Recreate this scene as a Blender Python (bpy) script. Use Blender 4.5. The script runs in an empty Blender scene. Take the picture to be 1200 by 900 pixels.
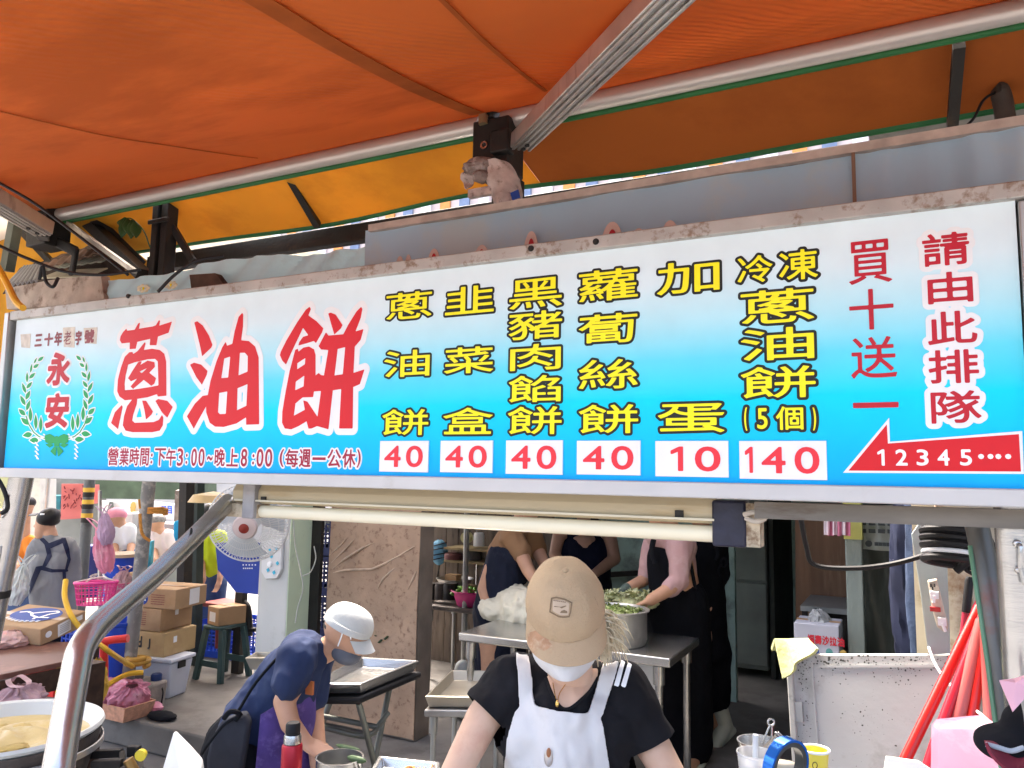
import bpy, bmesh, math, random
import numpy as np
from mathutils import Vector, Matrix
from mathutils.bvhtree import BVHTree
from mathutils import noise as NZ

SC = bpy.context.scene
COL = SC.collection
R_ = math.radians

# ------------------------------------------------------------------ camera, sky, sun, exposure
F = 920.0                                   # focal length in pixels of a 1200 x 900 frame
def _unit(v): return v / np.linalg.norm(v)
_X = -_unit(np.array([(-1205 - 600) / F, -(523 - 450) / F, -1.0]))
_U = _unit(np.array([140 / F, 8150 / F, -1.0]))
_U = _unit(_U - _X * (_U @ _X))
_Y = np.cross(_U, _X)
ROT = np.stack([_X, _Y, _U])                # camera space to world
CAM = np.array([0.0, 0.0, 2.0])
cam_data = bpy.data.cameras.new('camera')
cam_data.sensor_width = 36.0
cam_data.lens = 36.0 * F / 1200.0
cam_data.clip_start = 0.02
cam_data.clip_end = 400.0
cam = bpy.data.objects.new('camera', cam_data)
COL.objects.link(cam)
_m = Matrix.Identity(4)
for i in range(3):
    for j in range(3):
        _m[i][j] = ROT[i][j]
    _m[i][3] = CAM[i]
cam.matrix_world = _m
SC.camera = cam

SUN_EL, SUN_AZ = 62.0, -60.0                # azimuth measured from +Y towards +X: the sun stands behind the stall, to the left
world = bpy.data.worlds.new('World')
SC.world = world
world.use_nodes = True
_nt = world.node_tree
_bg = _nt.nodes['Background']
_sky = _nt.nodes.new('ShaderNodeTexSky')
_sky.sky_type = 'NISHITA'
_sky.sun_disc = False
_sky.sun_elevation = R_(SUN_EL)
_sky.sun_rotation = R_(SUN_AZ)
_sky.dust_density = 8.0
_sky.air_density = 0.8
_sky.ozone_density = 0.4
_nt.links.new(_sky.outputs[0], _bg.inputs[0])
_bg.inputs[1].default_value = 0.15
sun_data = bpy.data.lights.new('sun', 'SUN')
sun_data.energy = 0.9
sun_data.angle = R_(12.0)
sun_data.color = (1.0, 0.95, 0.88)
sun = bpy.data.objects.new('sun', sun_data)
COL.objects.link(sun)
_sd = Vector((math.cos(R_(SUN_EL)) * math.sin(R_(SUN_AZ)), math.cos(R_(SUN_EL)) * math.cos(R_(SUN_AZ)), math.sin(R_(SUN_EL))))
sun.rotation_euler = _sd.to_track_quat('Z', 'Y').to_euler()
SC.view_settings.view_transform = 'Standard'
SC.view_settings.look = 'None'
SC.view_settings.exposure = 3.05
SC.view_settings.gamma = 1.0
SC.render.engine = 'CYCLES'
SC.cycles.max_bounces = 10
SC.cycles.transparent_max_bounces = 12
SC.cycles.use_denoising = True

# ------------------------------------------------------------------ measuring helpers
def ray(px, py):
    return ROT @ np.array([(px - 600) / F, -(py - 450) / F, -1.0])
def P(px, py, d):                            # the point at depth d along the lens axis
    return Vector(CAM + ray(px, py) * d)
def PY(px, py, Y):                           # the point on the upright plane Y
    r = ray(px, py); return Vector(CAM + r * (Y / r[1]))
def PZ(px, py, Z):                           # the point on the level plane Z
    r = ray(px, py); return Vector(CAM + r * ((Z - 2.0) / r[2]))
def V(*a): return Vector(a)
def proj(v):
    c = ROT.T @ (np.array(v) - CAM)
    return 600 + F * c[0] / -c[2], 450 - F * c[1] / -c[2]
VIEW = Vector(ROT @ np.array([0, 0, -1.0]))
RIGHT = Vector(ROT @ np.array([1.0, 0, 0]))
UPV = V(0, 0, 1)

# ------------------------------------------------------------------ materials
MATS = {}
def M(name, c, rough=0.6, metal=0.0, var=0.12, vs=6.0, c2=None, c2amt=0.0, c2s=3.0, c2lo=0.55, bump=0.0, bs=60.0, trans=0.0, alpha=1.0,
      stretch=None, spec=0.35, coat=0.0, sheen=0.0, glass=0.0):
    """Procedural surface: base colour with a broad noise variation, an optional second colour in blotches, and bump."""
    if name in MATS: return MATS[name]
    m = bpy.data.materials.new(name); m.use_nodes = True
    nt = m.node_tree; N = nt.nodes; L = nt.links
    b = N['Principled BSDF']
    b.inputs['Roughness'].default_value = rough
    b.inputs['Metallic'].default_value = metal
    b.inputs['Specular IOR Level'].default_value = spec
    if coat: b.inputs['Coat Weight'].default_value = coat
    if sheen: b.inputs['Sheen Weight'].default_value = sheen
    if glass: b.inputs['Transmission Weight'].default_value = glass
    if alpha < 1: b.inputs['Alpha'].default_value = alpha
    tc = N.new('ShaderNodeTexCoord'); vec = tc.outputs['Object']
    if stretch:
        mp = N.new('ShaderNodeMapping'); mp.inputs['Scale'].default_value = stretch
        L.new(vec, mp.inputs['Vector']); vec = mp.outputs[0]
    n1 = N.new('ShaderNodeTexNoise'); n1.inputs['Scale'].default_value = vs; n1.inputs['Detail'].default_value = 5
    L.new(vec, n1.inputs['Vector'])
    hsv = N.new('ShaderNodeHueSaturation'); hsv.inputs['Color'].default_value = (*c, 1)
    mr = N.new('ShaderNodeMapRange'); mr.inputs['From Min'].default_value = 0.3; mr.inputs['From Max'].default_value = 0.7
    mr.inputs['To Min'].default_value = 1 - var; mr.inputs['To Max'].default_value = 1 + var
    L.new(n1.outputs['Fac'], mr.inputs['Value']); L.new(mr.outputs[0], hsv.inputs['Value'])
    col = hsv.outputs[0]
    if c2 is not None:
        n2 = N.new('ShaderNodeTexNoise'); n2.inputs['Scale'].default_value = c2s; n2.inputs['Detail'].default_value = 7
        n2.inputs['Roughness'].default_value = 0.65
        L.new(vec, n2.inputs['Vector'])
        r2 = N.new('ShaderNodeMapRange'); r2.inputs['From Min'].default_value = c2lo; r2.inputs['From Max'].default_value = c2lo + 0.12
        r2.inputs['To Max'].default_value = c2amt
        L.new(n2.outputs['Fac'], r2.inputs['Value'])
        mx = N.new('ShaderNodeMix'); mx.data_type = 'RGBA'
        L.new(r2.outputs[0], mx.inputs[0]); L.new(col, mx.inputs[6]); mx.inputs[7].default_value = (*c2, 1)
        col = mx.outputs[2]
    L.new(col, b.inputs['Base Color'])
    if bump:
        n3 = N.new('ShaderNodeTexNoise'); n3.inputs['Scale'].default_value = bs; n3.inputs['Detail'].default_value = 4
        L.new(vec, n3.inputs['Vector'])
        bp = N.new('ShaderNodeBump'); bp.inputs['Strength'].default_value = bump; bp.inputs['Distance'].default_value = 0.01
        L.new(n3.outputs['Fac'], bp.inputs['Height']); L.new(bp.outputs[0], b.inputs['Normal'])
    if trans:
        t = N.new('ShaderNodeBsdfTranslucent'); L.new(col, t.inputs['Color'])
        ms = N.new('ShaderNodeMixShader'); ms.inputs[0].default_value = trans
        L.new(b.outputs[0], ms.inputs[1]); L.new(t.outputs[0], ms.inputs[2])
        L.new(ms.outputs[0], N['Material Output'].inputs['Surface'])
    MATS[name] = m
    return m

# ------------------------------------------------------------------ mesh helpers
def basis(axis):
    a = Vector(axis).normalized()
    t = V(0, 0, 1) if abs(a.z) < 0.9 else V(1, 0, 0)
    s = t.cross(a).normalized()
    return s, a.cross(s).normalized(), a

class MB:
    def __init__(s): s.v = []; s.f = []
    def raw(s, vs, fs):
        o = len(s.v); s.v += [Vector(p) for p in vs]; s.f += [tuple(i + o for i in f) for f in fs]; return s
    def box(s, c, size, ax=None):
        """Box centred on c; ax = three axis vectors (default world)."""
        a, b, d = ax if ax else (V(1, 0, 0), V(0, 1, 0), V(0, 0, 1))
        x, y, z = [q / 2 for q in size]; c = Vector(c)
        vs = [c + a * (i * x) + b * (j * y) + d * (k * z) for k in (-1, 1) for j in (-1, 1) for i in (-1, 1)]
        return s.raw(vs, [(0, 2, 3, 1), (4, 5, 7, 6), (0, 1, 5, 4), (2, 6, 7, 3), (0, 4, 6, 2), (1, 3, 7, 5)])
    def span(s, lo, hi):
        lo, hi = Vector(lo), Vector(hi)
        return s.box((lo + hi) / 2, (abs(hi.x - lo.x), abs(hi.y - lo.y), abs(hi.z - lo.z)))
    def bar(s, p, q, w, h, up=None):
        p, q = Vector(p), Vector(q); a = (q - p).normalized()
        u = Vector(up) if up else V(0, 0, 1)
        if abs(a.dot(u)) > 0.95: u = V(0, 1, 0)
        sd = u.cross(a).normalized(); u = a.cross(sd).normalized()
        return s.box((p + q) / 2, ((q - p).length, w, h), (a, sd, u))
    def tube(s, pts, r, n=12, cap=True, sq=1.0):
        """Tube through points; r a number or one per point."""
        pts = [Vector(p) for p in pts]; k = len(pts)
        rs = r if isinstance(r, (list, tuple)) else [r] * k
        o = len(s.v); prev = None
        for i, p in enumerate(pts):
            t = (pts[min(i + 1, k - 1)] - pts[max(i - 1, 0)])
            t = t.normalized() if t.length > 1e-9 else V(0, 0, 1)
            if prev is None: a, b, _ = basis(t)
            else:
                a = (prev - t * prev.dot(t))
                a = a.normalized() if a.length > 1e-6 else basis(t)[0]
                b = t.cross(a)
            prev = a
            for j in range(n):
                w = 2 * math.pi * j / n
                s.v.append(p + a * (math.cos(w) * rs[i]) + b * (math.sin(w) * rs[i] * sq))
        for i in range(k - 1):
            for j in range(n):
                j2 = (j + 1) % n
                s.f.append((o + i * n + j, o + i * n + j2, o + (i + 1) * n + j2, o + (i + 1) * n + j))
        if cap:
            s.f.append(tuple(o + j for j in range(n))[::-1])
            s.f.append(tuple(o + (k - 1) * n + j for j in range(n)))
        return s
    def lathe(s, prof, c, axis=(0, 0, 1), n=28, close=False, caps=True):
        """Turn (radius, height) pairs round an axis through c."""
        a, b, d = basis(axis); c = Vector(c); o = len(s.v); k = len(prof)
        for r, h in prof:
            for j in range(n):
                w = 2 * math.pi * j / n
                s.v.append(c + d * h + a * (math.cos(w) * r) + b * (math.sin(w) * r))
        for i in range(k if close else k - 1):
            i2 = (i + 1) % k
            for j in range(n):
                j2 = (j + 1) % n
                s.f.append((o + i * n + j, o + i * n + j2, o + i2 * n + j2, o + i2 * n + j))
        if caps and not close:
            if prof[0][0] > 1e-4: s.f.append(tuple(o + j for j in range(n))[::-1])
            if prof[-1][0] > 1e-4: s.f.append(tuple(o + (k - 1) * n + j for j in range(n)))
        return s
    def ell(s, c, r, ax=None, nu=18, nv=12, jit=0.0, seed=0):
        """Ellipsoid; jit roughens it into a crumpled lump."""
        c = Vector(c); sv = V(seed * 3.7, seed * 1.3, seed * 2.1)
        a, b, d = ax if ax else (V(1, 0, 0), V(0, 1, 0), V(0, 0, 1))
        o = len(s.v)
        def rad(th, w):
            if not jit: return 1.0
            q = V(math.sin(th) * math.cos(w), math.sin(th) * math.sin(w), math.cos(th))
            r1 = 1 - abs(NZ.noise(q * 1.7 + sv)) * 2; r2 = 1 - abs(NZ.noise(q * 4.3 + sv * 2)) * 2; r3 = 1 - abs(NZ.noise(q * 8.5 + sv)) * 2; r4 = NZ.noise(q * 19 + sv)
            return 1 + jit * (r1 * .5 + r2 * .42 + r3 * .26 + r4 * .14 - .4)
        for i in range(1, nv):
            th = math.pi * i / nv
            for j in range(nu):
                w = 2 * math.pi * j / nu; q = rad(th, w)
                s.v.append(c + a * (math.sin(th) * math.cos(w) * r[0] * q) + b * (math.sin(th) * math.sin(w) * r[1] * q) + d * (math.cos(th) * r[2] * q))
        top = len(s.v); s.v.append(c + d * r[2]); s.v.append(c - d * r[2])
        for i in range(nv - 2):
            for j in range(nu):
                j2 = (j + 1) % nu
                s.f.append((o + i * nu + j, o + (i + 1) * nu + j, o + (i + 1) * nu + j2, o + i * nu + j2))
        for j in range(nu):
            j2 = (j + 1) % nu
            s.f.append((top, o + j, o + j2)); s.f.append((top + 1, o + (nv - 2) * nu + j2, o + (nv - 2) * nu + j))
        return s
    def cone(s, p, r0, q, r1, n=14):
        """Round-ended tapering limb from p to q."""
        p, q = Vector(p), Vector(q); L = (q - p).length
        if L < 1e-6: return s.ell(p, (r0,) * 3, nu=n, nv=8)
        pts, rs = [], []
        a = (q - p) / L
        for i in range(5):
            w = math.pi / 2 * i / 5
            pts.append(p - a * (r0 * math.cos(w))); rs.append(max(r0 * math.sin(w), r0 * 0.08))
        pts.append(p); rs.append(r0); pts.append(q); rs.append(r1)
        for i in range(1, 6):
            w = math.pi / 2 * i / 5
            pts.append(q + a * (r1 * math.sin(w))); rs.append(max(r1 * math.cos(w), r1 * 0.08))
        return s.tube(pts, rs, n)
    def chain(s, pts, rs):
        for i in range(len(pts) - 1): s.cone(pts[i], rs[i], pts[i + 1], rs[i + 1])
        return s
    def sheet(s, fn, nu, nv, t=0.0):
        """Grid surface fn(u, v) for u, v in 0..1; t gives it thickness along its normal."""
        g = [[Vector(fn(i / nu, j / nv)) for i in range(nu + 1)] for j in range(nv + 1)]
        o = len(s.v); W = nu + 1
        for row in g: s.v += row
        for j in range(nv):
            for i in range(nu):
                s.f.append((o + j * W + i, o + j * W + i + 1, o + (j + 1) * W + i + 1, o + (j + 1) * W + i))
        if t:
            o2 = len(s.v)
            for j in range(nv + 1):
                for i in range(nu + 1):
                    du = g[j][min(i + 1, nu)] - g[j][max(i - 1, 0)]; dv = g[min(j + 1, nv)][i] - g[max(j - 1, 0)][i]
                    nn = du.cross(dv); nn = nn.normalized() if nn.length > 1e-12 else V(0, 0, 1)
                    s.v.append(g[j][i] - nn * t)
            for j in range(nv):
                for i in range(nu):
                    s.f.append((o2 + j * W + i, o2 + (j + 1) * W + i, o2 + (j + 1) * W + i + 1, o2 + j * W + i + 1))
            rim = [(0, i) for i in range(nu)] + [(j, nu) for j in range(nv)] + [(nv, i) for i in range(nu, 0, -1)] + [(j, 0) for j in range(nv, 0, -1)]
            for k in range(len(rim)):
                (j1, i1), (j2, i2) = rim[k], rim[(k + 1) % len(rim)]
                s.f.append((o + j1 * W + i1, o2 + j1 * W + i1, o2 + j2 * W + i2, o + j2 * W + i2))
        return s
    def prism(s, poly, d):
        """Flat polygon of 3D points pushed along vector d."""
        d = Vector(d); k = len(poly); o = len(s.v)
        s.v += [Vector(p) for p in poly] + [Vector(p) + d for p in poly]
        s.f.append(tuple(o + i for i in range(k))[::-1]); s.f.append(tuple(o + k + i for i in range(k)))
        for i in range(k):
            j = (i + 1) % k; s.f.append((o + i, o + j, o + k + j, o + k + i))
        return s
    def build(s, name, mat, parent=None, label=None, bevel=0.0, smooth=40, remesh=0.0, smo=0, wr=None, weld=0.0, kind=None):
        me = bpy.data.meshes.new(name)
        off = parent_loc(parent) if parent else V(0, 0, 0)
        me.from_pydata([tuple(p - off) for p in s.v], [], s.f)
        me.validate(); me.update()
        bm = bmesh.new(); bm.from_mesh(me)
        if weld: bmesh.ops.remove_doubles(bm, verts=bm.verts, dist=weld)
        bmesh.ops.recalc_face_normals(bm, faces=bm.faces); bm.to_mesh(me); bm.free()
        o = bpy.data.objects.new(name, me); COL.objects.link(o)
        if parent:
            o.parent = parent
        if remesh:
            md = o.modifiers.new('r', 'REMESH'); md.mode = 'VOXEL'; md.voxel_size = remesh; md.use_smooth_shade = True
            if smo:
                ms = o.modifiers.new('s', 'SMOOTH'); ms.iterations = smo; ms.factor = 0.5
            dg = bpy.context.evaluated_depsgraph_get()
            nm = bpy.data.meshes.new_from_object(o.evaluated_get(dg), depsgraph=dg)
            o.modifiers.clear(); o.data = nm; bpy.data.meshes.remove(me); me = nm; me.name = name
            me.materials.clear()
        if wr:
            amp, sc_ = wr; n_ = len(me.vertices); nor = [v.normal.copy() for v in me.vertices]
            for i, v in enumerate(me.vertices):
                q = v.co * sc_; q = V(q.x, q.y, q.z * .55) + V(.6, .2, 0) * NZ.noise(v.co * 4)
                f = (1 - abs(NZ.noise(q)) * 2.6) * .6 + (1 - abs(NZ.noise(q * 2.3 + V(7, 3, 1))) * 2.6) * .35 - .35
                v.co += nor[i] * (amp * f)
            me.update()
        me.materials.append(mat)
        if smooth:
            me.polygons.foreach_set('use_smooth', [True] * len(me.polygons))
            if not remesh: me.set_sharp_from_angle(angle=R_(smooth))
        if bevel:
            bv = o.modifiers.new('b', 'BEVEL'); bv.width = bevel; bv.segments = 2; bv.limit_method = 'ANGLE'
        if label: o['label'] = label
        if kind: o['kind'] = kind
        return o

def cut(o, p, n, r, c=None):
    """Trim a sleeve straight at its hem: everything past the plane (p, n) within r of p goes."""
    off = parent_loc(o); p = Vector(p) - off; n = Vector(n).normalized(); c = Vector(c) - off if c is not None else p
    bm = bmesh.new(); bm.from_mesh(o.data)
    vs = {v for v in bm.verts if (v.co - c).length < r}
    es = [e for e in bm.edges if e.verts[0] in vs and e.verts[1] in vs]; fs = [f for f in bm.faces if all(v in vs for v in f.verts)]
    bmesh.ops.bisect_plane(bm, geom=list(vs) + es + fs, plane_co=p, plane_no=n, clear_outer=True)
    bm.to_mesh(o.data); bm.free()
def flakes(mb, c, spread, n, size, seed=0, thin=.16):
    """Loose heap of thin curled leaf scraps."""
    rnd = random.Random(seed); c = Vector(c)
    for k in range(n):
        while True:
            q = V(rnd.uniform(-1, 1), rnd.uniform(-1, 1), rnd.uniform(0, 1))
            if q.length < 1: break
        p = c + V(q.x * spread[0], q.y * spread[1], q.z * spread[2]); a = V(rnd.uniform(-1, 1), rnd.uniform(-1, 1), rnd.uniform(-.6, .6)); s_, t_, d_ = basis(a)
        L_ = size * rnd.uniform(.5, 1.3); w_ = L_ * rnd.uniform(.35, .8); b_ = rnd.uniform(-.5, .5)
        mb.sheet(lambda u, v: p + d_ * (L_ * (u - .5)) + s_ * (w_ * (v - .5) * math.sin(math.pi * (.12 + .76 * u))) + t_ * (b_ * L_ * ((u - .5) ** 2 * 2 + (v - .5) ** 2) + .1 * L_ * math.sin(u * 9 + v * 5)), 4, 3)
def parent_loc(o):
    l = V(0, 0, 0)
    while o is not None:
        l = l + o.location; o = o.parent
    return l
def thing(name, label, cat, loc, group=None):
    o = bpy.data.objects.new(name, None); COL.objects.link(o)
    o.location = loc; o['label'] = label; o['category'] = cat; o.empty_display_size = 0.1
    if group: o['group'] = group
    return o
def tag(o, label, cat, group=None):
    o['label'] = label; o['category'] = cat
    if group: o['group'] = group
    return o
def struct(o): o['kind'] = 'structure'; return o
def dup(root, loc, label, group=None):
    r = root.copy(); COL.objects.link(r); r.location = loc; r['label'] = label
    if group: r['group'] = group
    for ch in list(root.children):
        c = ch.copy(); COL.objects.link(c); c.parent = r
        for g in list(ch.children):
            d = g.copy(); COL.objects.link(d); d.parent = c
    return r
def bvh_of(objs):
    vs, fs = [], []
    for o in objs:
        off = parent_loc(o); k = len(vs)
        vs += [v.co + off for v in o.data.vertices]; fs += [tuple(i + k for i in p.vertices) for p in o.data.polygons]
    return BVHTree.FromPolygons(vs, fs)
def lerp(a, b, t): return a + (b - a) * t
def bez(pts, n=8):
    """Smooth curve through points (Catmull-Rom)."""
    pts = [Vector(p) for p in pts]; out = []
    q = [pts[0] * 2 - pts[1]] + pts + [pts[-1] * 2 - pts[-2]]
    for i in range(1, len(q) - 2):
        for k in range(n):
            t = k / n
            out.append(0.5 * ((2 * q[i]) + (q[i + 1] - q[i - 1]) * t + (2 * q[i - 1] - 5 * q[i] + 4 * q[i + 1] - q[i + 2]) * t * t + (3 * q[i] - q[i - 1] - 3 * q[i + 1] + q[i + 2]) * t ** 3))
    out.append(pts[-1]); return out

# ------------------------------------------------------------------ flat shapes: outlines to clean meshes through a distance field
def area(p):
    p = np.asarray(p, float); x, y = p[:, 0], p[:, 1]
    return 0.5 * np.sum(x * np.roll(y, -1) - y * np.roll(x, -1))
def outer(p): p = np.asarray(p, float); return p if area(p) > 0 else p[::-1]
def hole(p): p = np.asarray(p, float); return p if area(p) < 0 else p[::-1]
def field(polys, h, band):
    allp = np.concatenate(polys)
    lo = allp.min(0) - band - 2 * h; hi = allp.max(0) + band + 2 * h
    nx = int((hi[0] - lo[0]) / h) + 2; ny = int((hi[1] - lo[1]) / h) + 2
    xs = lo[0] + h * np.arange(nx); ys = lo[1] + h * np.arange(ny)
    D = np.full((ny, nx), band + 2 * h); Wn = np.zeros((ny, nx), int)
    for p in polys:
        q = np.roll(p, -1, 0)
        for (x0, y0), (x1, y1) in zip(p, q):
            b = band + 2 * h
            i0 = max(int((min(x0, x1) - b - lo[0]) / h), 0); i1 = min(int((max(x0, x1) + b - lo[0]) / h) + 2, nx)
            j0 = max(int((min(y0, y1) - b - lo[1]) / h), 0); j1 = min(int((max(y0, y1) + b - lo[1]) / h) + 2, ny)
            gx = xs[None, i0:i1]; gy = ys[j0:j1, None]
            dx, dy = x1 - x0, y1 - y0; l2 = dx * dx + dy * dy
            if l2 > 0:
                t = np.clip(((gx - x0) * dx + (gy - y0) * dy) / l2, 0, 1)
                d = np.hypot(gx - x0 - t * dx, gy - y0 - t * dy)
                D[j0:j1, i0:i1] = np.minimum(D[j0:j1, i0:i1], d)
            if y0 != y1:
                ja = int(math.ceil((min(y0, y1) - lo[1]) / h)); jb = int(math.ceil((max(y0, y1) - lo[1]) / h))
                for j in range(ja, jb):
                    xc = x0 + (ys[j] - y0) / dy * dx
                    k = int(math.ceil((xc - lo[0]) / h))
                    Wn[j, :k] += 1 if dy > 0 else -1
    return np.where(Wn != 0, -D, D), xs, ys
def contour_fill(fld, level, merge=True):
    D, xs, ys = fld; D = D - level
    vs, fs = [], []
    ins = D < 0
    ny, nx = D.shape
    full = ins[:-1, :-1] & ins[1:, :-1] & ins[:-1, 1:] & ins[1:, 1:]
    any_ = ins[:-1, :-1] | ins[1:, :-1] | ins[:-1, 1:] | ins[1:, 1:]
    for j in range(ny - 1):
        row = np.nonzero(any_[j])[0]; k = 0
        while k < len(row):
            i = row[k]
            if full[j, i]:
                i2 = i
                while merge and i2 + 1 < nx - 1 and full[j, i2 + 1]: i2 += 1; k += 1
                b = len(vs); vs += [(xs[i], ys[j]), (xs[i2 + 1], ys[j]), (xs[i2 + 1], ys[j + 1]), (xs[i], ys[j + 1])]; fs.append((b, b + 1, b + 2, b + 3))
            else:
                c = [(i, j), (i + 1, j), (i + 1, j + 1), (i, j + 1)]; poly = []
                for a in range(4):
                    (ia, ja), (ib, jb) = c[a], c[(a + 1) % 4]; da, db = D[ja, ia], D[jb, ib]
                    if da < 0: poly.append((xs[ia], ys[ja]))
                    if (da < 0) != (db < 0):
                        t = da / (da - db); poly.append((xs[ia] + t * (xs[ib] - xs[ia]), ys[ja] + t * (ys[jb] - ys[ja])))
                if len(poly) >= 3:
                    b = len(vs); vs += poly; fs.append(tuple(range(b, b + len(poly))))
            k += 1
    return vs, fs
_gc = {}
def glyphs(text):
    """Outline polygons of a line of lettering in the built-in font, in em units."""
    if text in _gc: return _gc[text]
    if text == '1':
        _gc[text] = [outer([(.16, 0), (.25, 0), (.25, .72), (.18, .72), (.0, .60), (.0, .52), (.03, .52), (.16, .60)])]; return _gc[text]
    c = bpy.data.curves.new('lettering', 'FONT'); c.body = text; c.size = 1.0
    o = bpy.data.objects.new('lettering', c); COL.objects.link(o)
    dg = bpy.context.evaluated_depsgraph_get()
    cu = o.evaluated_get(dg).to_curve(dg)
    out = []
    for sp in cu.splines:
        if sp.type == 'BEZIER':
            bp = sp.bezier_points; pts = []; n = len(bp)
            for i in range(n):
                a, b = bp[i], bp[(i + 1) % n]
                p0, p1, p2, p3 = [np.array(q[:2]) for q in (a.co, a.handle_right, b.handle_left, b.co)]
                lin = abs(np.cross(p1 - p0, p3 - p0)) < 1e-7 and abs(np.cross(p2 - p0, p3 - p0)) < 1e-7
                for t in ([0.0] if lin else [0, .2, .4, .6, .8]):
                    pts.append((1 - t) ** 3 * p0 + 3 * (1 - t) ** 2 * t * p1 + 3 * (1 - t) * t * t * p2 + t ** 3 * p3)
        else: pts = [np.array(q.co[:2]) for q in sp.points]
        out.append(np.array(pts))
    bpy.data.objects.remove(o); bpy.data.curves.remove(c)
    big = max(out, key=lambda p: abs(area(p)))
    if area(big) < 0: out = [p[::-1] for p in out]
    _gc[text] = out
    return out
def fit(polys, x0, y0, x1, y1):
    a = np.concatenate(polys); lo, hi = a.min(0), a.max(0); w = np.maximum(hi - lo, 1e-6)
    return [(p - lo) / w * np.array([x1 - x0, y1 - y0]) + np.array([x0, y0]) for p in polys]
def flat(mb, polys, level, h, place, band=None):
    """Fill the outlines grown by level; place(x, y) puts a flat point into the world."""
    v, f = contour_fill(field(polys, h, band if band else max(abs(level) * 1.3, h * 2)), level)
    mb.raw([place(x, y) for x, y in v], f); return mb
def drape(mb, poly_px, tree, off, h=3.0, fallback=None, level=0.0, thick=0.0):
    """A cloth panel whose outline was measured on the photo, laid on a real body surface (off metres above it)."""
    polys = [outer(p) for p in (poly_px if isinstance(poly_px[0][0], (list, tuple, np.ndarray)) else [poly_px])]
    v, f = contour_fill(field(polys, h, abs(level) + h * 2), level, False)
    o = Vector(CAM); pts = []
    for x, y in v:
        d = Vector(ray(x, y)); dn = d.normalized()
        hit = tree.ray_cast(o, dn)
        if hit[0] is None: pts.append(o + d * fallback if fallback else None)
        else: pts.append(hit[0] - dn * off)
    good = [q for q in f if all(pts[i] is not None for i in q)]
    pts = [p if p is not None else V(0, 0, 0) for p in pts]
    used = sorted({i for q in good for i in q}); mp = {i: k for k, i in enumerate(used)}
    mb.raw([pts[i] for i in used], [tuple(mp[i] for i in q) for q in good]); return mb
# ------------------------------------------------------------------ common materials
steel = M('brushed_steel', (.48, .48, .465), .27, .9, .1, 3, (.35, .33, .30), .35, 2.5, bump=.05, bs=30, stretch=(1, 1, 8))
steel_dull = M('dull_steel', (.48, .48, .46), .42, .75, .15, 5, (.28, .26, .23), .5, 4, bump=.06, bs=40)
alu = M('frame_aluminium', (.44, .42, .385), .5, .4, .14, 10, (.19, .11, .055), .75, 30, .54, bump=.08, bs=90)
black_iron = M('black_iron', (.022, .02, .018), .55, .2, .3, 8, (.09, .045, .02), .5, 9, .6, bump=.15, bs=60)
dark_plastic = M('black_plastic', (.010, .010, .011), .5, 0, .2, spec=.25)
white_metal = M('white_paint', (.74, .74, .71), .45, 0, .05, 5, (.35, .3, .22), .5, 9, .62, bump=.04)
card = M('cardboard', (.42, .27, .145), .8, 0, .08, 3, (.33, .2, .1), .4, 5, bump=.06, bs=120)
card_tan = M('pale_cardboard', (.52, .36, .17), .8, 0, .08, 3, (.4, .26, .12), .4, 5, bump=.06, bs=120)
concrete = M('worn_concrete', (.155, .145, .132), .85, 0, .25, 2.2, (.10, .09, .08), .75, 3.2, .52, bump=.35, bs=22)
road_mat = M('asphalt', (.16, .155, .15), .9, 0, .2, 5, (.09, .088, .085), .6, 20, bump=.4, bs=120)
paper = M('white_paper', (.78, .78, .77), .7, 0, .03, 10)
skin_a = M('skin_light', (.62, .41, .29), .5, 0, .08, 14, (.54, .29, .20), .5, 8, bump=.05, bs=160)
skin_b = M('skin_tan', (.52, .29, .18), .5, 0, .08, 14, (.42, .2, .12), .4, 9, bump=.05, bs=160)
skin_c = M('skin_brown', (.40, .23, .15), .5, 0, .08, 14, bump=.05, bs=160)
navy_cloth = M('navy_cloth', (.018, .03, .085), .85, 0, .3, 9, bump=.25, bs=40, sheen=.2)
black_cloth = M('black_cloth', (.009, .010, .013), .9, 0, .35, 9, bump=.25, bs=45, spec=.12)
blue_plastic = M('blue_plastic', (.012, .06, .44), .4, 0, .15, 4, (.1, .12, .25), .3, 12, .6)
dkblue_plastic = M('dark_blue_plastic', (.012, .022, .10), .45, 0, .15)
pink_film = M('pink_plastic_film', (.80, .33, .45), .35, 0, .12, 14, (.85, .55, .62), .7, 10, bump=.5, bs=30, trans=.25)
hot_pink = M('hot_pink_plastic', (.72, .06, .27), .4, 0, .12)
red_paint = M('red_plastic', (.66, .035, .03), .33, 0, .1, 5, (.45, .03, .03), .4, 9)
ink_dark = M('dark_ink', (.03, .03, .03), .7, 0, .1)
ink_blue = M('blue_ink', (.015, .06, .30), .6, 0, .08)
wood_dark = M('dark_table_wood', (.05, .026, .016), .5, 0, .3, 3, (.1, .055, .035), .5, 4, bump=.15, bs=30, stretch=(1, 6, 6))

# ------------------------------------------------------------------ ground
mb = MB(); mb.span((-60, -30, -.6), (30, 90, 0)); struct(mb.build('road', road_mat, smooth=0))
PLZ = 0.2
mb = MB(); mb.span((-14, 3.98, 0.004), (6, 10.5, PLZ)); struct(mb.build('pavement', concrete, bevel=.015))

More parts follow.
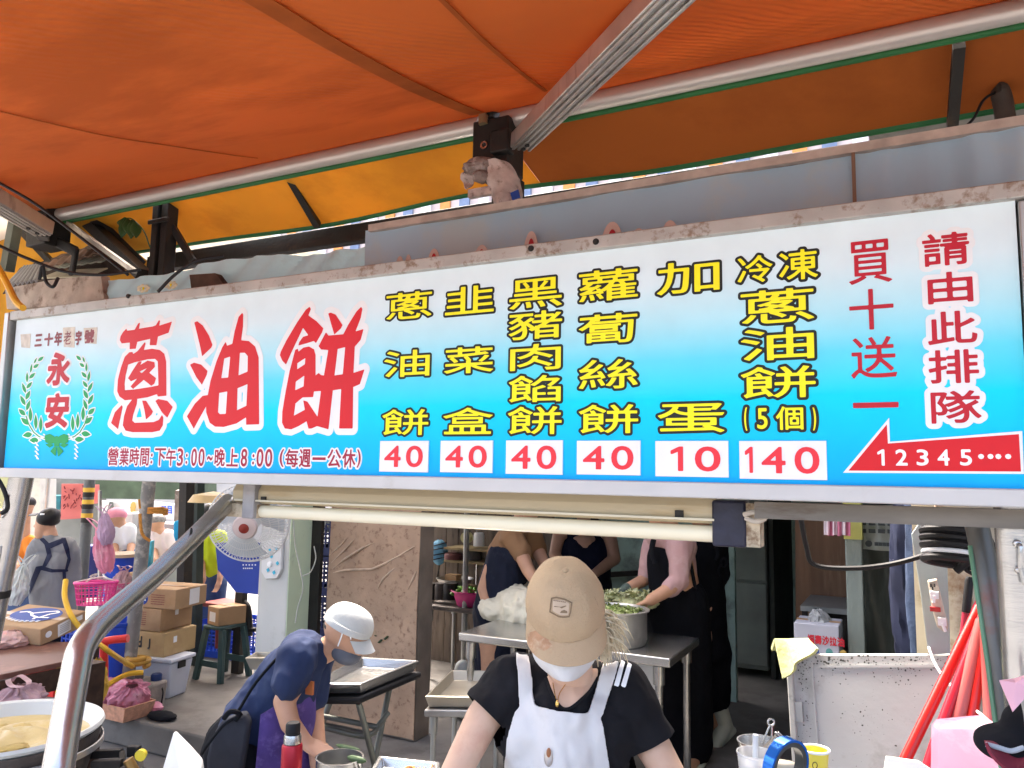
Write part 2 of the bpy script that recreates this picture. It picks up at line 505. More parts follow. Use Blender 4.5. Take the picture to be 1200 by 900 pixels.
# ------------------------------------------------------------------ the shop sign
YS = 1.75
def sp(px, py):
    p = PY(px, py, YS); return np.array([p.x, p.z])
def on_sign(dy): return lambda x, y: V(x, YS - dy, y)
x0, x1 = sp(13, 460)[0] - .004, sp(1197, 420)[0] + .004
z0, z1 = sp(600, 560.5)[1], sp(600, 306)[1]
zb, zt = sp(600, 577)[1], sp(600, 291)[1]
sign = thing('shop_sign', 'long backlit style shop sign fading white to blue with red and yellow lettering', 'sign', ((x0 + x1) / 2, YS, zb))
pm = bpy.data.materials.new('printed_panel'); pm.use_nodes = True
nt = pm.node_tree; N = nt.nodes; L = nt.links; b = N['Principled BSDF']; b.inputs['Roughness'].default_value = .4; b.inputs['Specular IOR Level'].default_value = .2
tc = N.new('ShaderNodeTexCoord'); sx = N.new('ShaderNodeSeparateXYZ'); L.new(tc.outputs['Generated'], sx.inputs[0])
cr = N.new('ShaderNodeValToRGB'); L.new(sx.outputs['Z'], cr.inputs[0])
el = cr.color_ramp.elements
def lin(h):
    h = h.lstrip('#'); c = [int(h[i:i + 2], 16) / 255 for i in (0, 2, 4)]
    return tuple(q / 12.92 if q <= .04045 else ((q + .055) / 1.055) ** 2.4 for q in c)
stops = [(0, '#00aef0'), (.12, '#00bdf6'), (.34, '#00dcf6'), (.50, '#66e0f6'), (.66, '#b8ecf8'), (.82, '#dcf1f7'), (1, '#e6f5f9')]
el[0].position, el[0].color = stops[0][0], (*lin(stops[0][1]), 1)
el[1].position, el[1].color = stops[-1][0], (*lin(stops[-1][1]), 1)
for p_, c_ in stops[1:-1]:
    e = el.new(p_); e.color = (*lin(c_), 1)
nz = N.new('ShaderNodeTexNoise'); nz.inputs['Scale'].default_value = 9; nz.inputs['Detail'].default_value = 8; L.new(tc.outputs['Object'], nz.inputs['Vector'])
mr = N.new('ShaderNodeMapRange'); mr.inputs['From Min'].default_value = .35; mr.inputs['From Max'].default_value = .75; mr.inputs['To Min'].default_value = 1.0; mr.inputs['To Max'].default_value = .93; L.new(nz.outputs['Fac'], mr.inputs['Value'])
hs = N.new('ShaderNodeHueSaturation'); L.new(cr.outputs[0], hs.inputs['Color']); L.new(mr.outputs[0], hs.inputs['Value']); L.new(hs.outputs[0], b.inputs['Base Color'])
mb = MB(); mb.span((x0, YS, z0 - .004), (x1, YS + .02, z1 + .004)); mb.build('panel', pm, sign, smooth=0)
mb = MB(); mb.span((x0, YS + .022, zb + .01), (x1, YS + .16, zt - .01)); mb.build('sign_box', alu, sign, smooth=0)
xl, xr = sp(6, 470)[0] - .02, x1 + .05
mb = MB(); mb.span((xl + .031, YS - .018, z1), (xr, YS + .17, zt)); mb.build('frame_rail', alu, sign, bevel=.003, label='rust speckled upper frame rail')
mb = MB(); mb.span((xl + .031, YS - .018, zb), (xr, YS + .17, z0)); mb.build('frame_rail', M('clean_aluminium', (.52, .52, .51), .45, .3, .06, 6, (.4, .38, .35), .4, 10, .6, bump=.05), sign, bevel=.003)
mb = MB(); mb.span((xl, YS - .020, zb + .004), (xl + .028, YS + .168, zt - .004)); mb.build('frame_stile', steel_dull, sign, bevel=.003)
mb = MB(); mb.span((x1 + .004, YS - .012, z0 + .004), (x1 + .048, YS + .168, z1 - .004)); mb.build('frame_stile', steel_dull, sign, bevel=.003)
for bx, by in ((698, 283), (622, 291), (150, 347)):
    mb = MB(); p = PY(bx, by, YS - .02); mb.lathe([(0, -.004), (.006, -.004), (.008, 0), (.008, .006)], p, (0, 1, 0), 12); mb.build('bolt', black_iron, sign)

yel = M('yellow_print', lin('#fdf010'), .4, 0, .03)
blk = M('black_print', (.012, .014, .012), .5, 0, .1)
redp = M('red_print', lin('#d4121f'), .4, 0, .04, 5)
red_num = M('coral_red_print', lin('#e8323f'), .4, 0, .03)
redk = M('deep_red_print', lin('#bc1629'), .42, 0, .05)
wht = M('white_print', (.82, .84, .85), .4, 0, .02)
grn = M('green_print', lin('#009a4e'), .42, 0, .05)

def boxed(ch, bx, shrink):
    """Glyph outlines fitted into a box measured on the sign (pixels), shrunk by the outline width."""
    a, b2, c, d = bx
    xa, xb = sp(a, (b2 + d) / 2)[0] + shrink, sp(c, (b2 + d) / 2)[0] - shrink
    za, zb_ = sp((a + c) / 2, d)[1] + shrink, sp((a + c) / 2, b2)[1] - shrink
    return fit(glyphs(ch), xa, za, xb, zb_)
MENU = [
    [('蔥', (451, 340, 508.5, 376)), ('油', (448.5, 408, 506, 444)), ('餅', (446, 477, 504.5, 512.5))],
    [('韭', (520, 333, 581.5, 370)), ('菜', (518.7, 404, 581, 440)), ('盒', (517.3, 475, 580, 511.5))],
    [('黑', (595, 324, 661.5, 363.3)), ('豬', (594, 362, 661.5, 400)), ('肉', (595.7, 400.5, 660, 436.5)), ('餡', (594, 437, 660, 474)), ('餅', (592.7, 473.5, 661, 511.7))],
    [('蘿', (676, 313, 750.5, 355)), ('蔔', (675.7, 365, 750, 405)), ('絲', (676, 418, 750.5, 458.5)), ('餅', (675.7, 471, 751, 510.7))],
    [('加', (767, 303.5, 846.5, 346.5)), ('蛋', (768, 470, 852.5, 510))],
    [('冷', (861, 296.5, 909, 334.5)), ('凍', (909.5, 289.5, 962, 331)), ('蔥', (865, 336, 957.5, 381.5)), ('油', (865, 381, 957.5, 425)), ('餅', (865, 426, 959.5, 469.5)), ('(', (869, 474, 879, 508)), ('5', (884, 475, 903, 506)), ('個', (906, 473, 945, 507)), (')', (949, 474, 960, 508))],
]
OUT, FIL = .0068, .0009
for col_ in MENU:
    mo, mi = MB(), MB(); G = []
    for ch, bx in col_: G += boxed(ch, bx, OUT)
    fl = field(G, .0018, OUT * 1.3)
    for m_, lv, dy in ((mo, OUT, .0008), (mi, FIL, .0014)):
        v, f = contour_fill(fl, lv); m_.raw([V(x, YS - dy, y) for x, y in v], f)
    o = mi.build('menu_lettering', yel, sign, smooth=0); mo.build('lettering_outline', blk, o, smooth=0)
PLATES = [((446, 517, 502.7, 553.3), '40'), ((517, 516.7, 578, 554), '40'), ((593.7, 516.3, 660, 556), '40'), ((676.7, 516.7, 751, 556.7), '40'), ((768.7, 517, 854, 559), '10'), ((867, 517, 969, 562), '140')]
for (a, b2, c, d), tx in PLATES:
    q = [sp(a, b2), sp(c, b2 - .4), sp(c, d), sp(a, d - .4)]
    xa, xb = (q[0][0] + q[3][0]) / 2, (q[1][0] + q[2][0]) / 2; za, zc = (q[2][1] + q[3][1]) / 2, (q[0][1] + q[1][1]) / 2
    mb = MB(); mb.span((xa, YS - .004, za), (xb, YS - .0005, zc)); o = mb.build('price_plate', wht, sign, smooth=0)
    w = xb - xa; hh = zc - za; mb = MB()
    n = len(tx); mg = .085 if n == 2 else .05; gap = .07 * w; cw = (w * (1 - 2 * mg) - gap * (n - 1)) / n
    xx = xa + w * mg
    for ch in tx:
        ww = cw * (.55 if ch == '1' and n == 2 else .5 if ch == '1' else (1.225 if n == 3 else 1.0))
        g = fit(glyphs(ch), xx + .004 + (cw * .3 if ch == '1' and n == 2 else 0), za + hh * .17, xx + ww - .004 + (cw * .3 if ch == '1' and n == 2 else 0), zc - hh * .17)
        flat(mb, g, .0012, .0019, on_sign(.0052)); xx += (cw if n == 2 else ww) + gap
    mb.build('price_digits', red_num, o, smooth=0)

# big brush-style headline, traced stroke by stroke
def tr(poly, s, ox, oy): return [sp(ox + x / s, oy + y / s) for x, y in poly]
HEAD = []
s_, ox, oy = 5.625, 120, 365
A = lambda p: HEAD.append(outer(tr(p, s_, ox, oy)))
Hh = lambda p: HEAD.append(hole(tr(p, s_, ox, oy)))
A([(118,190),(122,165),(140,135),(160,115),(165,128),(215,122),(238,80),(250,75),(242,115),(335,100),(355,92),(375,58),(382,62),(376,95),(460,68),(438,140),(368,165),(358,222),(315,222),(318,180),(232,200),(222,245),(182,248),(184,205),(130,210)])
A([(180,270),(200,268),(205,282),(235,262),(280,205),(287,208),(275,255),(330,247),(380,255),(410,280),(422,330),(424,555),(368,560),(362,545),(300,565),(235,575),(205,580),(150,585),(115,560),(100,525),(105,450),(125,370),(150,300)])
Hh([(172,350),(215,335),(300,315),(350,312),(368,330),(372,488),(330,497),(280,505),(215,515),(150,520),(148,480),(155,420)])
A([(238,335),(262,330),(250,355),(300,325),(345,335),(348,365),(310,405),(355,440),(345,475),(325,490),(275,450),(205,510),(188,495),(235,440),(190,460),(172,440),(205,385)])
Hh([(245,397),(302,370),(262,408)])
A([(130,618),(135,630),(105,775),(60,735),(85,665)])
A([(205,572),(232,566),(228,610),(205,680),(198,720),(215,735),(340,730),(375,715),(395,683),(403,700),(400,750),(380,785),(330,795),(200,795),(155,785),(137,750),(145,690),(165,625)])
A([(265,588),(290,590),(335,660),(325,680),(290,712),(280,650)])
A([(352,590),(370,578),(430,590),(465,630),(430,700),(395,665)])
s_, ox, oy = 5.4545, 215, 355
A([(72,125),(90,118),(125,145),(165,210),(187,268),(180,285),(122,340),(110,280)])
A([(45,395),(70,383),(115,395),(155,435),(150,460),(120,522),(85,475)])
A([(25,725),(75,645),(125,595),(158,590),(175,500),(215,370),(250,285),(272,250),(280,275),(315,262),(330,180),(355,90),(378,65),(383,75),(382,150),(370,240),(420,245),(460,280),(482,350),(485,775),(403,778),(403,730),(340,770),(260,792),(205,790),(170,765),(148,700),(147,660),(105,735),(68,803)])
Hh([(262,355),(302,342),(288,478),(243,482)]); Hh([(362,318),(395,318),(414,340),(412,440),(353,465)])
Hh([(230,575),(283,565),(273,710),(235,712),(222,700)]); Hh([(347,545),(412,518),(405,658),(343,688)])
s_, ox, oy = 5.294, 320, 350
A([(50,330),(85,260),(150,150),(205,70),(228,52),(236,65),(220,105),(270,140),(313,185),(305,210),(268,275),(255,262),(205,278),(160,290),(165,270),(188,238),(222,228),(188,180),(150,260),(112,340),(82,408),(60,385),(45,350)])
A([(140,318),(155,312),(160,330),(190,305),(225,298),(255,315),(265,350),(265,478),(285,462),(298,475),(318,478),(345,318),(300,315),(285,295),(330,210),(345,230),(438,222),(470,160),(520,80),(548,52),(555,65),(545,120),(512,205),(562,190),(545,255),(508,298),(500,462),(568,440),(540,530),(498,548),(495,805),(412,805),(425,560),(372,568),(345,810),(275,790),(240,805),(222,805),(210,760),(160,790),(115,810),(75,805),(58,770),(60,700),(80,580),(105,450)])
Hh([(152,400),(203,367),(200,408),(150,440)]); Hh([(142,515),(197,475),(192,545),(138,570)])
Hh([(140,650),(185,612),(250,610),(255,575),(300,572),(278,735),(215,640),(190,632),(200,690),(130,728)]); Hh([(402,312),(450,300),(435,470),(382,478)])
A([(345,92),(360,88),(390,100),(432,165),(422,185),(382,222),(365,165)])
fl = field(HEAD, .0022, .026)
mo, mi = MB(), MB()
v, f = contour_fill(fl, .0185); mo.raw([V(x, YS - .0008, y) for x, y in v], f)
v, f = contour_fill(fl, .0004); mi.raw([V(x, YS - .0014, y) for x, y in v], f)
o = mi.build('headline_lettering', redp, sign, smooth=0); mo.build('lettering_outline', wht, o, smooth=0)

HOURS = [('營', 127, 139), ('業', 140.5, 151.5), ('時', 152.5, 163.5), ('間', 164.8, 175), (':', 177, 179), ('下', 181.5, 194.5), ('午', 195, 206.5), ('3', 208, 215), (':', 218, 220), ('0', 224.5, 231), ('0', 233, 240), ('~', 243, 249.5), ('晚', 252, 264), ('上', 266, 279.5), ('8', 282.7, 290), (':', 296, 298.3), ('0', 301, 309), ('0', 311, 319.4), ('(', 328, 333), ('每', 334.7, 350), ('週', 351, 364.5), ('一', 366.5, 382), ('公', 384, 400), ('休', 401.5, 417), (')', 418.5, 423)]
mo, mi = MB(), MB(); G = []
for ch, a, c in HOURS:
    y0 = 525 + (a - 127) * .0055; y1 = 545.3 + (a - 127) * .010; ht = y1 - y0
    if ch == ':': y0 += ht * .3; y1 -= ht * .12
    if ch == '~': y0 += ht * .42; y1 -= ht * .32
    if ch == '一': y0 += ht * .45; y1 -= ht * .40
    G += boxed(ch, (a, y0, c, y1), .001)
fl = field(G, .0014, .008)
v, f = contour_fill(fl, .0058); mo.raw([V(x, YS - .0008, y) for x, y in v], f)
v, f = contour_fill(fl, .0010); mi.raw([V(x, YS - .0014, y) for x, y in v], f)
o = mi.build('hours_lettering', M('maroon_print', lin('#a3203c'), .45, 0, .05), sign, smooth=0); mo.build('lettering_outline', wht, o, smooth=0)

mo, mi = MB(), MB(); G = []
for ch, bx in [('永', (56, 412.5, 83, 452)), ('安', (54, 460.5, 81.3, 502))]: G += boxed(ch, bx, .006)
fl = field(G, .0016, .016)
v, f = contour_fill(fl, .0135); mo.raw([V(x, YS - .0008, y) for x, y in v], f)
v, f = contour_fill(fl, .0052); mi.raw([V(x, YS - .0020, y) for x, y in v], f)
o = mi.build('name_lettering', redk, sign, smooth=0); mo.build('lettering_outline', wht, o, smooth=0)
mb = MB()
for ch, bx in [('三', (41.6, 392, 49.5, 405.7)), ('十', (52.6, 391, 62.3, 405)), ('年', (64.5, 389, 72.8, 405)), ('老', (75, 388, 84, 404)), ('字', (89, 388, 95.7, 404)), ('號', (99.7, 386.5, 110.5, 402))]:
    flat(mb, boxed(ch, bx, .001), .0022 if ch != '老' else .0004, .0014, on_sign(.0016))
mb.build('slogan_lettering', M('brown_red_print', lin('#8e4a50'), .5, 0, .2, 40), sign, smooth=0)
for bx in ((73.7, 383, 88, 407.5), (98, 383.5, 114, 403), (24, 391, 36, 408)):
    q = [PY(bx[0], bx[1] + 1, YS - .0010), PY(bx[2], bx[1], YS - .0010), PY(bx[2] - 1, bx[3], YS - .0010), PY(bx[0] + 1, bx[3] - 1, YS - .0010)]
    mb = MB(); mb.prism(q, (0, .0006, 0)); mb.build('tape_patch', M('aged_tape', lin('#cfc9bb'), .5, 0, .2, 40, lin('#e0e4e6'), .8, 25), sign, smooth=0)

# the wreath
def W6(x, y): return sp(15 + x / 5.4545, 380 + y / 5.4545)
LEAF = [((163,236),(200,206),20), ((137,251),(157,213),11), ((134,279),(169,254),20), ((115,310),(125,252),14), ((107,347),(146,310),21), ((93,372),(94,306),17), ((90,410),(126,368),21), ((85,440),(62,376),20), ((85,482),(112,424),24), ((82,518),(50,455),24), ((90,552),(112,484),22), ((82,582),(40,542),28), ((106,642),(54,598),30), ((116,622),(113,530),24), ((150,672),(148,574),22), ((180,688),(182,588),22), ((126,702),(66,712),34), ((168,742),(108,740),34)]
LV = []
def leafpoly(a, b2, w):
    a, b2 = np.array(a, float), np.array(b2, float); d = b2 - a; n_ = np.array([-d[1], d[0]]) / np.linalg.norm(d)
    pts = []
    for k in range(9): t = k / 8; pts.append(a + d * t + n_ * (w / 2 * math.sin(math.pi * t ** .85)))
    for k in range(7, 0, -1): t = k / 8; pts.append(a + d * t - n_ * (w / 2 * math.sin(math.pi * t ** .85)))
    return pts
for a, b2, w in LEAF:
    LV.append(outer([W6(x, y) for x, y in leafpoly(a, b2, w)]))
    m = lambda q: (566 - q[0] + (q[1] < 420) * 38 * (420 - q[1]) / 200 , q[1] - 6)
    LV.append(outer([W6(x, y) for x, y in leafpoly(m(a), m(b2), w)]))
def ribbon(pts, w):
    out = []
    for i in range(len(pts) - 1):
        a, b2 = np.array(pts[i], float), np.array(pts[i + 1], float); d = b2 - a; n_ = np.array([-d[1], d[0]]) / np.linalg.norm(d) * w / 2
        out.append(outer([W6(*q) for q in (a + n_, b2 + n_, b2 - n_, a - n_)]))
    return out
LV += ribbon([(86, 585), (105, 640), (135, 690), (170, 718), (208, 730)], 7) + ribbon([(480, 585), (461, 640), (431, 690), (396, 718), (358, 730)], 7)
fl = field(LV, .0014, .006); mo, mi = MB(), MB()
v, f = contour_fill(fl, .0042); mo.raw([V(x, YS - .0008, y) for x, y in v], f)
v, f = contour_fill(fl, 0); mi.raw([V(x, YS - .0014, y) for x, y in v], f)
o = mi.build('wreath_emblem', grn, sign, smooth=0); mo.build('emblem_outline', wht, o, smooth=0)
BOW = [[(208,712),(238,702),(266,716),(268,758),(240,764),(212,752)], [(300,716),(330,702),(358,712),(356,752),(328,764),(302,758)], [(213,768),(240,764),(262,772),(238,788)], [(305,772),(330,764),(357,768),(330,788)], [(268,722),(284,715),(300,722),(300,780),(268,780)], [(266,785),(282,788),(276,842),(244,812)], [(286,788),(302,785),(326,812),(292,845)]]
g = [outer([W6(*q) for q in p]) for p in BOW]; fl = field(g, .0014, .006); mb = MB(); v, f = contour_fill(fl, .001); mb.raw([V(x, YS - .0020, y) for x, y in v], f); mb.build('bow', grn, o, smooth=0)
BR = []
for sx_ in (0, 1):
    for k in range(8):
        x, y = 152 + (k % 2) * 9 + (k > 4) * 1, 760 + k * 14
        if sx_: x = 566 - x
        BR.append(outer([W6(*q) for q in leafpoly((x - 10, y - 8), (x + 10, y + 6), 11)]))
    for k in range(5):
        x, y = 172 + k * 8, 742 - k * 9 + (k % 2) * 7
        if sx_: x = 566 - x
        BR.append(outer([W6(*q) for q in leafpoly((x - 9, y - 6), (x + 9, y + 6), 10)]))
mb = MB(); flat(mb, BR, 0, .0014, on_sign(.0018)); mb.build('tassel', wht, o, smooth=0)

mb = MB()
for ch, bx in [('買', (993.4, 281, 1046, 333)), ('十', (994.5, 338, 1048, 387)), ('送', (996, 394, 1051.7, 444)), ('一', (999, 471, 1053.7, 478.5))]:
    flat(mb, boxed(ch, bx, .002), .0008 if ch != '一' else .001, .0019, on_sign(.0012))
mb.build('offer_lettering', redk, sign, smooth=0)
mo, mi = MB(), MB(); G = []
for ch, bx in [('請', (1079, 271, 1138, 313)), ('由', (1085, 317, 1142, 357)), ('此', (1085, 363, 1147, 405)), ('排', (1086, 408, 1149, 451)), ('隊', (1089, 456, 1152, 498))]: G += boxed(ch, bx, .004)
fl = field(G, .0019, .016)
v, f = contour_fill(fl, .0115); mo.raw([V(x, YS - .0008, y) for x, y in v], f)
v, f = contour_fill(fl, .0012); mi.raw([V(x, YS - .0014, y) for x, y in v], f)
o = mi.build('queue_lettering', redk, sign, smooth=0); mo.build('lettering_outline', wht, o, smooth=0)
mo, mi, mt = MB(), MB(), MB()
mo.prism([PY(x, y, YS - .0016) for x, y in [(988, 554), (1042, 489.5), (1043, 517.6), (1198, 505), (1200, 555.5)]], (0, .0008, 0))
mi.prism([PY(x, y, YS - .0022) for x, y in [(994.3, 551.5), (1039.2, 497.4), (1040.5, 519.8), (1194, 508.8), (1196.5, 552.6)]], (0, .0004, 0))
for ch, x in zip('12345', (1032.5, 1056.5, 1081, 1105.6, 1131.8)):
    w = 4.3 if ch == '1' else 7.2
    flat(mt, boxed(ch, (x - w, 526.5, x + w, 545.8), .001), .0008, .0016, on_sign(.0024))
for x in (1149.6, 1160.6, 1169.8, 1181.3):
    p = sp(x, 535); mt.raw([V(p[0] + .005 * math.cos(k * .785), YS - .0024, p[1] + .005 * math.sin(k * .785)) for k in range(8)], [tuple(range(8))])
o = mi.build('queue_arrow', redp, sign, smooth=0); mo.build('arrow_border', wht, o, smooth=0); mt.build('arrow_digits', wht, o, smooth=0)

# ------------------------------------------------------------------ the awning over the stall
YT = 2.3
ZT = PY(600, 140, YT).z
XL = PY(58, 238, YT).x; XR = 1.6
SD = V(.206, -.989, -.275)                        # the way the cloth falls towards the street
o_mat = M('orange_awning_cloth', (.56, .15, .032), .8, 0, .14, .9, (.34, .075, .014), .5, 1.5, .50, bump=.10, bs=14, trans=.18, spec=.08, stretch=(.6, 1.4, 1))
def add_wrinkle(m, sc=34.0, amt=.42):
    nt = m.node_tree; N = nt.nodes; L = nt.links
    tc = N.new('ShaderNodeTexCoord'); mp = N.new('ShaderNodeMapping'); mp.inputs['Rotation'].default_value = (0, 0, .5)
    wv = N.new('ShaderNodeTexWave'); wv.inputs['Scale'].default_value = sc / 3; wv.inputs['Distortion'].default_value = 6; wv.inputs['Detail'].default_value = 2; wv.inputs['Detail Scale'].default_value = .5
    nz = N.new('ShaderNodeTexNoise'); nz.inputs['Scale'].default_value = 1.2
    mu = N.new('ShaderNodeMath'); mu.operation = 'MULTIPLY'
    mr = N.new('ShaderNodeMapRange'); mr.inputs['From Min'].default_value = .48; mr.inputs['From Max'].default_value = .68
    L.new(tc.outputs['Object'], mp.inputs[0]); L.new(mp.outputs[0], wv.inputs['Vector']); L.new(tc.outputs['Object'], nz.inputs['Vector'])
    L.new(nz.outputs['Fac'], mr.inputs['Value']); L.new(mr.outputs[0], mu.inputs[0]); L.new(wv.outputs['Fac'], mu.inputs[1])
    bp = N.new('ShaderNodeBump'); bp.inputs['Strength'].default_value = amt; bp.inputs['Distance'].default_value = .012
    L.new(mu.outputs[0], bp.inputs['Height']); L.new(bp.outputs[0], N['Principled BSDF'].inputs['Normal'])
    for nd in N:
        if nd.type == 'BSDF_TRANSLUCENT': L.new(bp.outputs[0], nd.inputs['Normal'])
add_wrinkle(o_mat)
awn = thing('awning', 'orange cloth awning with aluminium folding arms stretched over the stall', 'awning', (-.5, YT, ZT))
LEN = 1.68
def can(u, v):
    x = lerp(XL, XR, u); p = V(x, YT, ZT + .035) + SD * (LEN * v)
    p.z -= .035 * math.sin(math.pi * v) + .014 * math.sin(u * 23 + 1) * v + .010 * NZ.noise(V(u * 9, v * 2.5, 1)) * math.sin(math.pi * min(1, v * 1.6)) + .004 * NZ.noise(V(u * 26, v * 5, 4)) * math.sin(math.pi * min(1, v * 1.6))
    return p
mb = MB(); mb.sheet(can, 60, 30, .002); mb.build('canopy', o_mat, awn, smooth=60)
seam_m = M('awning_seam', (.38, .088, .017), .8, 0, .15, 9, trans=.12, spec=.08)
for (ax_, ay), (bx, by), w in (((0, 112), (302, 181), .006), ((322, 0), (560, 130), .05), ((540, 0), (640, 100), .012)):
    # stitched seams: found on the cloth plane, running with the cloth
    n_ = V(1, 0, 0).cross(SD).normalized(); o0 = V(0, YT, ZT + .035)
    def on_cl(px, py):
        r = Vector(ray(px, py)); t = (o0 - Vector(CAM)).dot(n_) / r.dot(n_); return Vector(CAM) + r * t
    a, b2 = on_cl(ax_, ay), on_cl(bx, by)
    def on_sheet(p):
        v_ = (YT - p.y) / .989 / LEN; x_ = p.x - SD.x * LEN * v_; u_ = (x_ - XL) / (XR - XL)
        q = can(u_, max(v_, 0.003)); return q
    d = (b2 - a); a2 = a - d * (1.2 if w > .01 else .3)
    side = d.normalized().cross(V(0, 0, 1)).normalized() * (w / 2)
    mb = MB(); mb.sheet(lambda u, v: on_sheet(lerp(a2, b2, u) + side * (2 * v - 1)) + V(0, 0, -.006), 30, 1, .002); mb.build('seam', seam_m, awn)
# green piping along the tube and the left edge
gr_m = M('green_piping', (.015, .13, .035), .5, 0, .2)
tube_m = M('awning_tube_paint', (.52, .49, .45), .38, .5, .08, 2, (.3, .25, .2), .5, 6, .6, stretch=(.3, 4, 4))
tl, trr = V(XL, YT, ZT), V(XR, YT, ZT)
bxp = PY(580, 150, YT).x
mb = MB(); mb.tube([tl, V(bxp - .055, YT, ZT)], .034, 24); mb.build('roller_tube', tube_m, awn)
mb = MB(); mb.tube([V(bxp + .035, YT, ZT), trr], .034, 24); mb.build('roller_tube', tube_m, awn)
mb = MB(); mb.tube([V(XL, YT + .005, ZT - .037), V(bxp - .055, YT + .005, ZT - .037)], .010, 10); mb.tube([V(bxp + .04, YT + .005, ZT - .037), V(XR, YT + .005, ZT - .037)], .010, 10)
mb.tube([can(0, v / 12) + V(-.004, 0, -.004) for v in range(13)], .009, 8); mb.build('piping', gr_m, awn)
arm_m = M('arm_aluminium', (.55, .52, .48), .35, .75, .12, 3, (.25, .2, .16), .5, 5, stretch=(4, 4, 1))
def fold_arm(p, q, w=.075, h=.05):
    mb = MB(); a = (q - p).normalized(); sd = V(0, 0, 1).cross(a).normalized(); up = a.cross(sd)
    mb.bar(p, q, w, h)
    for k in (-.36, -.12, .12, .36):
        mb.bar(p - up * (h / 2 + .003) + sd * (k * w), q - up * (h / 2 + .003) + sd * (k * w), w * .13, .007)
    o = mb.build('folding_arm', arm_m, awn, bevel=.004)
    mb = MB(); 
    for t in (.012, .06): mb.lathe([(.0, -.004), (.008, -.003), (.008, .004)], p + a * (t + .02) - up * (h / 2 + .007), -up, 10)
    mb.build('rivet', black_iron, o)
fold_arm(P(611, 166, 2.62), P(805, -28, 1.45))
la, lb = P(52, 268, 3.15), P(-60, 200, 2.7)
fold_arm(la, lb, .085, .055)
# brackets
mb = MB(); mb.span((bxp - .055, YT - .06, ZT - .20), (bxp + .085, YT + .06, ZT - .01)); mb.span((bxp - .03, YT - .05, ZT), (bxp + .015, YT + .05, ZT + .065))
mb.span((bxp + .03, YT - .09, ZT - .15), (bxp + .10, YT - .04, ZT - .07)); o = mb.build('arm_bracket', black_iron, awn, bevel=.006)
mb = MB(); mb.lathe([(.008, 0), (.014, .0), (.014, .008), (.008, .008)], V(bxp - .005, YT - .06, ZT - .105), (0, -1, 0), 14, True); mb.build('bolt', steel, o)
mb = MB(); mb.tube([V(bxp - .028, YT - .02, ZT + .01), V(bxp - .012, YT - .065, ZT + .0), V(bxp - .01, YT - .065, ZT - .03)], .016, 10); mb.build('clip', M('brass_clip', (.35, .27, .15), .5, .6), o)
mb = MB(); mb.span((XL - .05, YT - .07, ZT - .16), (XL + .10, YT + .06, ZT + .03)); mb.bar(la + V(-.05, .02, .01), V(XL + .03, YT - .03, ZT - .1), .05, .06)
mb.bar(V(XL + .06, YT, ZT - .12), V(XL + .24, YT, ZT - .20), .02, .05); mb.bar(V(XL + .24, YT, ZT - .18), V(XL + .22, YT, ZT - .32), .03, .02); mb.build('arm_bracket', black_iron, awn, bevel=.006)

# rear skirt of cloth behind the tube
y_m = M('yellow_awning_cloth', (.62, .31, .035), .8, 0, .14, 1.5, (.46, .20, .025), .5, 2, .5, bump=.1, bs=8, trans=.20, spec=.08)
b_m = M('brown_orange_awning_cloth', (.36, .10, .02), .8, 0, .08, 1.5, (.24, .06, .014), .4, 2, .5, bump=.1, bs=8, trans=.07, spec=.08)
skt = thing('rear_awning', 'yellow and brown cloth skirt hanging behind the awning tube', 'awning', (-.5, 2.6, 3.1))
ZS = PY(450, 262, 2.7).z + .042
def skirt(xa, xb):
    def f(u, v):
        x = lerp(xa, xb, u)
        return V(x, lerp(2.36, 2.7, v) + .012 * math.sin(x * 5) * v, lerp(ZT - .012, ZS + .012 * math.sin(x * 3.1), v))
    return f
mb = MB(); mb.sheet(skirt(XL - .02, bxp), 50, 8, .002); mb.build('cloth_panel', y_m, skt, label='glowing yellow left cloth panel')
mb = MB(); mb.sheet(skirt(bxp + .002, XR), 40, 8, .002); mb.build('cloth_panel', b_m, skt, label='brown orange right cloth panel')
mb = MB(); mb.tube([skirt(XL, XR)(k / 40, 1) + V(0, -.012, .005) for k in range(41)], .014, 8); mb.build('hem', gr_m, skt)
mb = MB(); mb.bar(V(XL + .2, 2.74, ZS - .055), V(XR, 2.74, ZS - .055), .05, .085); mb.build('edge_bar', black_iron, skt, bevel=.004); mb = MB(); mb.bar(V(PY(870, 200, 2.8).x, 2.80, ZS - .115), V(XR, 2.80, ZS - .115), .04, .15); mb.build('edge_bar', black_iron, skt, bevel=.004)
for (ax_, ay), (bx, by), w in (((334, 198), (372, 264), .03), ((1124, 52), (1115, 160), .03), ((100, 245), (165, 310), .06)):
    mb = MB(); mb.bar(PY(ax_, ay, 2.34), PY(bx, by, 2.66), w, .03); mb.build('rib', black_iron, skt)
# left end panel of the rear skirt (hangs towards the street side)
mb = MB(); mb.sheet(lambda u, v: lerp(lerp(PY(90, 238, 2.62), PY(-70, 225, 2.80), u), lerp(PY(185, 316, 2.73), PY(-70, 450, 2.9), u), v) + V(0, .015 * math.sin(u * 9), 0), 16, 8, .002); mb.build('cloth_panel', y_m, skt)
mb = MB(); mb.bar(PY(20, 265, 2.58), PY(70, 318, 2.60), .035, .03); mb.build('rib', black_iron, skt)

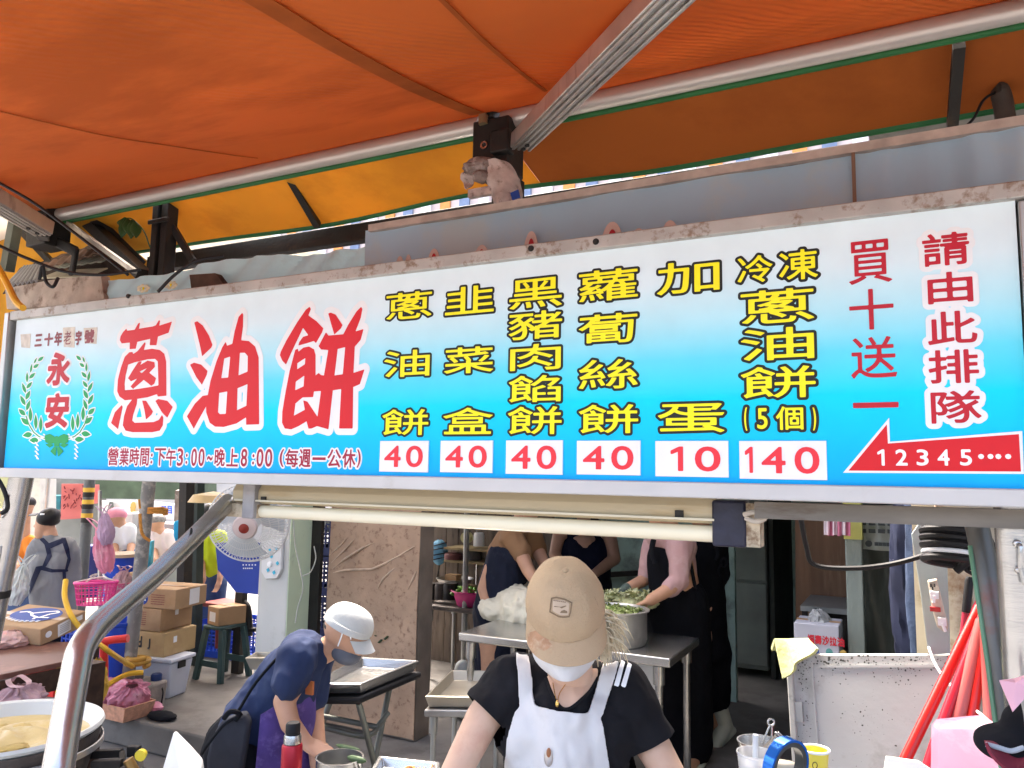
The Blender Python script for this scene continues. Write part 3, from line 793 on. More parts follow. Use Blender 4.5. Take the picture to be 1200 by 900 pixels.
# unseen cloth roof, added to shade the pan and pavement at left
shade_cl = thing('added_shade_cloth', 'off white cloth roof added out of view to shade the left side', 'awning', (-6, 3, 3.3))
mb = MB(); mb.sheet(lambda u, v: V(lerp(-9.5, -3.45, u), lerp(.9, 6.2, v), 3.34 + .10 * v + .03 * math.sin(u * 8)), 24, 12, .004); mb.build('cloth', M('off_white_cloth', (.72, .69, .62), .75, 0, .06, 2, trans=.42), shade_cl)
for x in (-9.4, -3.5):
    for y in (6.0,): mb = MB(); mb.tube([V(x, y, 0), V(x, y, 3.34)], .025, 10); mb.build('pole', steel_dull, shade_cl)
mb = MB(); mb.span((-.2, 1.1, 4.3), (7, 9, 4.5)); tag(mb.build('added_shade_slab', concrete), 'concrete balcony slab added unseen to shade the right of the awning', 'sunshade')  # unseen slab, added to keep daylight off the right of the awning
# posts that carry the awning
def post(px0, py0, px1, py1, Y, w, name, label, mat_=black_iron):
    a, b2 = PY(px0, py0, Y), PY(px1, py1, Y)
    mb = MB(); mb.bar(V(a.x, Y, a.z), V(b2.x, Y, b2.z), w, w, (0, 1, 0)); return mb
pa = PY(188, 222, YT + .05); pb = PY(188, 312, YT + .05)
mb = MB(); mb.span((pa.x - .045, YT + .05, 2.2), (pa.x - .008, YT + .11, pa.z)); mb.span((pa.x + .004, YT + .06, 2.2), (pa.x + .045, YT + .12, pa.z)); mb.span((pa.x - .03, YT + .115, 2.2), (pa.x + .03, YT + .125, pa.z - .02))
mb.span((pa.x - .06, YT + .04, pa.z - .16), (pa.x + .075, YT + .05, pa.z - .14)); mb.bar(PY(200, 262, YT + .1), PY(226, 306, YT + .14), .03, .03)
tag(mb.build('awning_post', black_iron, bevel=.003), 'black iron double post standing behind the left of the sign', 'post')
mb = MB(); mb.span((bxp - .02, YT + .02, 2.2), (bxp + .07, YT + .10, ZT - .19)); tag(mb.build('awning_post', black_iron, bevel=.003), 'black iron post under the middle bracket wrapped in newspaper', 'post')
mb = MB(); mb.span((-3.6, YT + .02, 2.12), (1.6, YT + .12, 2.198)); tag(mb.build('iron_beam', black_iron, bevel=.003), 'long black iron beam hidden behind the sign carrying the posts', 'beam')
# newspaper bundle
news = M('old_newspaper', (.46, .38, .34), .85, 0, .25, 22, (.14, .10, .085), .7, 34, .55, bump=.3, bs=40)
nb = thing('newspaper_bundle', 'dirty newspaper wrapped round the post under the middle bracket', 'newspaper', PY(585, 250, 2.2))
mb = MB()
def wad(u, v):
    xl_ = [572, 571, 576, 582, 587][0:5]; t = v * 4; i = min(3, int(t)); fr = t - i
    L_ = lerp([571, 570, 575, 581, 587][i], [571, 570, 575, 581, 587][i + 1], fr); R2 = lerp([598, 607, 611, 610, 606][i], [598, 607, 611, 610, 606][i + 1], fr)
    w = u * 6.28318; y = lerp(192, 256, v); x = (L_ + R2) / 2 - (R2 - L_) / 2 * math.cos(w)
    q = PY(x, y, 2.22); q.y += -.05 * math.sin(w) + .010 * NZ.noise(V(w * 1.2, v * 4, 2)) + .003 * NZ.noise(V(w * 3, v * 9, 5)); q.z += .006 * NZ.noise(V(w * 2, v * 9, 9)); return q
mb.sheet(wad, 40, 26); mb.build('paper_wad', news, nb, smooth=25)
mb = MB(); mb.ell(PY(562, 196, 2.2), (.055, .04, .028), jit=.35, seed=7, nu=26, nv=18); mb.ell(PY(564, 207, 2.19), (.03, .03, .02), jit=.3, seed=8, nu=18, nv=12); mb.build('paper_wad', M('dark_newspaper', (.2, .15, .13), .85, 0, .4, 25, (.42, .36, .33), .8, 18, .55, bump=.5, bs=40), nb, smooth=25)
mb = MB(); mb.sheet(lambda u, v: lerp(lerp(PY(552, 195, 2.2), PY(538, 209, 2.19), u), lerp(PY(558, 205, 2.2), PY(548, 222, 2.19), u), v) + V(0, .012 * math.sin(u * 7 + v * 4), 0), 10, 6, .006); mb.bar(PY(550, 228, 2.2), PY(590, 221, 2.2), .02, .028); mb.build('paper_strip', news, nb, smooth=25)
mb = MB(); mb.prism([PY(x, y, 2.14) for x, y in [(598, 226), (607, 222), (609, 231), (600, 234)]], (0, .006, 0)); mb.build('blue_scrap', ink_blue, nb)
mb = MB(); mb.span((bxp - .14, YT - .02, 2.55), (bxp - .09, YT + .03, 2.84)); mb.span((bxp - .02, YT - .05, 2.55), (bxp + .03, YT + .01, 2.78)); tag(mb.build('iron_stub', black_iron, bevel=.003), 'short rusty iron stubs poking up behind the sign under the newspaper', 'bracket')

# ------------------------------------------------------------------ old sign behind, and other things above the sign
old = thing('old_sign', 'faded blue grey older sign board behind the shop sign', 'sign', (-.3, 1.98, 2.45))
om = M('faded_sign_print', (.46, .60, .70), .55, 0, .06, 2.2, (.60, .60, .56), .5, 3, .5, bump=.12, bs=8, trans=.35)
ozt = PY(1000, 181, 1.98).z
def oldp(xa, xb, za_, zb_): mb = MB(); mb.sheet(lambda u, v: V(lerp(xa, xb, u), 1.98 + .006 * math.sin(u * 30) * (v > .6) + .008 * math.sin(u * 9 + v * 5), lerp(2.2, lerp(za_, zb_, u), v)), 40, 10, .006); return mb
xo0, xo1, xo2 = PY(429, 300, 1.98).x, PY(1001, 205, 1.98).x, PY(1260, 200, 1.98).x
oldp(xo0, xo1 - .003, ozt - .005, ozt).build('board', om, old); oldp(xo1 + .003, xo2, ozt, ozt + .015).build('board', om, old)
mb = MB(); mb.bar(V(xo0 + .02, 1.97, ozt - .002), V(xo2, 1.97, ozt + .012), .02, .022); mb.build('top_edge', M('old_edge', (.42, .36, .31), .7, 0, .2, 20), old)
mb = MB(); mb.bar(V(xo1, 1.965, 2.3), V(xo1, 1.965, ozt), .008, .008, (1, 0, 0)); mb.build('joint_strip', M('joint', (.2, .12, .08), .7), old)
mo, mi = MB(), MB()
for x, w, h in ((468, 10, 3), (508, 14, 8), (564, 16, 6), (622, 15, 16), (717, 20, 16), (748, 14, 5), (785, 16, 10), (478, 8, 4)):
    yb = 312 - (x - 430) * .105; p = PY(x, yb, 1.965)
    s_ = p.y / 700
    mo.prism([V(p.x + math.cos(k / 11 * math.pi) * w * .0017, 1.966, p.z - .03 + max(0, math.sin(k / 11 * math.pi)) * (h * .0024 + .045)) for k in range(12)], (0, .002, 0))
    if h > 5: mi.prism([V(p.x + .002 + math.cos(k / 11 * math.pi) * w * .0008, 1.962, p.z - .03 + max(0, math.sin(k / 11 * math.pi)) * (h * .0016 + .035)) for k in range(12)], (0, .002, 0))
o = mi.build('old_lettering', M('old_red', (.42, .02, .03), .5), old); mo.build('lettering_outline', M('old_pink', (.62, .47, .42), .5), o)
# light-blue flowered banner at left
ban = thing('flower_banner', 'crumpled pale blue banner with yellow daisies above the sign', 'banner', PY(270, 330, 2.02))
bm_ = M('pale_blue_vinyl', (.70, .88, .92), .4, 0, .05, 3, (.50, .55, .54), .6, 3, .58, bump=.3, bs=7, trans=.5)
def bn(u, v):
    px = lerp(118, 428, u); top = lerp(328, 287, u) + 4 * math.sin(u * 9); bot = lerp(372, 335, u)
    p = PY(px, lerp(top, bot, v), 2.02); p.y += .012 * math.sin(u * 26 + v * 3) * (1 - v) + .01 * math.sin(u * 60 + v * 9); return p
mb = MB(); mb.sheet(bn, 60, 8, .003); mb.build('vinyl_sheet', bm_, ban)
mb, m2 = MB(), MB()
for cx, cy in ((168, 338), (200, 334)):
    for k in range(7):
        w = k / 7 * 6.28; p = PY(cx + 5.5 * math.cos(w), cy + 3.2 * math.sin(w), 1.985); mb.ell(p, (.012, .002, .007), nu=10, nv=6)
    m2.ell(PY(cx, cy, 1.982), (.007, .002, .006), nu=10, nv=6)
o = mb.build('daisy_petals', M('cream_print', (.75, .74, .52), .5), ban); m2.build('daisy_centre', yel, o)
mb = MB(); mb.prism([PY(x, y, 1.96) for x, y in [(222, 322), (252, 320), (262, 333), (224, 338)]], (0, .03, 0)); tag(mb.build('wood_offcut', M('brown_offcut', (.08, .05, .035), .8, 0, .3, 20)), 'dark brown block lying on the flowered banner above the sign', 'block')

# rusty tin and boards at the left end
rust = M('rusty_tin', (.13, .07, .045), .8, .1, .3, 8, (.36, .30, .24), .7, 6, .58, bump=.3, bs=40)
pale_rust = M('peeling_white_board', (.44, .37, .30), .8, 0, .2, 14, (.13, .08, .05), .9, 11, .52, bump=.3, bs=60)
mb = MB(); mb.prism([PY(x, y, 2.0) for x, y in [(6, 338), (60, 328), (118, 322), (122, 350), (70, 358), (8, 362)]], (0, .04, 0)); tag(mb.build('old_board', pale_rust), 'peeling whitish board lying flat above the left end of the sign', 'board')
def tin(q, label, mat_, Y, rip=0):
    a, b2, c, d = [PY(x, y, Y) for x, y in q]
    mb = MB(); n = V(0, 1, .15)
    mb.sheet(lambda u, v: lerp(lerp(a, b2, u), lerp(d, c, u), v) + V(0, .10 * (1 - v), .028 * (1 - v)) + V(0, 0, rip * math.sin(u * 44)), 44, 4, .006)
    tag(mb.build('tin_sheet', mat_, smooth=60), label, 'roof sheet', 'rusty roof sheets left of the awning post')
tin([(2, 316), (114, 279), (166, 314), (4, 345)], 'dark brown roof sheet backing the scrap pile', M('dark_rust', (.05, .032, .024), .85, .1, .3, 8, (.16, .09, .06), .7, 7, .52, bump=.3), 2.5, .004)
tin([(28, 311), (110, 284), (118, 296), (44, 320)], 'rust brown corrugated roof sheet lying topmost in the scrap pile', rust, 2.42, .006)
tin([(48, 311), (122, 297), (120, 307), (50, 318)], 'grey green roof sheet in the middle of the scrap pile', M('green_grey_tin', (.20, .21, .17), .75, .2, .3, 8, (.08, .05, .04), .8, 7, .5, bump=.3), 2.36, .003)
tin([(46, 319), (103, 316), (104, 325), (48, 327)], 'cream narrow metal strip in front of the roof sheets', M('cream_tin', (.40, .37, .26), .7, .1, .25, 9, (.2, .12, .08), .7, 9, .55), 2.28)
tin([(5, 314), (28, 311), (44, 330), (6, 336)], 'grey corrugated scrap sheet at the far left end', M('grey_tin', (.2, .2, .21), .5, .3, .2), 2.3, .008)
mb = MB(); mb.bar(PY(80, 262, 2.3), PY(158, 318, 2.24), .022, .02); tag(mb.build('aluminium_strip', arm_m), 'thin pale aluminium strip slanting across the roof sheets', 'strip')
mb = MB(); mb.bar(PY(93, 250, 2.45), PY(168, 322, 2.35), .06, .05); tag(mb.build('iron_beam', black_iron), 'thick black iron beam slanting down to the left black post', 'beam')
mb = MB(); mb.bar(PY(22, 240, 2.5), PY(8, 318, 2.5), .06, .05); tag(mb.build('iron_beam', M('green_grey_iron', (.09, .10, .085), .6, .3, .2)), 'grey green upright iron bar at the left edge of the awning', 'beam')
def cable(pts, r, label, mat_=dark_plastic, name='cable', cat='cable'):
    mb = MB(); mb.tube(bez(pts, 8), r, 8); return tag(mb.build(name, mat_), label, cat)
cable([P(-5, 212, 2.6), P(40, 238, 2.6), P(90, 275, 2.6), P(150, 322, 2.55)], .005, 'thin black cable running past the left awning arm')
cable([P(-5, 286, 2.5), P(30, 302, 2.5), P(75, 318, 2.5), P(120, 322, 2.48), P(165, 316, 2.5)], .005, 'thin black cable sagging over the roof sheets')
cable([P(46, 328, 2.3), P(50, 312, 2.3), P(54, 330, 2.3), P(62, 336, 2.28), P(68, 326, 2.3)], .005, 'black wire knotted round the cream metal strip')
cable([P(185, 342, 2.4), P(205, 322, 2.4), P(230, 306, 2.4), P(262, 300, 2.42)], .005, 'black wire arching over the flowered banner')
cable([P(-4, 310, 2.55), P(8, 332, 2.5), P(18, 352, 2.4), P(27, 361, 2.35)], .010, 'yellow cable coming down to the left corner of the sign', M('yellow_cable', (.75, .40, .03), .45, 0, .1))
lf = thing('leaf_sprig', 'sprig of drooping green leaves in front of the yellow cloth', 'plant', PY(160, 262, 2.22))
gl = M('leaf_green', (.025, .075, .02), .5, 0, .3, 20)
mb = MB(); mb.tube(bez([PY(176, 290, 2.22), PY(168, 270, 2.22), PY(155, 257, 2.22), PY(148, 256, 2.22)]), .003, 6); mb.build('stem', gl, lf)
for (ax_, ay), (bx, by) in (((148, 255), (143, 279)), ((150, 256), (150, 274)), ((155, 258), (154, 280)), ((147, 255), (141, 265)), ((158, 259), (160, 279))):
    a, b2 = PY(ax_, ay, 2.22), PY(bx, by, 2.21); mb = MB()
    w_ = V(.026, .01, 0)
    mb.sheet(lambda u, v: lerp(a, b2, u) + w_ * ((2 * v - 1) * math.sin(math.pi * min(1, u * .98 + .02))) + V(0, -.008 * (1 - (2 * v - 1) ** 2), 0), 8, 4, .001); mb.build('leaf', gl, lf)
mb = MB(); mb.tube(bez([P(1182, 172, 2.3), P(1177, 130, 2.3), P(1172, 108, 2.3), P(1166, 106, 2.3)], 5), [.03] * 4 + [.027] * 11 + [.02], 12); tag(mb.build('bent_pipe', M('brown_pipe', (.06, .045, .035), .6, .2, .3)), 'dark bent pipe end rising behind the old sign at right', 'pipe')
cable([P(1120, 158, 2.35), P(1140, 140, 2.3), P(1152, 118, 2.3), P(1166, 108, 2.3)], .004, 'thin wire hanging from the bent pipe end')
# ------------------------------------------------------------------ the building behind: walls and ceiling
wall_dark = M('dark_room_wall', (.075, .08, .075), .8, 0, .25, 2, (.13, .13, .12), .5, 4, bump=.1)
wall_green = M('grey_green_wall', (.36, .52, .47), .75, 0, .15, 1.5, (.12, .14, .13), .7, 2.5, .52, bump=.1)
wall_cream = M('stained_cream_wall', (.50, .47, .38), .8, 0, .12, 2, (.17, .11, .06), .7, 3.5, .55, bump=.15, bs=20)
XRW = PY(1062, 690, 5.2).x
mb = MB(); mb.span((-3.6, 8.8, PLZ), (XRW + 1.2, 9.0, 2.495)); tag(mb.build('back_wall', wall_green, smooth=0), 'grey green rear wall of the open kitchen', 'wall')
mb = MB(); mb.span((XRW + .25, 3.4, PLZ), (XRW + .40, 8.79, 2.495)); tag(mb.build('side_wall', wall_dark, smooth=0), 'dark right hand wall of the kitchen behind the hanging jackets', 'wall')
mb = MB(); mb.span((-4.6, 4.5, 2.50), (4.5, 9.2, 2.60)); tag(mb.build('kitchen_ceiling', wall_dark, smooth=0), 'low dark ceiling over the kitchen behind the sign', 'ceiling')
a = PY(1072, 700, 3.2)
mb = MB(); mb.span((a.x, 3.2, 0.0), (2.6, 3.35, 2.55)); tag(mb.build('front_wall', wall_cream, smooth=0), 'stained cream wall behind the red broom handles at right', 'wall')
mb = MB(); b_ = PY(1098, 660, 3.12); mb.span((b_.x, 3.06, 0), (b_.x + .10, 3.19, 2.5)); tag(mb.build('rusty_post', M('rust_cream', (.48, .42, .32), .75, 0, .2, 3, (.20, .09, .03), .85, 6, .5, bump=.2), bevel=.004), 'cream post streaked with rust behind the outlet box', 'post')
a, c = PY(1068, 620, 3.0), PY(1112, 620, 3.0)
ws = [(1070, 640), (1068, 626), (1082, 606), (1104, 600), (1110, 660), (1114, 766), (1088, 768), (1078, 690)]
mb = MB(); mb.prism([PY(x, y, 3.0) for x, y in ws], (0, .02, 0)); tag(mb.build('white_board', M('pale_grey_board', (.40, .46, .45), .6, 0, .05, 4, (.3, .3, .28), .4, 6), bevel=.002), 'pale grey upright board carrying the outlet box', 'board')
# fridge, between the worker and the dark room
fz = PZ(872, 792, PLZ)
fa, fb = PY(846, 700, fz.y), PY(899, 700, fz.y)
fr = thing('fridge', 'grey steel two door fridge behind the worker in pink sleeves', 'fridge', (fa.x, fz.y, PLZ))
fm = M('fridge_steel', (.30, .32, .32), .45, .3, .2, 3, (.5, .5, .48), .5, 16, .64, bump=.05)
mb = MB(); mb.span((fa.x - .25, fz.y + .03, PLZ + .06), (fb.x, fz.y + .7, 2.3)); mb.build('body', fm, fr, bevel=.01)
zsp = PY(870, 681, fz.y).z
mb = MB(); mb.span((fa.x - .24, fz.y, PLZ + .1), (fb.x - .005, fz.y + .028, zsp - .01)); d_ = mb.build('door', fm, fr, bevel=.008)
mb = MB(); mb.span((fa.x - .2, fz.y - .03, zsp - .5), (fa.x - .175, fz.y - .002, zsp - .1)); mb.build('handle', dark_plastic, d_, bevel=.004)
mb = MB(); mb.span((fa.x - .24, fz.y, zsp + .01), (fb.x - .005, fz.y + .028, 2.28)); mb.build('door', fm, fr, bevel=.008)
# partition edge seen beside the fridge
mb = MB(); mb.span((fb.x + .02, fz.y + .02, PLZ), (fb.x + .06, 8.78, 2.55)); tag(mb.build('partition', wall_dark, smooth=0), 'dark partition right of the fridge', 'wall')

# wooden wall left of the kitchen
ww = M('old_wood_planks', (.17, .135, .105), .8, 0, .3, 3, (.06, .045, .035), .7, 5, .52, bump=.25, bs=30, stretch=(5, 5, .7))
wy = 6.6
wa, wb = PY(494, 700, wy), PY(600, 700, wy)
pl = thing('plank_wall', 'weathered grey wooden plank wall behind the low bench', 'wall', (wa.x, wy, PLZ))
k = 0; x = wa.x - .3
while x < wb.x + .4:
    w = .14 + .05 * ((k * 7) % 3); mb = MB(); mb.span((x, wy + .004 * (k % 3), PLZ), (x + w - .012, wy + .03, 2.5)); mb.build('plank', ww, pl, bevel=.003); x += w; k += 1
mb = MB(); mb.span((wb.x + .3, wy + .06, PLZ), (fa.x + .3, wy + .12, 2.55)); tag(mb.build('kitchen_partition', wall_green, smooth=0), 'grey green kitchen wall behind the two rear workers', 'wall')
mb = MB(); q = [PY(x, y, 6.55) for x, y in [(692, 672), (760, 668), (760, 674), (692, 678)]]; mb.prism(q, (0, .06, 0)); tag(mb.build('wall_rail', black_iron), 'thin dark rail on the green kitchen wall behind the steel pot', 'rail')

# columns at the front of the kitchen
cx0, cx1 = PY(302, 700, 4.3).x, PY(336, 700, 4.3).x
colm = thing('column', 'white painted square column with a pale green side and a fan box', 'column', (cx0, 4.3, PLZ))
mb = MB(); mb.span((cx0, 4.3, PLZ), (cx1, 4.52, 2.5)); mb.build('shaft', M('column_white', (.56, .57, .54), .7, 0, .06, 3, (.35, .36, .3), .5, 4, .58, bump=.06), colm, bevel=.004)
mb = MB(); mb.span((cx1 + .001, 4.303, PLZ), (cx1 + .008, 4.52, 2.5)); mb.build('side_panel', M('pale_green_paint', (.56, .68, .48), .7, 0, .08, 2, (.25, .27, .2), .5, 5, .58), colm)
mb = MB(); mb.span((cx1 + .001, 4.525, PLZ), (cx1 + .09, 4.56, 2.5)); tag(mb.build('door_jamb', black_iron), 'black upright strip between the column and the dark blue crates', 'post')
cable([P(344, 610, 5.45), P(346, 640, 5.45), P(352, 668, 5.42), P(355, 690, 5.42), P(349, 712, 5.42), P(346, 730, 5.42)], .004, 'grey cord hanging down the pale green column side', M('grey_cord', (.45, .47, .42), .5))
cable([P(355, 675, 5.42), P(364, 670, 5.42), P(370, 655, 5.42), P(368, 640, 5.42)], .004, 'short grey cord looping off the column corner', M('grey_cord', (.45, .47, .42), .5))
# wrapped pillar
wp = M('brown_wrapping', (.40, .275, .185), .42, 0, .15, 4, (.20, .115, .075), .75, 26, .54, bump=.4, bs=20)
py0 = PZ(430, 858, PLZ).y
pxa, pxb = PY(385, 740, py0).x, PY(490, 740, py0).x
pil = thing('wrapped_pillar', 'broad pillar wrapped in mottled brown plastic film', 'pillar', (pxa, py0, PLZ))
pdep = .17
mb = MB(); mb.span((pxa, py0, PLZ), (pxb, py0 + pdep, 2.5)); mb.build('core', M('grey_pillar_side', (.24, .20, .16), .8, 0, .3, 4, bump=.2), pil, bevel=.006)
def wrapf(u, v):
    x, z = lerp(pxa - .004, pxb + .004, u), lerp(PLZ + .02, 2.5, v)
    return V(x, py0 - .022 - .006 * math.sin(u * 7 + v * 5) - .004 * math.sin(u * 19 - v * 13), z)
mb = MB(); mb.sheet(wrapf, 50, 50, .004); mb.build('film', wp, pil)
mb = MB()
for pts in ([(387, 672), (405, 668), (436, 667), (452, 660), (470, 650), (486, 640)], [(442, 690), (449, 678), (460, 668), (472, 658)], [(388, 668), (404, 655), (425, 642), (438, 636)], [(387, 650), (400, 638), (407, 630)], [(388, 660), (402, 646), (415, 632)], [(478, 690), (484, 678), (488, 668)]):
    mb.tube([PY(x, y, py0 - .026) for x, y in pts], [.002] + [.008] * (len(pts) - 2) + [.002], 8)
mb.build('fold', M('film_fold', (.50, .38, .28), .35, 0, .2, 20), pil, label='shiny diagonal creases')
mb = MB()
for k in range(9): mb.ell(PY(440 + (k * 7) % 15, 745 + (k * 5) % 9, py0 - .03), (.012, .003, .005), nu=8, nv=6)
mb.build('mark', M('green_mark', (.03, .05, .02), .8), pil)

# ------------------------------------------------------------------ tube light under the sign
lp = thing('tube_light', 'long yellowed fluorescent light fixture under the sign', 'light fixture', PY(580, 600, 1.86))
bg_m = M('yellowed_enamel', (.52, .44, .29), .45, 0, .08, 3, (.45, .33, .17), .6, 7, .56, bump=.05, stretch=(.5, 3, 3))
YF = 1.86
fa0, fa1 = PY(272, 590, YF), PY(838, 612, YF)
fb0, fb1 = PY(272, 575, YF), PY(838, 590, YF)
zh0, zh1 = PY(560, 602, YF).z, PY(560, 571, YF).z
mb = MB(); mb.prism([V(fa0.x, YF, zh0 + .012), V(fa0.x, YF + .015, zh0), V(fa0.x, YF + .07, zh0), V(fa0.x, YF + .07, zh1), V(fa0.x, YF + .02, zh1), V(fa0.x, YF, zh1 - .03)], (fa1.x - fa0.x, 0, 0)); mb.build('housing', bg_m, lp, bevel=.002)
mb = MB(); mb.span((fa0.x + .02, YF - .012, zh0 + .008), (fa1.x, YF - .001, zh0 + .013)); mb.build('reflector_edge', M('pale_enamel', (.68, .63, .48), .4, 0, .05), lp)
ta, tb = PY(302, 603, YF), PY(836, 628, YF)
zt_ = PY(560, 612.5, YF).z
mb = MB(); mb.tube([V(ta.x, YF + .02, zt_), V(tb.x, YF + .02, zt_)], .0195, 20); mb.build('lamp_tube', M('lamp_glass', (.80, .74, .55), .22, 0, .04, 2, (.6, .42, .22), .4, 5, .62, coat=.3), lp)
mb = MB(); mb.span((fa0.x - .02, YF - .004, zt_ - .02), (ta.x, YF + .05, zh0 - .002)); mb.build('end_cap', M('rusted_cap', (.5, .42, .3), .7, 0, .3, 20, (.14, .07, .03), .8, 25, .5), lp)
mb = MB(); mb.span((tb.x + .075, YF - .002, zt_ - .024), (tb.x + .105, YF + .05, zh1 - .02)); mb.build('end_cap', M('rusted_cap', (.5, .42, .3), .7), lp)
mb = MB(); mb.span((tb.x - .002, YF - .008, zt_ - .026), (tb.x + .075, YF + .06, zh1 - .015)); mb.build('tape_wrap', M('black_tape', (.018, .02, .04), .35, 0, .3, 30, bump=.3, bs=30), lp, bevel=.006, label='black tape round the right end')
tl0 = PY(289, 580, YF)
mb = MB(); mb.span((tl0.x, YF - .018, zt_ - .022), (tl0.x + .05, YF + .055, zh1)); mb.build('tape_wrap', M('grey_duct_tape', (.32, .31, .31), .4, .2, .12, 20, bump=.2), lp, bevel=.004, label='grey duct tape round the left end')
for q in ((309, 585), (796, 602)):
    p = PY(q[0], q[1], YF - .002); mb = MB(); mb.box(p, (.02, .006, .016)); mb.build('clip', black_iron, lp)
cable([PY(872, 603, 1.85), PY(885, 600, 1.84), PY(897, 606, 1.84), PY(886, 611, 1.84), PY(874, 607, 1.85)], .006, 'pale wire curl at the right end of the tube light', M('rope_pale', (.5, .45, .38), .7))
mb = MB(); mb.span((PY(884, 600, 1.8).x, 1.80, zb - .042), (x1, 1.835, zb - .006)); tag(mb.build('support_rail', M('grimy_rail', (.15, .135, .115), .5, .4, .3, 6, (.1, .07, .05), .7, 9, .5, stretch=(.6, 3, 3))), 'grimy steel rail along the right underside of the sign', 'rail')

# ------------------------------------------------------------------ steel posts of the stall
lpst = thing('steel_post', 'thick round stainless post under the left end of the sign', 'post', PY(16, 640, 1.84))
a, b_ = PY(24, 566, 1.84), PY(-16, 760, 1.84)
b_ = a + (b_ - a) * 2.2
mb = MB(); mb.tube([a + (a - b_) * .02, b_], .042, 24); mb.build('tube', steel, lpst)
for t in (.66,): 
    p = lerp(a, PY(-16, 760, 1.84), t); dd = (b_ - a).normalized(); mb = MB(); mb.tube([p - dd * .014, p + dd * .014], .0435, 24); mb.build('band', black_iron, lpst)
mb = MB(); mb.tube(bez([P(10, 580, 2.85), P(9, 592, 2.83), P(8, 600, 2.83), P(3, 606, 2.85)]), .005, 8); mb.tube(bez([P(1, 640, 2.75), P(-2, 660, 2.75)]), .005, 8); mb.build('hook', steel, lpst)
cable([P(-6, 556, 2.8), P(5, 575, 2.8), P(9, 594, 2.8), P(2, 602, 2.8)], .008, 'black cable hanging behind the left steel post')
rp = thing('steel_post', 'thick round stainless post under the right end of the sign', 'post', PY(1185, 700, 1.84))
a, b_ = PY(1186, 598, 1.84), PY(1201, 760, 1.84)
mb = MB(); mb.tube([V(a.x, 1.84, zb + .02), V(a.x + .008, 1.84, .0)], .032, 28); mb.build('tube', steel, rp)
mb = MB(); mb.tube(bez([PY(1192, 637, 1.80), PY(1196, 642, 1.79), PY(1196, 665, 1.79), PY(1201, 685, 1.79)]), .0045, 8); mb.ell(PY(1192, 637, 1.80), (.008, .006, .008)); mb.ell(PY(1194, 668, 1.80), (.008, .006, .008)); mb.build('door_hook', steel, rp)
mb = MB(); mb.tube([PY(1186, 601, 1.84) + V(0, 0, .002), PY(1186, 606, 1.84)], [.036, .034], 24); mb.build('weld', M('weld_rust', (.25, .17, .1), .8, .2, .4, 60, bump=1.0, bs=90), rp)
DPR = .024
dp = thing('dark_pipe', 'worn dark grey pipe slanting beside the red handles', 'pipe', PY(1150, 700, 2.0))
pp = [PY(1144, 612, 2.0), PY(1150, 640, 2.0), PY(1172, 780, 1.92), PY(1196, 960, 1.85)]
mb = MB(); mb.tube(pp, DPR, 20); mb.build('tube', M('worn_paint_pipe', (.10, .10, .095), .4, .5, .3, 5, (.16, .06, .05), .7, 7, .54, bump=.1), dp)
mb = MB(); mb.tube([q + V(-.021, -.012, 0) for q in pp[1:]], .0055, 8); mb.build('edge_strip', M('green_strip', (.10, .22, .14), .4), dp)
# bent stainless brace
bt = thing('bent_brace', 'bent stainless tube bracing the left front of the stall', 'brace', P(85, 760, 1.7))
pts = [P(268, 588, 2.55), P(230, 627, 2.32), P(180, 676, 2.05), P(140, 711, 1.84), P(118, 730, 1.74), P(103, 747, 1.67), P(93, 766, 1.62), P(88, 790, 1.58), P(80, 832, 1.52), P(70, 890, 1.45), P(60, 950, 1.4)]
mb = MB(); mb.tube(bez(pts, 8), .0275, 28); mb.build('tube', steel, bt)
mb = MB(); p = P(224, 623, 2.27); mb.ell(p, (.004, .004, .012)); mb.build('slot', black_iron, bt)

# ------------------------------------------------------------------ wall fan
fd = 4.75
fan = thing('wall_fan', 'white caged wall fan on the white column', 'fan', P(290, 612, fd))
fc = P(291, 613, fd); fn = (Vector(CAM) - fc).normalized() * .9 + V(-.25, 0, -.25); fn.normalize()
u_, v_, _ = basis(fn); FR = .242
fw = M('fan_white', (.68, .69, .68), .4, 0, .05, 8)
mb = MB()
for rr, dz in ((1, 0), (.93, .03), (.8, .055), (.6, .07), (.42, .078)):
    mb.tube([fc + fn * dz + (u_ * math.cos(w) + v_ * math.sin(w)) * (FR * rr) for w in np.linspace(0, 2 * math.pi, 49)], .0045 if rr == 1 else .0022, 6, cap=False)
for k in range(72):
    w = k / 72 * 2 * math.pi; dr = u_ * math.cos(w + .0) + v_ * math.sin(w)
    mb.tube([fc + dr * FR, fc + fn * .03 + dr * (FR * .93), fc + fn * .055 + dr * (FR * .8), fc + fn * .078 + dr * (FR * .42), fc + fn * .08 + dr * (FR * .3)], .0019, 5, cap=False)
    mb.tube([fc + dr * FR, fc - fn * .04 + dr * (FR * .93), fc - fn * .07 + dr * (FR * .5)], .0019, 5, cap=False)
mb.build('cage', fw, fan)
mb = MB(); mb.lathe([(0, .105), (.03, .104), (.066, .095), (.074, .08), (.074, .07)], fc, fn, 28); mb.build('hub_cap', M('fan_cap', (.62, .52, .5), .35, 0, .05), fan)
mb = MB(); mb.lathe([(0, .111), (.02, .111), (.030, .106), (.03, .1)], fc, fn, 20); mb.build('badge', M('fan_badge', (.25, .03, .02), .4), fan)
for k in range(3):
    w0 = k * 2.094 + .4; mb = MB()
    def bl(u, v, w0=w0):
        r = lerp(.04, .215, u); w = w0 + (v - .5) * (1.0 + .4 * u); return fc + fn * (.01 + .03 * (v - .5)) + (u_ * math.cos(w) + v_ * math.sin(w)) * r
    mb.sheet(bl, 10, 8, .003); mb.build('blade', M('fan_blade', (.60, .65, .68), .25, 0, .05, trans=.3), fan)
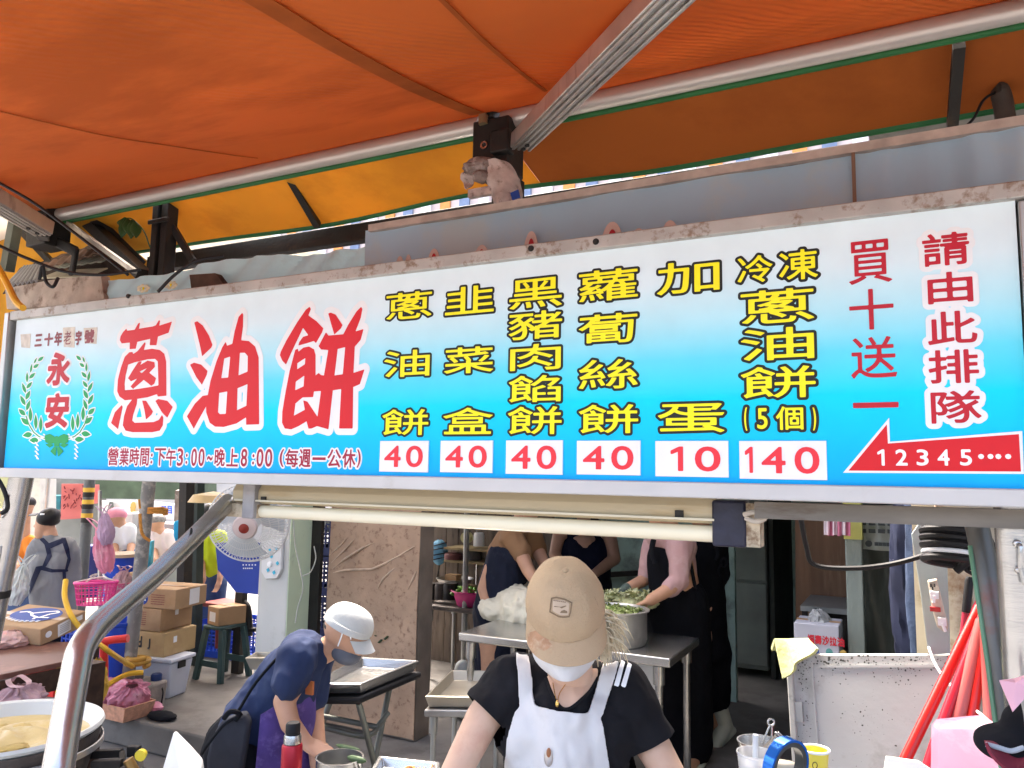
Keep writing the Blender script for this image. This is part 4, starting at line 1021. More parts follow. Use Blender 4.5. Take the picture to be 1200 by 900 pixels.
mb = MB(); mb.lathe([(.05, -.02), (.062, -.05), (.055, -.12), (.03, -.16), (0, -.165)], fc, fn, 24); mb.tube([fc - fn * .13, fc - fn * .16 + V(.02, .1, -.05)], .03, 14); mb.build('motor', fw, fan)
q = [PY(x, y, 4.27) for x, y in [(307, 634), (330, 631), (329, 668), (324, 678), (311, 679), (306, 670)]]
mb = MB(); mb.prism(q, (0, .028, 0)); cb = mb.build('control_box', fw, fan, bevel=.006)
mb = MB()
for x, y in ((316, 644), (324, 643), (318, 652), (325, 660), (314, 668), (321, 671)): p = PY(x, y, 4.266); mb.box(p, (.022, .003, .022), (V(.8, 0, .6), V(0, 1, 0), V(-.6, 0, .8)))
mb.build('sticker', M('cyan_sticker', (.05, .45, .65), .4), cb)
mb = MB(); mb.lathe([(0, .018), (.018, .016), (.02, 0)], PY(317, 661, 4.268), (0, -1, 0), 16); mb.build('knob', wht, cb)
# blue plastic board behind the fan
mb = MB(); mb.prism([PY(x, y, 4.62) for x, y in [(252, 636), (304, 636), (304, 697), (276, 694), (262, 676), (255, 668)]], (0, .03, 0)); bb = tag(mb.build('blue_board', M('royal_blue_panel', (.01, .045, .33), .45, 0, .06), bevel=.003), 'royal blue plastic board standing behind the fan', 'board')
mb = MB()
for x, y, w in ((293, 662, 16), (291, 666, 11)): 
    for k in range(5): mb.box(PY(x - w / 2 + k * w / 4.5, y, 4.615), (.012, .002, .010))
mb.build('small_print', wht, bb)

# ------------------------------------------------------------------ crates
def crate(name, label, c, size, mat_, rot=0.0, group=None, holes=True):
    """Plastic crate: lattice walls, floor and rim."""
    t = thing(name, label, 'crate', c, group); w, d, h = size; c = Vector(c)
    ca, sa = math.cos(rot), math.sin(rot); ax, ay = V(ca, sa, 0), V(-sa, ca, 0); up = V(0, 0, 1)
    m = MB()
    def bx(x, y, z, sx_, sy, sz): m.box(c + ax * x + ay * y + up * z, (sx_, sy, sz), (ax, ay, up))
    bx(0, 0, .012, w - .02, d - .02, .02)
    for s in (-1, 1):
        bx(0, s * (d / 2 - .006), h - .02, w, .02, .04); bx(s * (w / 2 - .006), 0, h - .02, .02, d - .02, .04)
        bx(0, s * (d / 2 - .008), .03, w - .004, .012, .06); bx(s * (w / 2 - .008), 0, .03, .012, d - .03, .06)
        n = max(4, int(w / .045))
        for k in range(n + 1): bx(-w / 2 + .008 + k * (w - .016) / n, s * (d / 2 - .008), h / 2, .016, .008, h - .04)
        n = max(3, int(d / .045))
        for k in range(n + 1): bx(s * (w / 2 - .008), -d / 2 + .008 + k * (d - .016) / n, h / 2, .008, .016, h - .04)
        for z in np.linspace(.1, h - .06, max(2, int(h / .06))): bx(0, s * (d / 2 - .008), z, w - .02, .006, .012); bx(s * (w / 2 - .008), 0, z, .006, d - .02, .012)
    m.build('body', mat_, t, smooth=0); return t
cy = 4.95
ca_ = PY(374, 740, cy)
for k in range(4):
    zc = PLZ + .46 + k * .30 if k else PLZ
    crate('dark_blue_crate', ['dark navy crate at the bottom of the tall stack beside the pillar', 'dark navy crate second from the bottom of the tall stack beside the pillar', 'dark navy crate third from the bottom of the stack beside the pillar', 'dark navy crate on top of the tall stack beside the pillar'][k], (ca_.x, cy + .15, PLZ + .31 * k + .20 * (k > 0)), (.36, .36, .30 if k else .48), dkblue_plastic, group='navy crates stacked beside the pillar')
mb = MB(); mb.ell(V(ca_.x, cy + .12, PLZ + 1.40), (.17, .15, .10), jit=.2, seed=3); tag(mb.build('white_bag', M('white_film', (.62, .66, .64), .4, 0, .08, 10, trans=.2)), 'white plastic bag lying on top of the navy crates', 'bag')
def blue_crate(px, py_, w, h, label, d=.35, rot=.1, mat_=blue_plastic):
    p = PZ(px, py_, PLZ); return crate('blue_crate', label, (p.x, p.y, PLZ), (w, d, h), mat_, rot, 'blue crates round the stool and boxes')
blue_crate(288, 770, .50, .36, 'bright blue crate behind the green stool', rot=-.1)
blue_crate(108, 785, .34, .40, 'bright blue crate left of the white storage bin', d=.4)
blue_crate(252, 765, .4, .3, 'bright blue crate half hidden behind the green stool')

# ------------------------------------------------------------------ prep tables and kitchen things
def table(name, label, corners, zt_, mat_, leg=.02, legs=None, thick=.04, leg_mat=None, z0=PLZ, inset=.05):
    t = thing(name, label, 'table', (corners[0] + corners[2]) / 2 * 1.0 * 1 if False else V((corners[0].x + corners[2].x) / 2, (corners[0].y + corners[2].y) / 2, z0))
    mb = MB(); mb.prism([V(c.x, c.y, zt_ - thick) for c in corners], (0, 0, thick)); mb.build('table_top', mat_, t, bevel=.008)
    cen = V(sum(c.x for c in corners) / 4, sum(c.y for c in corners) / 4, 0)
    for c in corners:
        dd = cen - V(c.x, c.y, 0); q = V(c.x, c.y, 0) + dd.normalized() * inset * 1.6
        mb = MB(); mb.tube([V(q.x, q.y, zt_ - thick - .001), V(q.x, q.y, z0)], leg, 14); mb.tube([V(q.x, q.y, zt_ - thick - .002), V(q.x, q.y, zt_ - thick - .10)], leg * 1.5, 14); mb.build('leg', leg_mat or steel, t)
    return t
tt = 1.02
c0, c1 = PZ(537, 741, tt), PZ(785, 748, tt)
yb = max(c0.y, c1.y)
c0 = PY(537, 741, c0.y); tt0 = c0.z
prep = table('steel_table', 'long stainless prep table behind the woman in the cap', [V(c0.x, c0.y, 0), V(PY(785, 748, c0.y).x, c0.y, 0), V(PY(785, 748, c0.y).x, c0.y + .65, 0), V(c0.x, c0.y + .65, 0)], tt, steel, .022, thick=.05)
TY = c0.y
mb = MB(); mb.span((PY(690, 748, TY).x, TY + .1, tt - .36), (PY(768, 748, TY).x, TY + .12, tt - .06)); mb.build('apron_panel', steel_dull, prep)
# dough in a plastic sheet
dough = M('white_dough', (.66, .62, .48), .5, 0, .06, 6, (.5, .52, .4), .4, 7, bump=.5, bs=14)
db_ = thing('dough_pile', 'heap of pale dough under clear film on the steel table', 'dough', PZ(602, 722, tt))
mb = MB(); pz = PZ(602, 724, tt)
for k, (dx, dy, r) in enumerate(((-.12, 0, .11), (0, .04, .15), (.1, 0, .15), (.02, .16, .15), (.2, .08, .13))): mb.ell(pz + V(dx, dy, .05), (r * 1.25, r, r * (1.0 if k else .7)), jit=.25, seed=k)
mb.build('dough', dough, db_, remesh=.010, smo=2, wr=(.022, 9))
# the big steel pot and greens
pc = PZ(742, 741, tt); pc = V(pc.x, TY + .22, tt)
pot = thing('steel_pot', 'wide stainless pot of chopped greens at the right of the steel table', 'pot', pc)
pr = 40 / 920 * ((pc - Vector(CAM)).dot(VIEW))
mb = MB(); mb.lathe([(0, .002), (pr * .92, .002), (pr * .97, .03), (pr * .97, .185), (pr * 1.04, .19), (pr * 1.05, .198), (pr * .98, .2), (pr * .93, .19), (pr * .92, .03), (0, .02)], pc, n=40); mb.build('body', steel_dull, pot)
green = M('chopped_greens', (.20, .26, .08), .6, 0, .4, 40, (.55, .58, .36), .7, 30, .52, bump=.6, bs=60)
mb = MB(); mb.ell(pc + V(0, 0, .13), (pr * .9, pr * .9, .07), jit=.12, seed=2, nu=30); flakes(mb, pc + V(0, 0, .182), (pr * .85, pr * .85, .02), 170, .042, 3); tag(mb.build('chopped_greens', green), 'chopped green vegetables filling the wide steel pot', 'vegetables')
cab = M('cabbage_leaf', (.48, .50, .26), .5, 0, .3, 25, (.68, .66, .48), .8, 14, bump=.5, bs=20)
cb_ = MB()
for k, (x, y, r) in enumerate(((708, 700, .08), (722, 699, .08), (740, 700, .08), (756, 701, .07))): cb_.ell(PY(x, y + 4, TY + .56), (r * 1.1, r, r * .6), jit=.35, seed=k + 20, nu=30, nv=20); flakes(cb_, PY(x, y + 3, TY + .54), (r * 1.1, r, r * .75), 60, .055, k)
tag(cb_.build('cabbage_heap', cab), 'heap of pale green cabbage behind the wide steel pot', 'vegetables')
# bench with bowl
bz = 1.0
ba, bb_ = PY(494, 708, 5.95), PY(566, 708, 5.95)
bench = table('bench_table', 'grimy wooden bench table along the plank wall', [V(ba.x, 5.95, 0), V(bb_.x, 5.95, 0), V(bb_.x, 6.45, 0), V(ba.x, 6.45, 0)], ba.z, M('grimy_bench', (.13, .11, .10), .6, 0, .3, 6, (.3, .28, .26), .5, 7, bump=.2), .016, leg_mat=steel_dull)
BZ = ba.z
def bowl(c, r, h, mat_, name, label, cat='bowl'):
    mb = MB(); mb.lathe([(0, .0), (r * .62, 0), (r * .7, .01), (r * .94, h * .92), (r * 1.06, h), (r * 1.04, h * 1.03), (r * .9, h * .95), (r * .64, .02), (0, .015)], c, n=32); return tag(mb.build(name, mat_), label, cat)
bc = PY(550, 703, 6.1); bc.z = BZ
bowl(bc, .155, .13, hot_pink, 'pink_basin', 'bright pink plastic basin on the bench table', 'basin')
mb = MB(); rnd = random.Random(5)
for k in range(26):
    a = bc + V(rnd.uniform(-.1, .1), rnd.uniform(-.1, .1), .10 + rnd.uniform(0, .05)); mb.ell(a, (.045, .018, .016), basis((rnd.uniform(-1, 1), rnd.uniform(-1, 1), rnd.uniform(.2, 1))), nu=10, nv=8)
tag(mb.build('green_peppers', M('pepper_green', (.10, .26, .03), .35, 0, .3, 15)), 'pile of bright green peppers in the pink basin', 'vegetables')
s1 = PY(535, 678, 6.5); mb = MB(); mb.lathe([(0, 0), (.13, 0), (.17, .05), (.175, .05), (.14, 0.004), (0, .004)], PY(533, 684, 6.35), n=30); tag(mb.build('steel_bowl', steel_dull), 'shallow steel bowl on the shelf above the pink basin', 'bowl')
shelf = thing('wall_shelf', 'cluttered wooden wall shelf above the bench table', 'shelf', PY(540, 655, 6.5))
for yy in (641, 656, 686):
    a, c = PY(520 if yy < 680 else 498, yy, 6.28), PY(575, yy, 6.28); mb = MB(); mb.span((a.x, 6.28, a.z - .02), (c.x, 6.58, a.z)); mb.build('board', M('shelf_wood', (.32, .25, .13), .7, 0, .2, 9), shelf)
def jar(x, y, r, h, mat_, name, label, cat, Y=6.38):
    p = PY(x, y, Y); mb = MB(); mb.lathe([(0, 0), (r, 0), (r, h * .8), (r * .9, h * .9), (r * .9, h), (0, h)], p, n=18); return tag(mb.build(name, mat_), label, cat)
mb = MB(); mb.lathe([(0, -.03), (.05, -.03), (.055, 0), (.05, .03), (0, .03)], PY(547, 630, 6.36), (0, -1, 0), 20); tag(mb.build('cream_tin_lid', M('cream_yellow', (.55, .52, .25), .4)), 'round cream yellow tin lid on the top wall shelf', 'tin')
jar(561, 640, .05, .12, paper, 'white_jar', 'white jar with red marks on the top wall shelf', 'jar')
jar(532, 656, .09, .06, M('dark_red_bag', (.14, .05, .05), .6), 'dark_red_tub', 'dark red tub on the middle wall shelf', 'tub')
jar(556, 656, .07, .09, M('dark_tub', (.06, .05, .045), .6), 'dark_tub', 'dark brown tub on the middle wall shelf', 'tub')
mb = MB(); mb.span(PY(521, 684, 6.4), PY(541, 673, 6.5)); tag(mb.build('cardboard_box', card), 'small brown box on the lowest wall shelf', 'box')
for k, (x, y, r) in enumerate(((505, 702, .05), (517, 702, .06), (528, 702, .07))):
    jar(x, y, r, .14, [black_iron, M('dark_tub', (.06, .05, .045)), black_iron][k], 'dark_pan', ['dark small pot at the left end of the bench table', 'dark middle pot on the bench table', 'dark wide pot beside the pink basin'][k], 'pot', 6.1)
bn_ = thing('blue_bundle', 'bundle of light blue masks bound with black cord on the plank wall', 'bundle', PY(515, 646, 6.45))
pb_ = PY(515, 647, 6.42)
mb = MB(); mb.ell(pb_, (.085, .06, .115), jit=.12, seed=9, nu=26); mb.build('masks', M('light_blue_cloth', (.13, .33, .50), .7, 0, .25, 14, bump=.3), bn_)
mb = MB()
for dz in (-.06, -.02, .03, .07): 
    rr = math.sqrt(max(0, 1 - (dz / .115) ** 2)); mb.tube([pb_ + V(.09 * rr * math.cos(w), .066 * rr * math.sin(w), dz + .02 * math.cos(w)) for w in np.linspace(0, 6.28, 24)], .005, 6)
mb.tube([pb_ + V(0, 0, -.11), pb_ + V(-.01, 0, -.26)], .004, 6); mb.tube([pb_ + V(.01, 0, -.11), pb_ + V(-.03, 0, -.28)], .004, 6); mb.build('cord', black_iron, bn_)
# low stand with a square pan
lowz = PZ(535, 812, .95)
pd = 4.35
q = [P(500, 815, pd - .1), P(566, 818, pd - .1), P(590, 795, pd + .45), P(530, 793, pd + .45)]
for c in q: c.z = q[0].z
ZP = q[0].z
table('low_stand', 'low steel stand under the small square pan', [c + (c - (q[0] + q[2]) / 2) * .05 for c in q], ZP - .07, steel_dull, .014, leg_mat=M('pale_leg', (.4, .41, .38), .5, .4))
def tray(q, h, mat_, name, label, wall=.008, flare=.02):
    """Shallow rectangular metal tray from four rim corners."""
    cen = sum(q, V(0, 0, 0)) / 4; mb = MB()
    lo = [c + (cen - c).normalized() * flare + V(0, 0, -h) for c in q]
    inn = [c + (cen - c).normalized() * (wall * 1.4) for c in q]; lin_ = [c + (cen - c).normalized() * wall + V(0, 0, wall) for c in lo]
    lip = [c - (cen - c).normalized() * .014 + V(0, 0, -.003) for c in q]
    vs = lo + q + inn + lin_ + lip; f = [(3, 2, 1, 0), (12, 13, 14, 15)]
    for i in range(4):
        j = (i + 1) % 4; f += [(i, j, 16 + j, 16 + i), (16 + i, 16 + j, 4 + j, 4 + i), (4 + i, 4 + j, 8 + j, 8 + i), (8 + i, 8 + j, 12 + j, 12 + i)]
    mb.raw(vs, f); return tag(mb.build(name, mat_, smooth=0, bevel=.003), label, 'tray')
tray(q, .065, M('cream_steel_tray', (.46, .42, .34), .35, .6, .15, 5), 'steel_pan', 'small square steel pan left of the woman in the cap')

# tray table in front of the bent worker
td = 3.55
ZT_ = P(430, 800, 3.35).z
q = [PZ(371, 800, ZT_), PZ(424, 803, ZT_), PZ(489, 773, ZT_), PZ(428, 770, ZT_)]
q = [PZ(362, 800, ZT_), PZ(423, 800, ZT_), PZ(489, 774, ZT_), PZ(425, 770, ZT_)]
tray(q, .05, steel, 'steel_tray', 'shiny rectangular steel tray on the black folding table')
ft = thing('folding_table', 'small black folding table under the shiny steel tray', 'table', V(q[0].x, q[0].y, .2))
lo = [c + V(0, 0, -.055) for c in q]; cen = sum(lo, V(0, 0, 0)) / 4
lo = [c + (c - cen) * .10 for c in lo]
mb = MB(); mb.prism([c + V(0, 0, -.03) for c in lo], (0, 0, .03)); mb.build('table_top', dark_plastic, ft, bevel=.01)
lm = M('green_grey_leg', (.16, .17, .145), .45, .4, .2, 8)
zl = lo[0].z - .031
for a, b_ in ((P(421, 808, 3.35), P(448, 930, 3.45)), (P(458, 800, 3.7), P(430, 935, 3.4)), (P(375, 806, 3.4), P(368, 930, 3.4)), (P(395, 800, 3.7), P(350, 930, 3.6))):
    a.z = zl; mb = MB(); mb.tube([a, b_ + (b_ - a) * .8], .014, 12); mb.build('leg', lm, ft)
mb = MB(); mb.tube([P(372, 838, 3.5), P(442, 852, 3.5)], .012, 10); mb.tube(bez([P(370, 850, 3.4), P(420, 862, 3.42), P(436, 860, 3.45), P(445, 848, 3.55), P(455, 835, 3.6)]), .012, 10); mb.build('brace', lm, ft)
tray([P(290, 770, 3.75), P(330, 770, 3.72), P(345, 764, 3.95), P(300, 764, 3.98)], .06, M('cream_steel_tray', (.46, .42, .34), .35, .6), 'grey_tray', 'grey tray sticking out left of the bent worker')
# things in front of the bent worker on the counter
COUNT = thing('cart_counter', 'stainless counter of the stall just below the view', 'counter', (-1.6, 1.6, 0))
mb = MB(); mb.span((-2.3, 1.25, 1.00), (.9, 1.80, 1.03)); mb.build('counter_top', steel, COUNT, bevel=.006)
mb = MB(); mb.span((-2.25, 1.28, .25), (.88, 1.31, .995)); mb.build('front_panel', steel_dull, COUNT)
for x in (-2.2, .8):
    for y in (1.34, 1.74): mb = MB(); mb.tube([V(x, y, 0), V(x, y, .998)], .02, 12); mb.build('leg', steel, COUNT)
CZ = 1.03
# second counter further left carries the pots
cnt2 = thing('side_counter', 'low steel side counter holding pots beside the bent worker', 'counter', (-2.2, 2.5, 0))
sc = P(400, 905, 2.9); SZ = sc.z - .12
mb = MB(); mb.span((sc.x - .35, sc.y - .35, SZ - .03), (sc.x + .75, sc.y + .28, SZ)); mb.build('counter_top', steel_dull, cnt2, bevel=.005)
for dx in (-.3, .7):
    for dy in (-.3, .22): mb = MB(); mb.tube([V(sc.x + dx, sc.y + dy, 0), V(sc.x + dx, sc.y + dy, SZ - .032)], .018, 10); mb.build('leg', steel_dull, cnt2)
pcn = P(398, 888, 2.85); rp_ = 27 / 920 * 2.85
pt = thing('cooking_pot', 'steel cooking pot with handles below the bent worker hand', 'pot', V(pcn.x, pcn.y, SZ))
hh = pcn.z - SZ
mb = MB(); mb.lathe([(0, .002), (rp_, .002), (rp_, hh), (rp_ * 1.04, hh + .004), (rp_ * .96, hh + .004), (rp_ * .95, .01), (0, .01)], V(pcn.x, pcn.y, SZ), n=30); mb.build('body', steel, pt)
mb = MB(); mb.tube(bez([V(pcn.x + rp_, pcn.y, SZ + hh * .8), V(pcn.x + rp_ + .03, pcn.y, SZ + hh * .85), V(pcn.x + rp_ + .03, pcn.y + .03, SZ + hh * .85), V(pcn.x + rp_, pcn.y + .03, SZ + hh * .8)]), .006, 8); mb.build('handle', black_iron, pt)
mb = MB(); mb.ell(P(408, 876, 2.95), (.055, .012, .008), jit=.2); tag(mb.build('scallion', M('scallion_green', (.06, .10, .04), .5, 0, .3)), 'dark green scallion lying across the far rim of the cooking pot', 'vegetable')
mb = MB(); mb.ell(P(418, 890, 2.82), (.04, .01, .012), jit=.2, seed=2); tag(mb.build('scallion', M('scallion_green', (.06, .10, .04))), 'short green scallion end at the right side of the cooking pot', 'vegetable')
th = P(341, 905, 2.6)
fl_ = thing('thermos', 'red metal thermos flask with a steel and black lid', 'flask', V(th.x, th.y, th.z - .06))
tb_ = V(th.x, th.y, th.z - .06); tz = P(341, 862, 2.6).z - tb_.z
mb = MB(); mb.lathe([(0, 0), (.032, 0), (.034, .01), (.034, tz * .80), (.03, tz * .84), (0, tz * .84)], tb_, n=24); mb.build('body', M('red_metal_paint', (.42, .02, .035), .3, .4, .08), fl_)
mb = MB(); mb.lathe([(.029, 0), (.029, .02), (.026, .028), (0, .028)], tb_ + V(0, 0, tz * .85), n=24); mb.build('collar', steel, fl_)
mb = MB(); mb.lathe([(.024, 0), (.024, .03), (.02, .036), (0, .036)], tb_ + V(0, 0, tz * .85 + .029), n=24); mb.build('lid', dark_plastic, fl_)
mb = MB(); mb.span((tb_.x - .05, tb_.y - .05, tb_.z - .03), (tb_.x + .05, tb_.y + .05, tb_.z)); mb.span((tb_.x - .03, tb_.y - .03, 0), (tb_.x + .03, tb_.y + .03, tb_.z - .03)); tag(mb.build('flask_stand', steel_dull), 'small steel stand under the red thermos', 'stand')
q = [P(428, 906, 2.55), P(515, 925, 2.45), P(512, 893, 2.75), P(446, 884, 2.8)]
for c in q: c.z = q[2].z
tray(q, .04, steel, 'noodle_tray', 'steel tray of fried golden pastry at the bottom edge')
fried = M('fried_gold', (.50, .25, .06), .5, 0, .4, 25, (.25, .1, .02), .7, 20, .5, bump=.5)
mb = MB(); rnd = random.Random(11); fc_ = (q[1] + q[2] + q[3]) / 3
for k in range(90):
    c = fc_ + V(rnd.uniform(-.06, .12), rnd.uniform(-.06, .08), rnd.uniform(-.045, -.012)); w = rnd.uniform(0, 6.28)
    mb.tube([c + V(math.cos(w + t) * .03, math.sin(w + t) * .03, .006 * math.sin(t * 2)) for t in np.linspace(0, 1.2, 5)], .0035, 6)
tag(mb.build('fried_pastry', fried), 'curls of golden fried pastry heaped in the steel tray', 'food')
# ------------------------------------------------------------------ left: pot, table, boxes, poles
pw = P(30, 852, 3.1); ZR = pw.z; PR = .385
vat = thing('batter_vat', 'big white lined pan full of pale dough at the lower left', 'pan', V(pw.x - .12, pw.y, ZR - .3))
vc = PZ(2, 853, ZR); vc = V(vc.x, vc.y, ZR)
ed = PZ(121, 846, ZR); PR = (ed - vc).length
mb = MB(); mb.lathe([(PR * .98, -.012), (PR, 0), (PR * .985, .012), (PR * .93, .006), (PR * .82, -.06), (0, -.07)], vc, n=64, caps=False); mb.build('white_lining', M('enamel_white', (.60, .61, .56), .3, 0, .05, 4), vat)
mb = MB(); mb.lathe([(PR * .97, -.018), (PR * .965, -.05), (PR * .90, -.12), (PR * .80, -.26), (0, -.30)], vc, n=64, caps=False); mb.build('shell', M('sooty_steel', (.10, .085, .075), .45, .5, .4, 5, (.3, .25, .2), .6, 6, .52, bump=.2), vat)
mb = MB(); mb.lathe([(PR * .985, -.06), (PR * 1.0, -.062), (PR * 1.0, -.085), (PR * .975, -.085)], vc, n=64, close=True); mb.build('rim_band', steel_dull, vat)
dgh = M('batter', (.52, .40, .17), .45, 0, .12, 8, (.60, .52, .32), .7, 9, .5, bump=.5, bs=22)
mb = MB()
def batter(u, v):
    a = u * 2 * math.pi; r = v * PR * .86
    return vc + V(r * math.cos(a), r * math.sin(a), -.042 + .035 * math.exp(-((r * math.cos(a) - .05) ** 2 + (r * math.sin(a)) ** 2) / .03) + .012 * math.sin(a * 5 + r * 30) * v * (1 - v) * 3)
mb.sheet(batter, 60, 16); tag(mb.build('batter', dgh), 'pale yellow batter with flakes in the big white pan', 'food')
mb = MB(); rnd = random.Random(3)
for k in range(14):
    c = vc + V(rnd.uniform(-.1, .24), rnd.uniform(-.22, .1), -.03); mb.ell(c, (rnd.uniform(.03, .07), .03, .014), (V(math.cos(k), math.sin(k), 0), V(-math.sin(k), math.cos(k), 0), V(0, 0, 1)), jit=.25, seed=k)
tag(mb.build('dough_pieces', M('dough_yellow', (.44, .32, .10), .5, 0, .25, 15, bump=.3)), 'flattened yellowish dough pieces floating on the batter', 'food')
mb = MB(); mb.lathe([(PR * .7, -.32), (PR * .7, -(ZR) + .02), (PR * .66, -(ZR) + .02), (PR * .66, -.32)], vc, n=32, close=True); tag(mb.build('burner_drum', black_iron), 'black iron drum stove under the big white pan', 'stove')

# dark wooden table with the printed carton
TZ = P(40, 775, 4.4).z
q = [PZ(-30, 797, TZ), PZ(99, 770, TZ), PZ(110, 752, TZ), PZ(-30, 752, TZ)]
tb = thing('wood_table', 'dark brown wooden table holding the printed carton', 'table', V(q[0].x, q[0].y, PLZ))
mb = MB(); mb.prism([c + V(0, 0, -.03) for c in q], (0, 0, .03)); mb.build('table_top', M('table_top_red', (.16, .07, .05), .45, 0, .2, 3, (.35, .16, .12), .5, 5, bump=.1), tb, bevel=.004)
mb = MB(); mb.bar(q[0] + V(0, .02, -.09), q[1] + V(0, .02, -.09), .02, .115); mb.build('side_board', wood_dark, tb)
for c in (q[1] + V(.03, .03, 0), q[1] + V(-.95, .0, 0), q[2] + V(-.02, -.03, 0)):
    mb = MB(); mb.span((c.x - .06, c.y - .06, PLZ - .001 if c.y > 4 else 0), (c.x + .05, c.y + .05, TZ - .031)); mb.build('leg', wood_dark, tb)
def carton(name, label, base, ax, w, d, h, mat_, group=None):
    """Taped cardboard box; base = lower front left corner, ax = direction of its front edge."""
    a = Vector(ax).normalized(); b2 = V(-a.y, a.x, 0); up = V(0, 0, 1); base = Vector(base)
    t = thing(name, label, 'box', base + a * (w / 2) + b2 * (d / 2), group)
    mb = MB(); mb.box(base + a * (w / 2) + b2 * (d / 2) + up * (h / 2), (w, d, h), (a, b2, up)); mb.build('body', mat_, t, bevel=.006)
    mb = MB(); mb.box(base + a * (w / 2) + b2 * (d / 2) + up * (h + .0015), (w * .995, .05, .002), (a, b2, up)); mb.build('tape', M('brown_tape', (.36, .22, .11), .3), t)
    fr = lambda x, z, e=.002: base + a * x - b2 * e + up * z
    rt = lambda y, z, e=.002: base + a * (w + e) + b2 * y + up * z
    tp = lambda x, y, e=.004: base + a * x + b2 * y + up * (h + e)
    return t, fr, rt, tp
def poly(fn, pts): return [fn(x, y) for x, y in pts]
def patch(fn, pts, mat_, name, t):
    mb = MB(); mb.raw(poly(fn, pts), [tuple(range(len(pts)))]); return mb.build(name, mat_, t, smooth=0)
def circ(cx, cy, rx, ry, n=28): return [(cx + rx * math.cos(k / n * 6.2832), cy + ry * math.sin(k / n * 6.2832)) for k in range(n)]
# big printed carton: corner nearest the viewer at (46,757)
k0 = PZ(47, 757, TZ); k1 = PZ(82, 742, TZ); k2 = PZ(-12, 752, TZ)
axr = (k1 - k0); depr = axr.length; axf = (k0 - k2); axf.z = 0
nrm = V(-axf.normalized().y, axf.normalized().x, 0)
hC = (P(44, 737, (k0 - Vector(CAM)).dot(VIEW)).z - TZ)
big, fr, rt, tp = carton('carton', 'big brown carton with a blue oval emblem on its lid on the wooden table', k0 - axf.normalized() * .46, axf, .46, .36, hC, card)
patch(tp, circ(.23, .20, .165, .125), ink_blue, 'emblem', big)
fe = lambda x, y: tp(x, y, .006)
mb = MB()
for pts in ([(.10, .20), (.14, .225), (.19, .205), (.225, .17), (.29, .15), (.36, .165)], [(.19, .205), (.25, .25), (.31, .285), (.345, .26), (.315, .225), (.30, .15)], [(.27, .155), (.285, .12)]):
    for i in range(len(pts) - 1):
        a0, a1 = np.array(pts[i]), np.array(pts[i + 1]); nn = np.array([-(a1 - a0)[1], (a1 - a0)[0]]); nn = nn / np.linalg.norm(nn) * .0085
        mb.raw([tp(*(q), .006 + .0004 * i) for q in (a0 + nn, a1 + nn, a1 - nn, a0 - nn)], [(0, 1, 2, 3)])
mb.build('emblem_figure', wht, big, smooth=0)
mb = MB()
for k in range(8):
    x = .10 + k * .033; yy = .085 - .028 * math.sin(k / 7 * math.pi)
    for (dx, w_, h_) in ((0, .006, .03), (.012, .006, .03), (.006, .014, .006)): 
        mb.raw(poly(fe, [(x + dx, yy), (x + dx + w_, yy), (x + dx + w_, yy + h_), (x + dx, yy + h_)]), [(0, 1, 2, 3)])
mb.build('emblem_lettering', wht, big, smooth=0)
patch(rt, [(.13, hC * .08), (.235, hC * .2), (.235, hC * .93), (.13, hC * .83)], paper, 'label', big); patch(rt, [(.26, hC * .5), (.33, hC * .55), (.33, hC * .85), (.26, hC * .8)], paper, 'label', big)
patch(rt, circ(.06, hC * .5, .025, .02), wht, 'label', big); patch(fr, circ(.29, hC * .45, .03, .025), ink_blue, 'emblem', big)
mb = MB()
for k in range(5): mb.raw(poly(lambda y, z: rt(y, z, .004), [(.145, hC * (.25 + k * .11)), (.22, hC * (.30 + k * .11)), (.22, hC * (.33 + k * .11)), (.145, hC * (.28 + k * .11))]), [(0, 1, 2, 3)])
mb.build('label_print', M('grey_ink', (.25, .25, .27), .7), big, smooth=0)
big.rotation_euler = Matrix.Rotation(R_(9), 3, RIGHT).to_euler(); big.location = big.location + V(0, 0, .035)
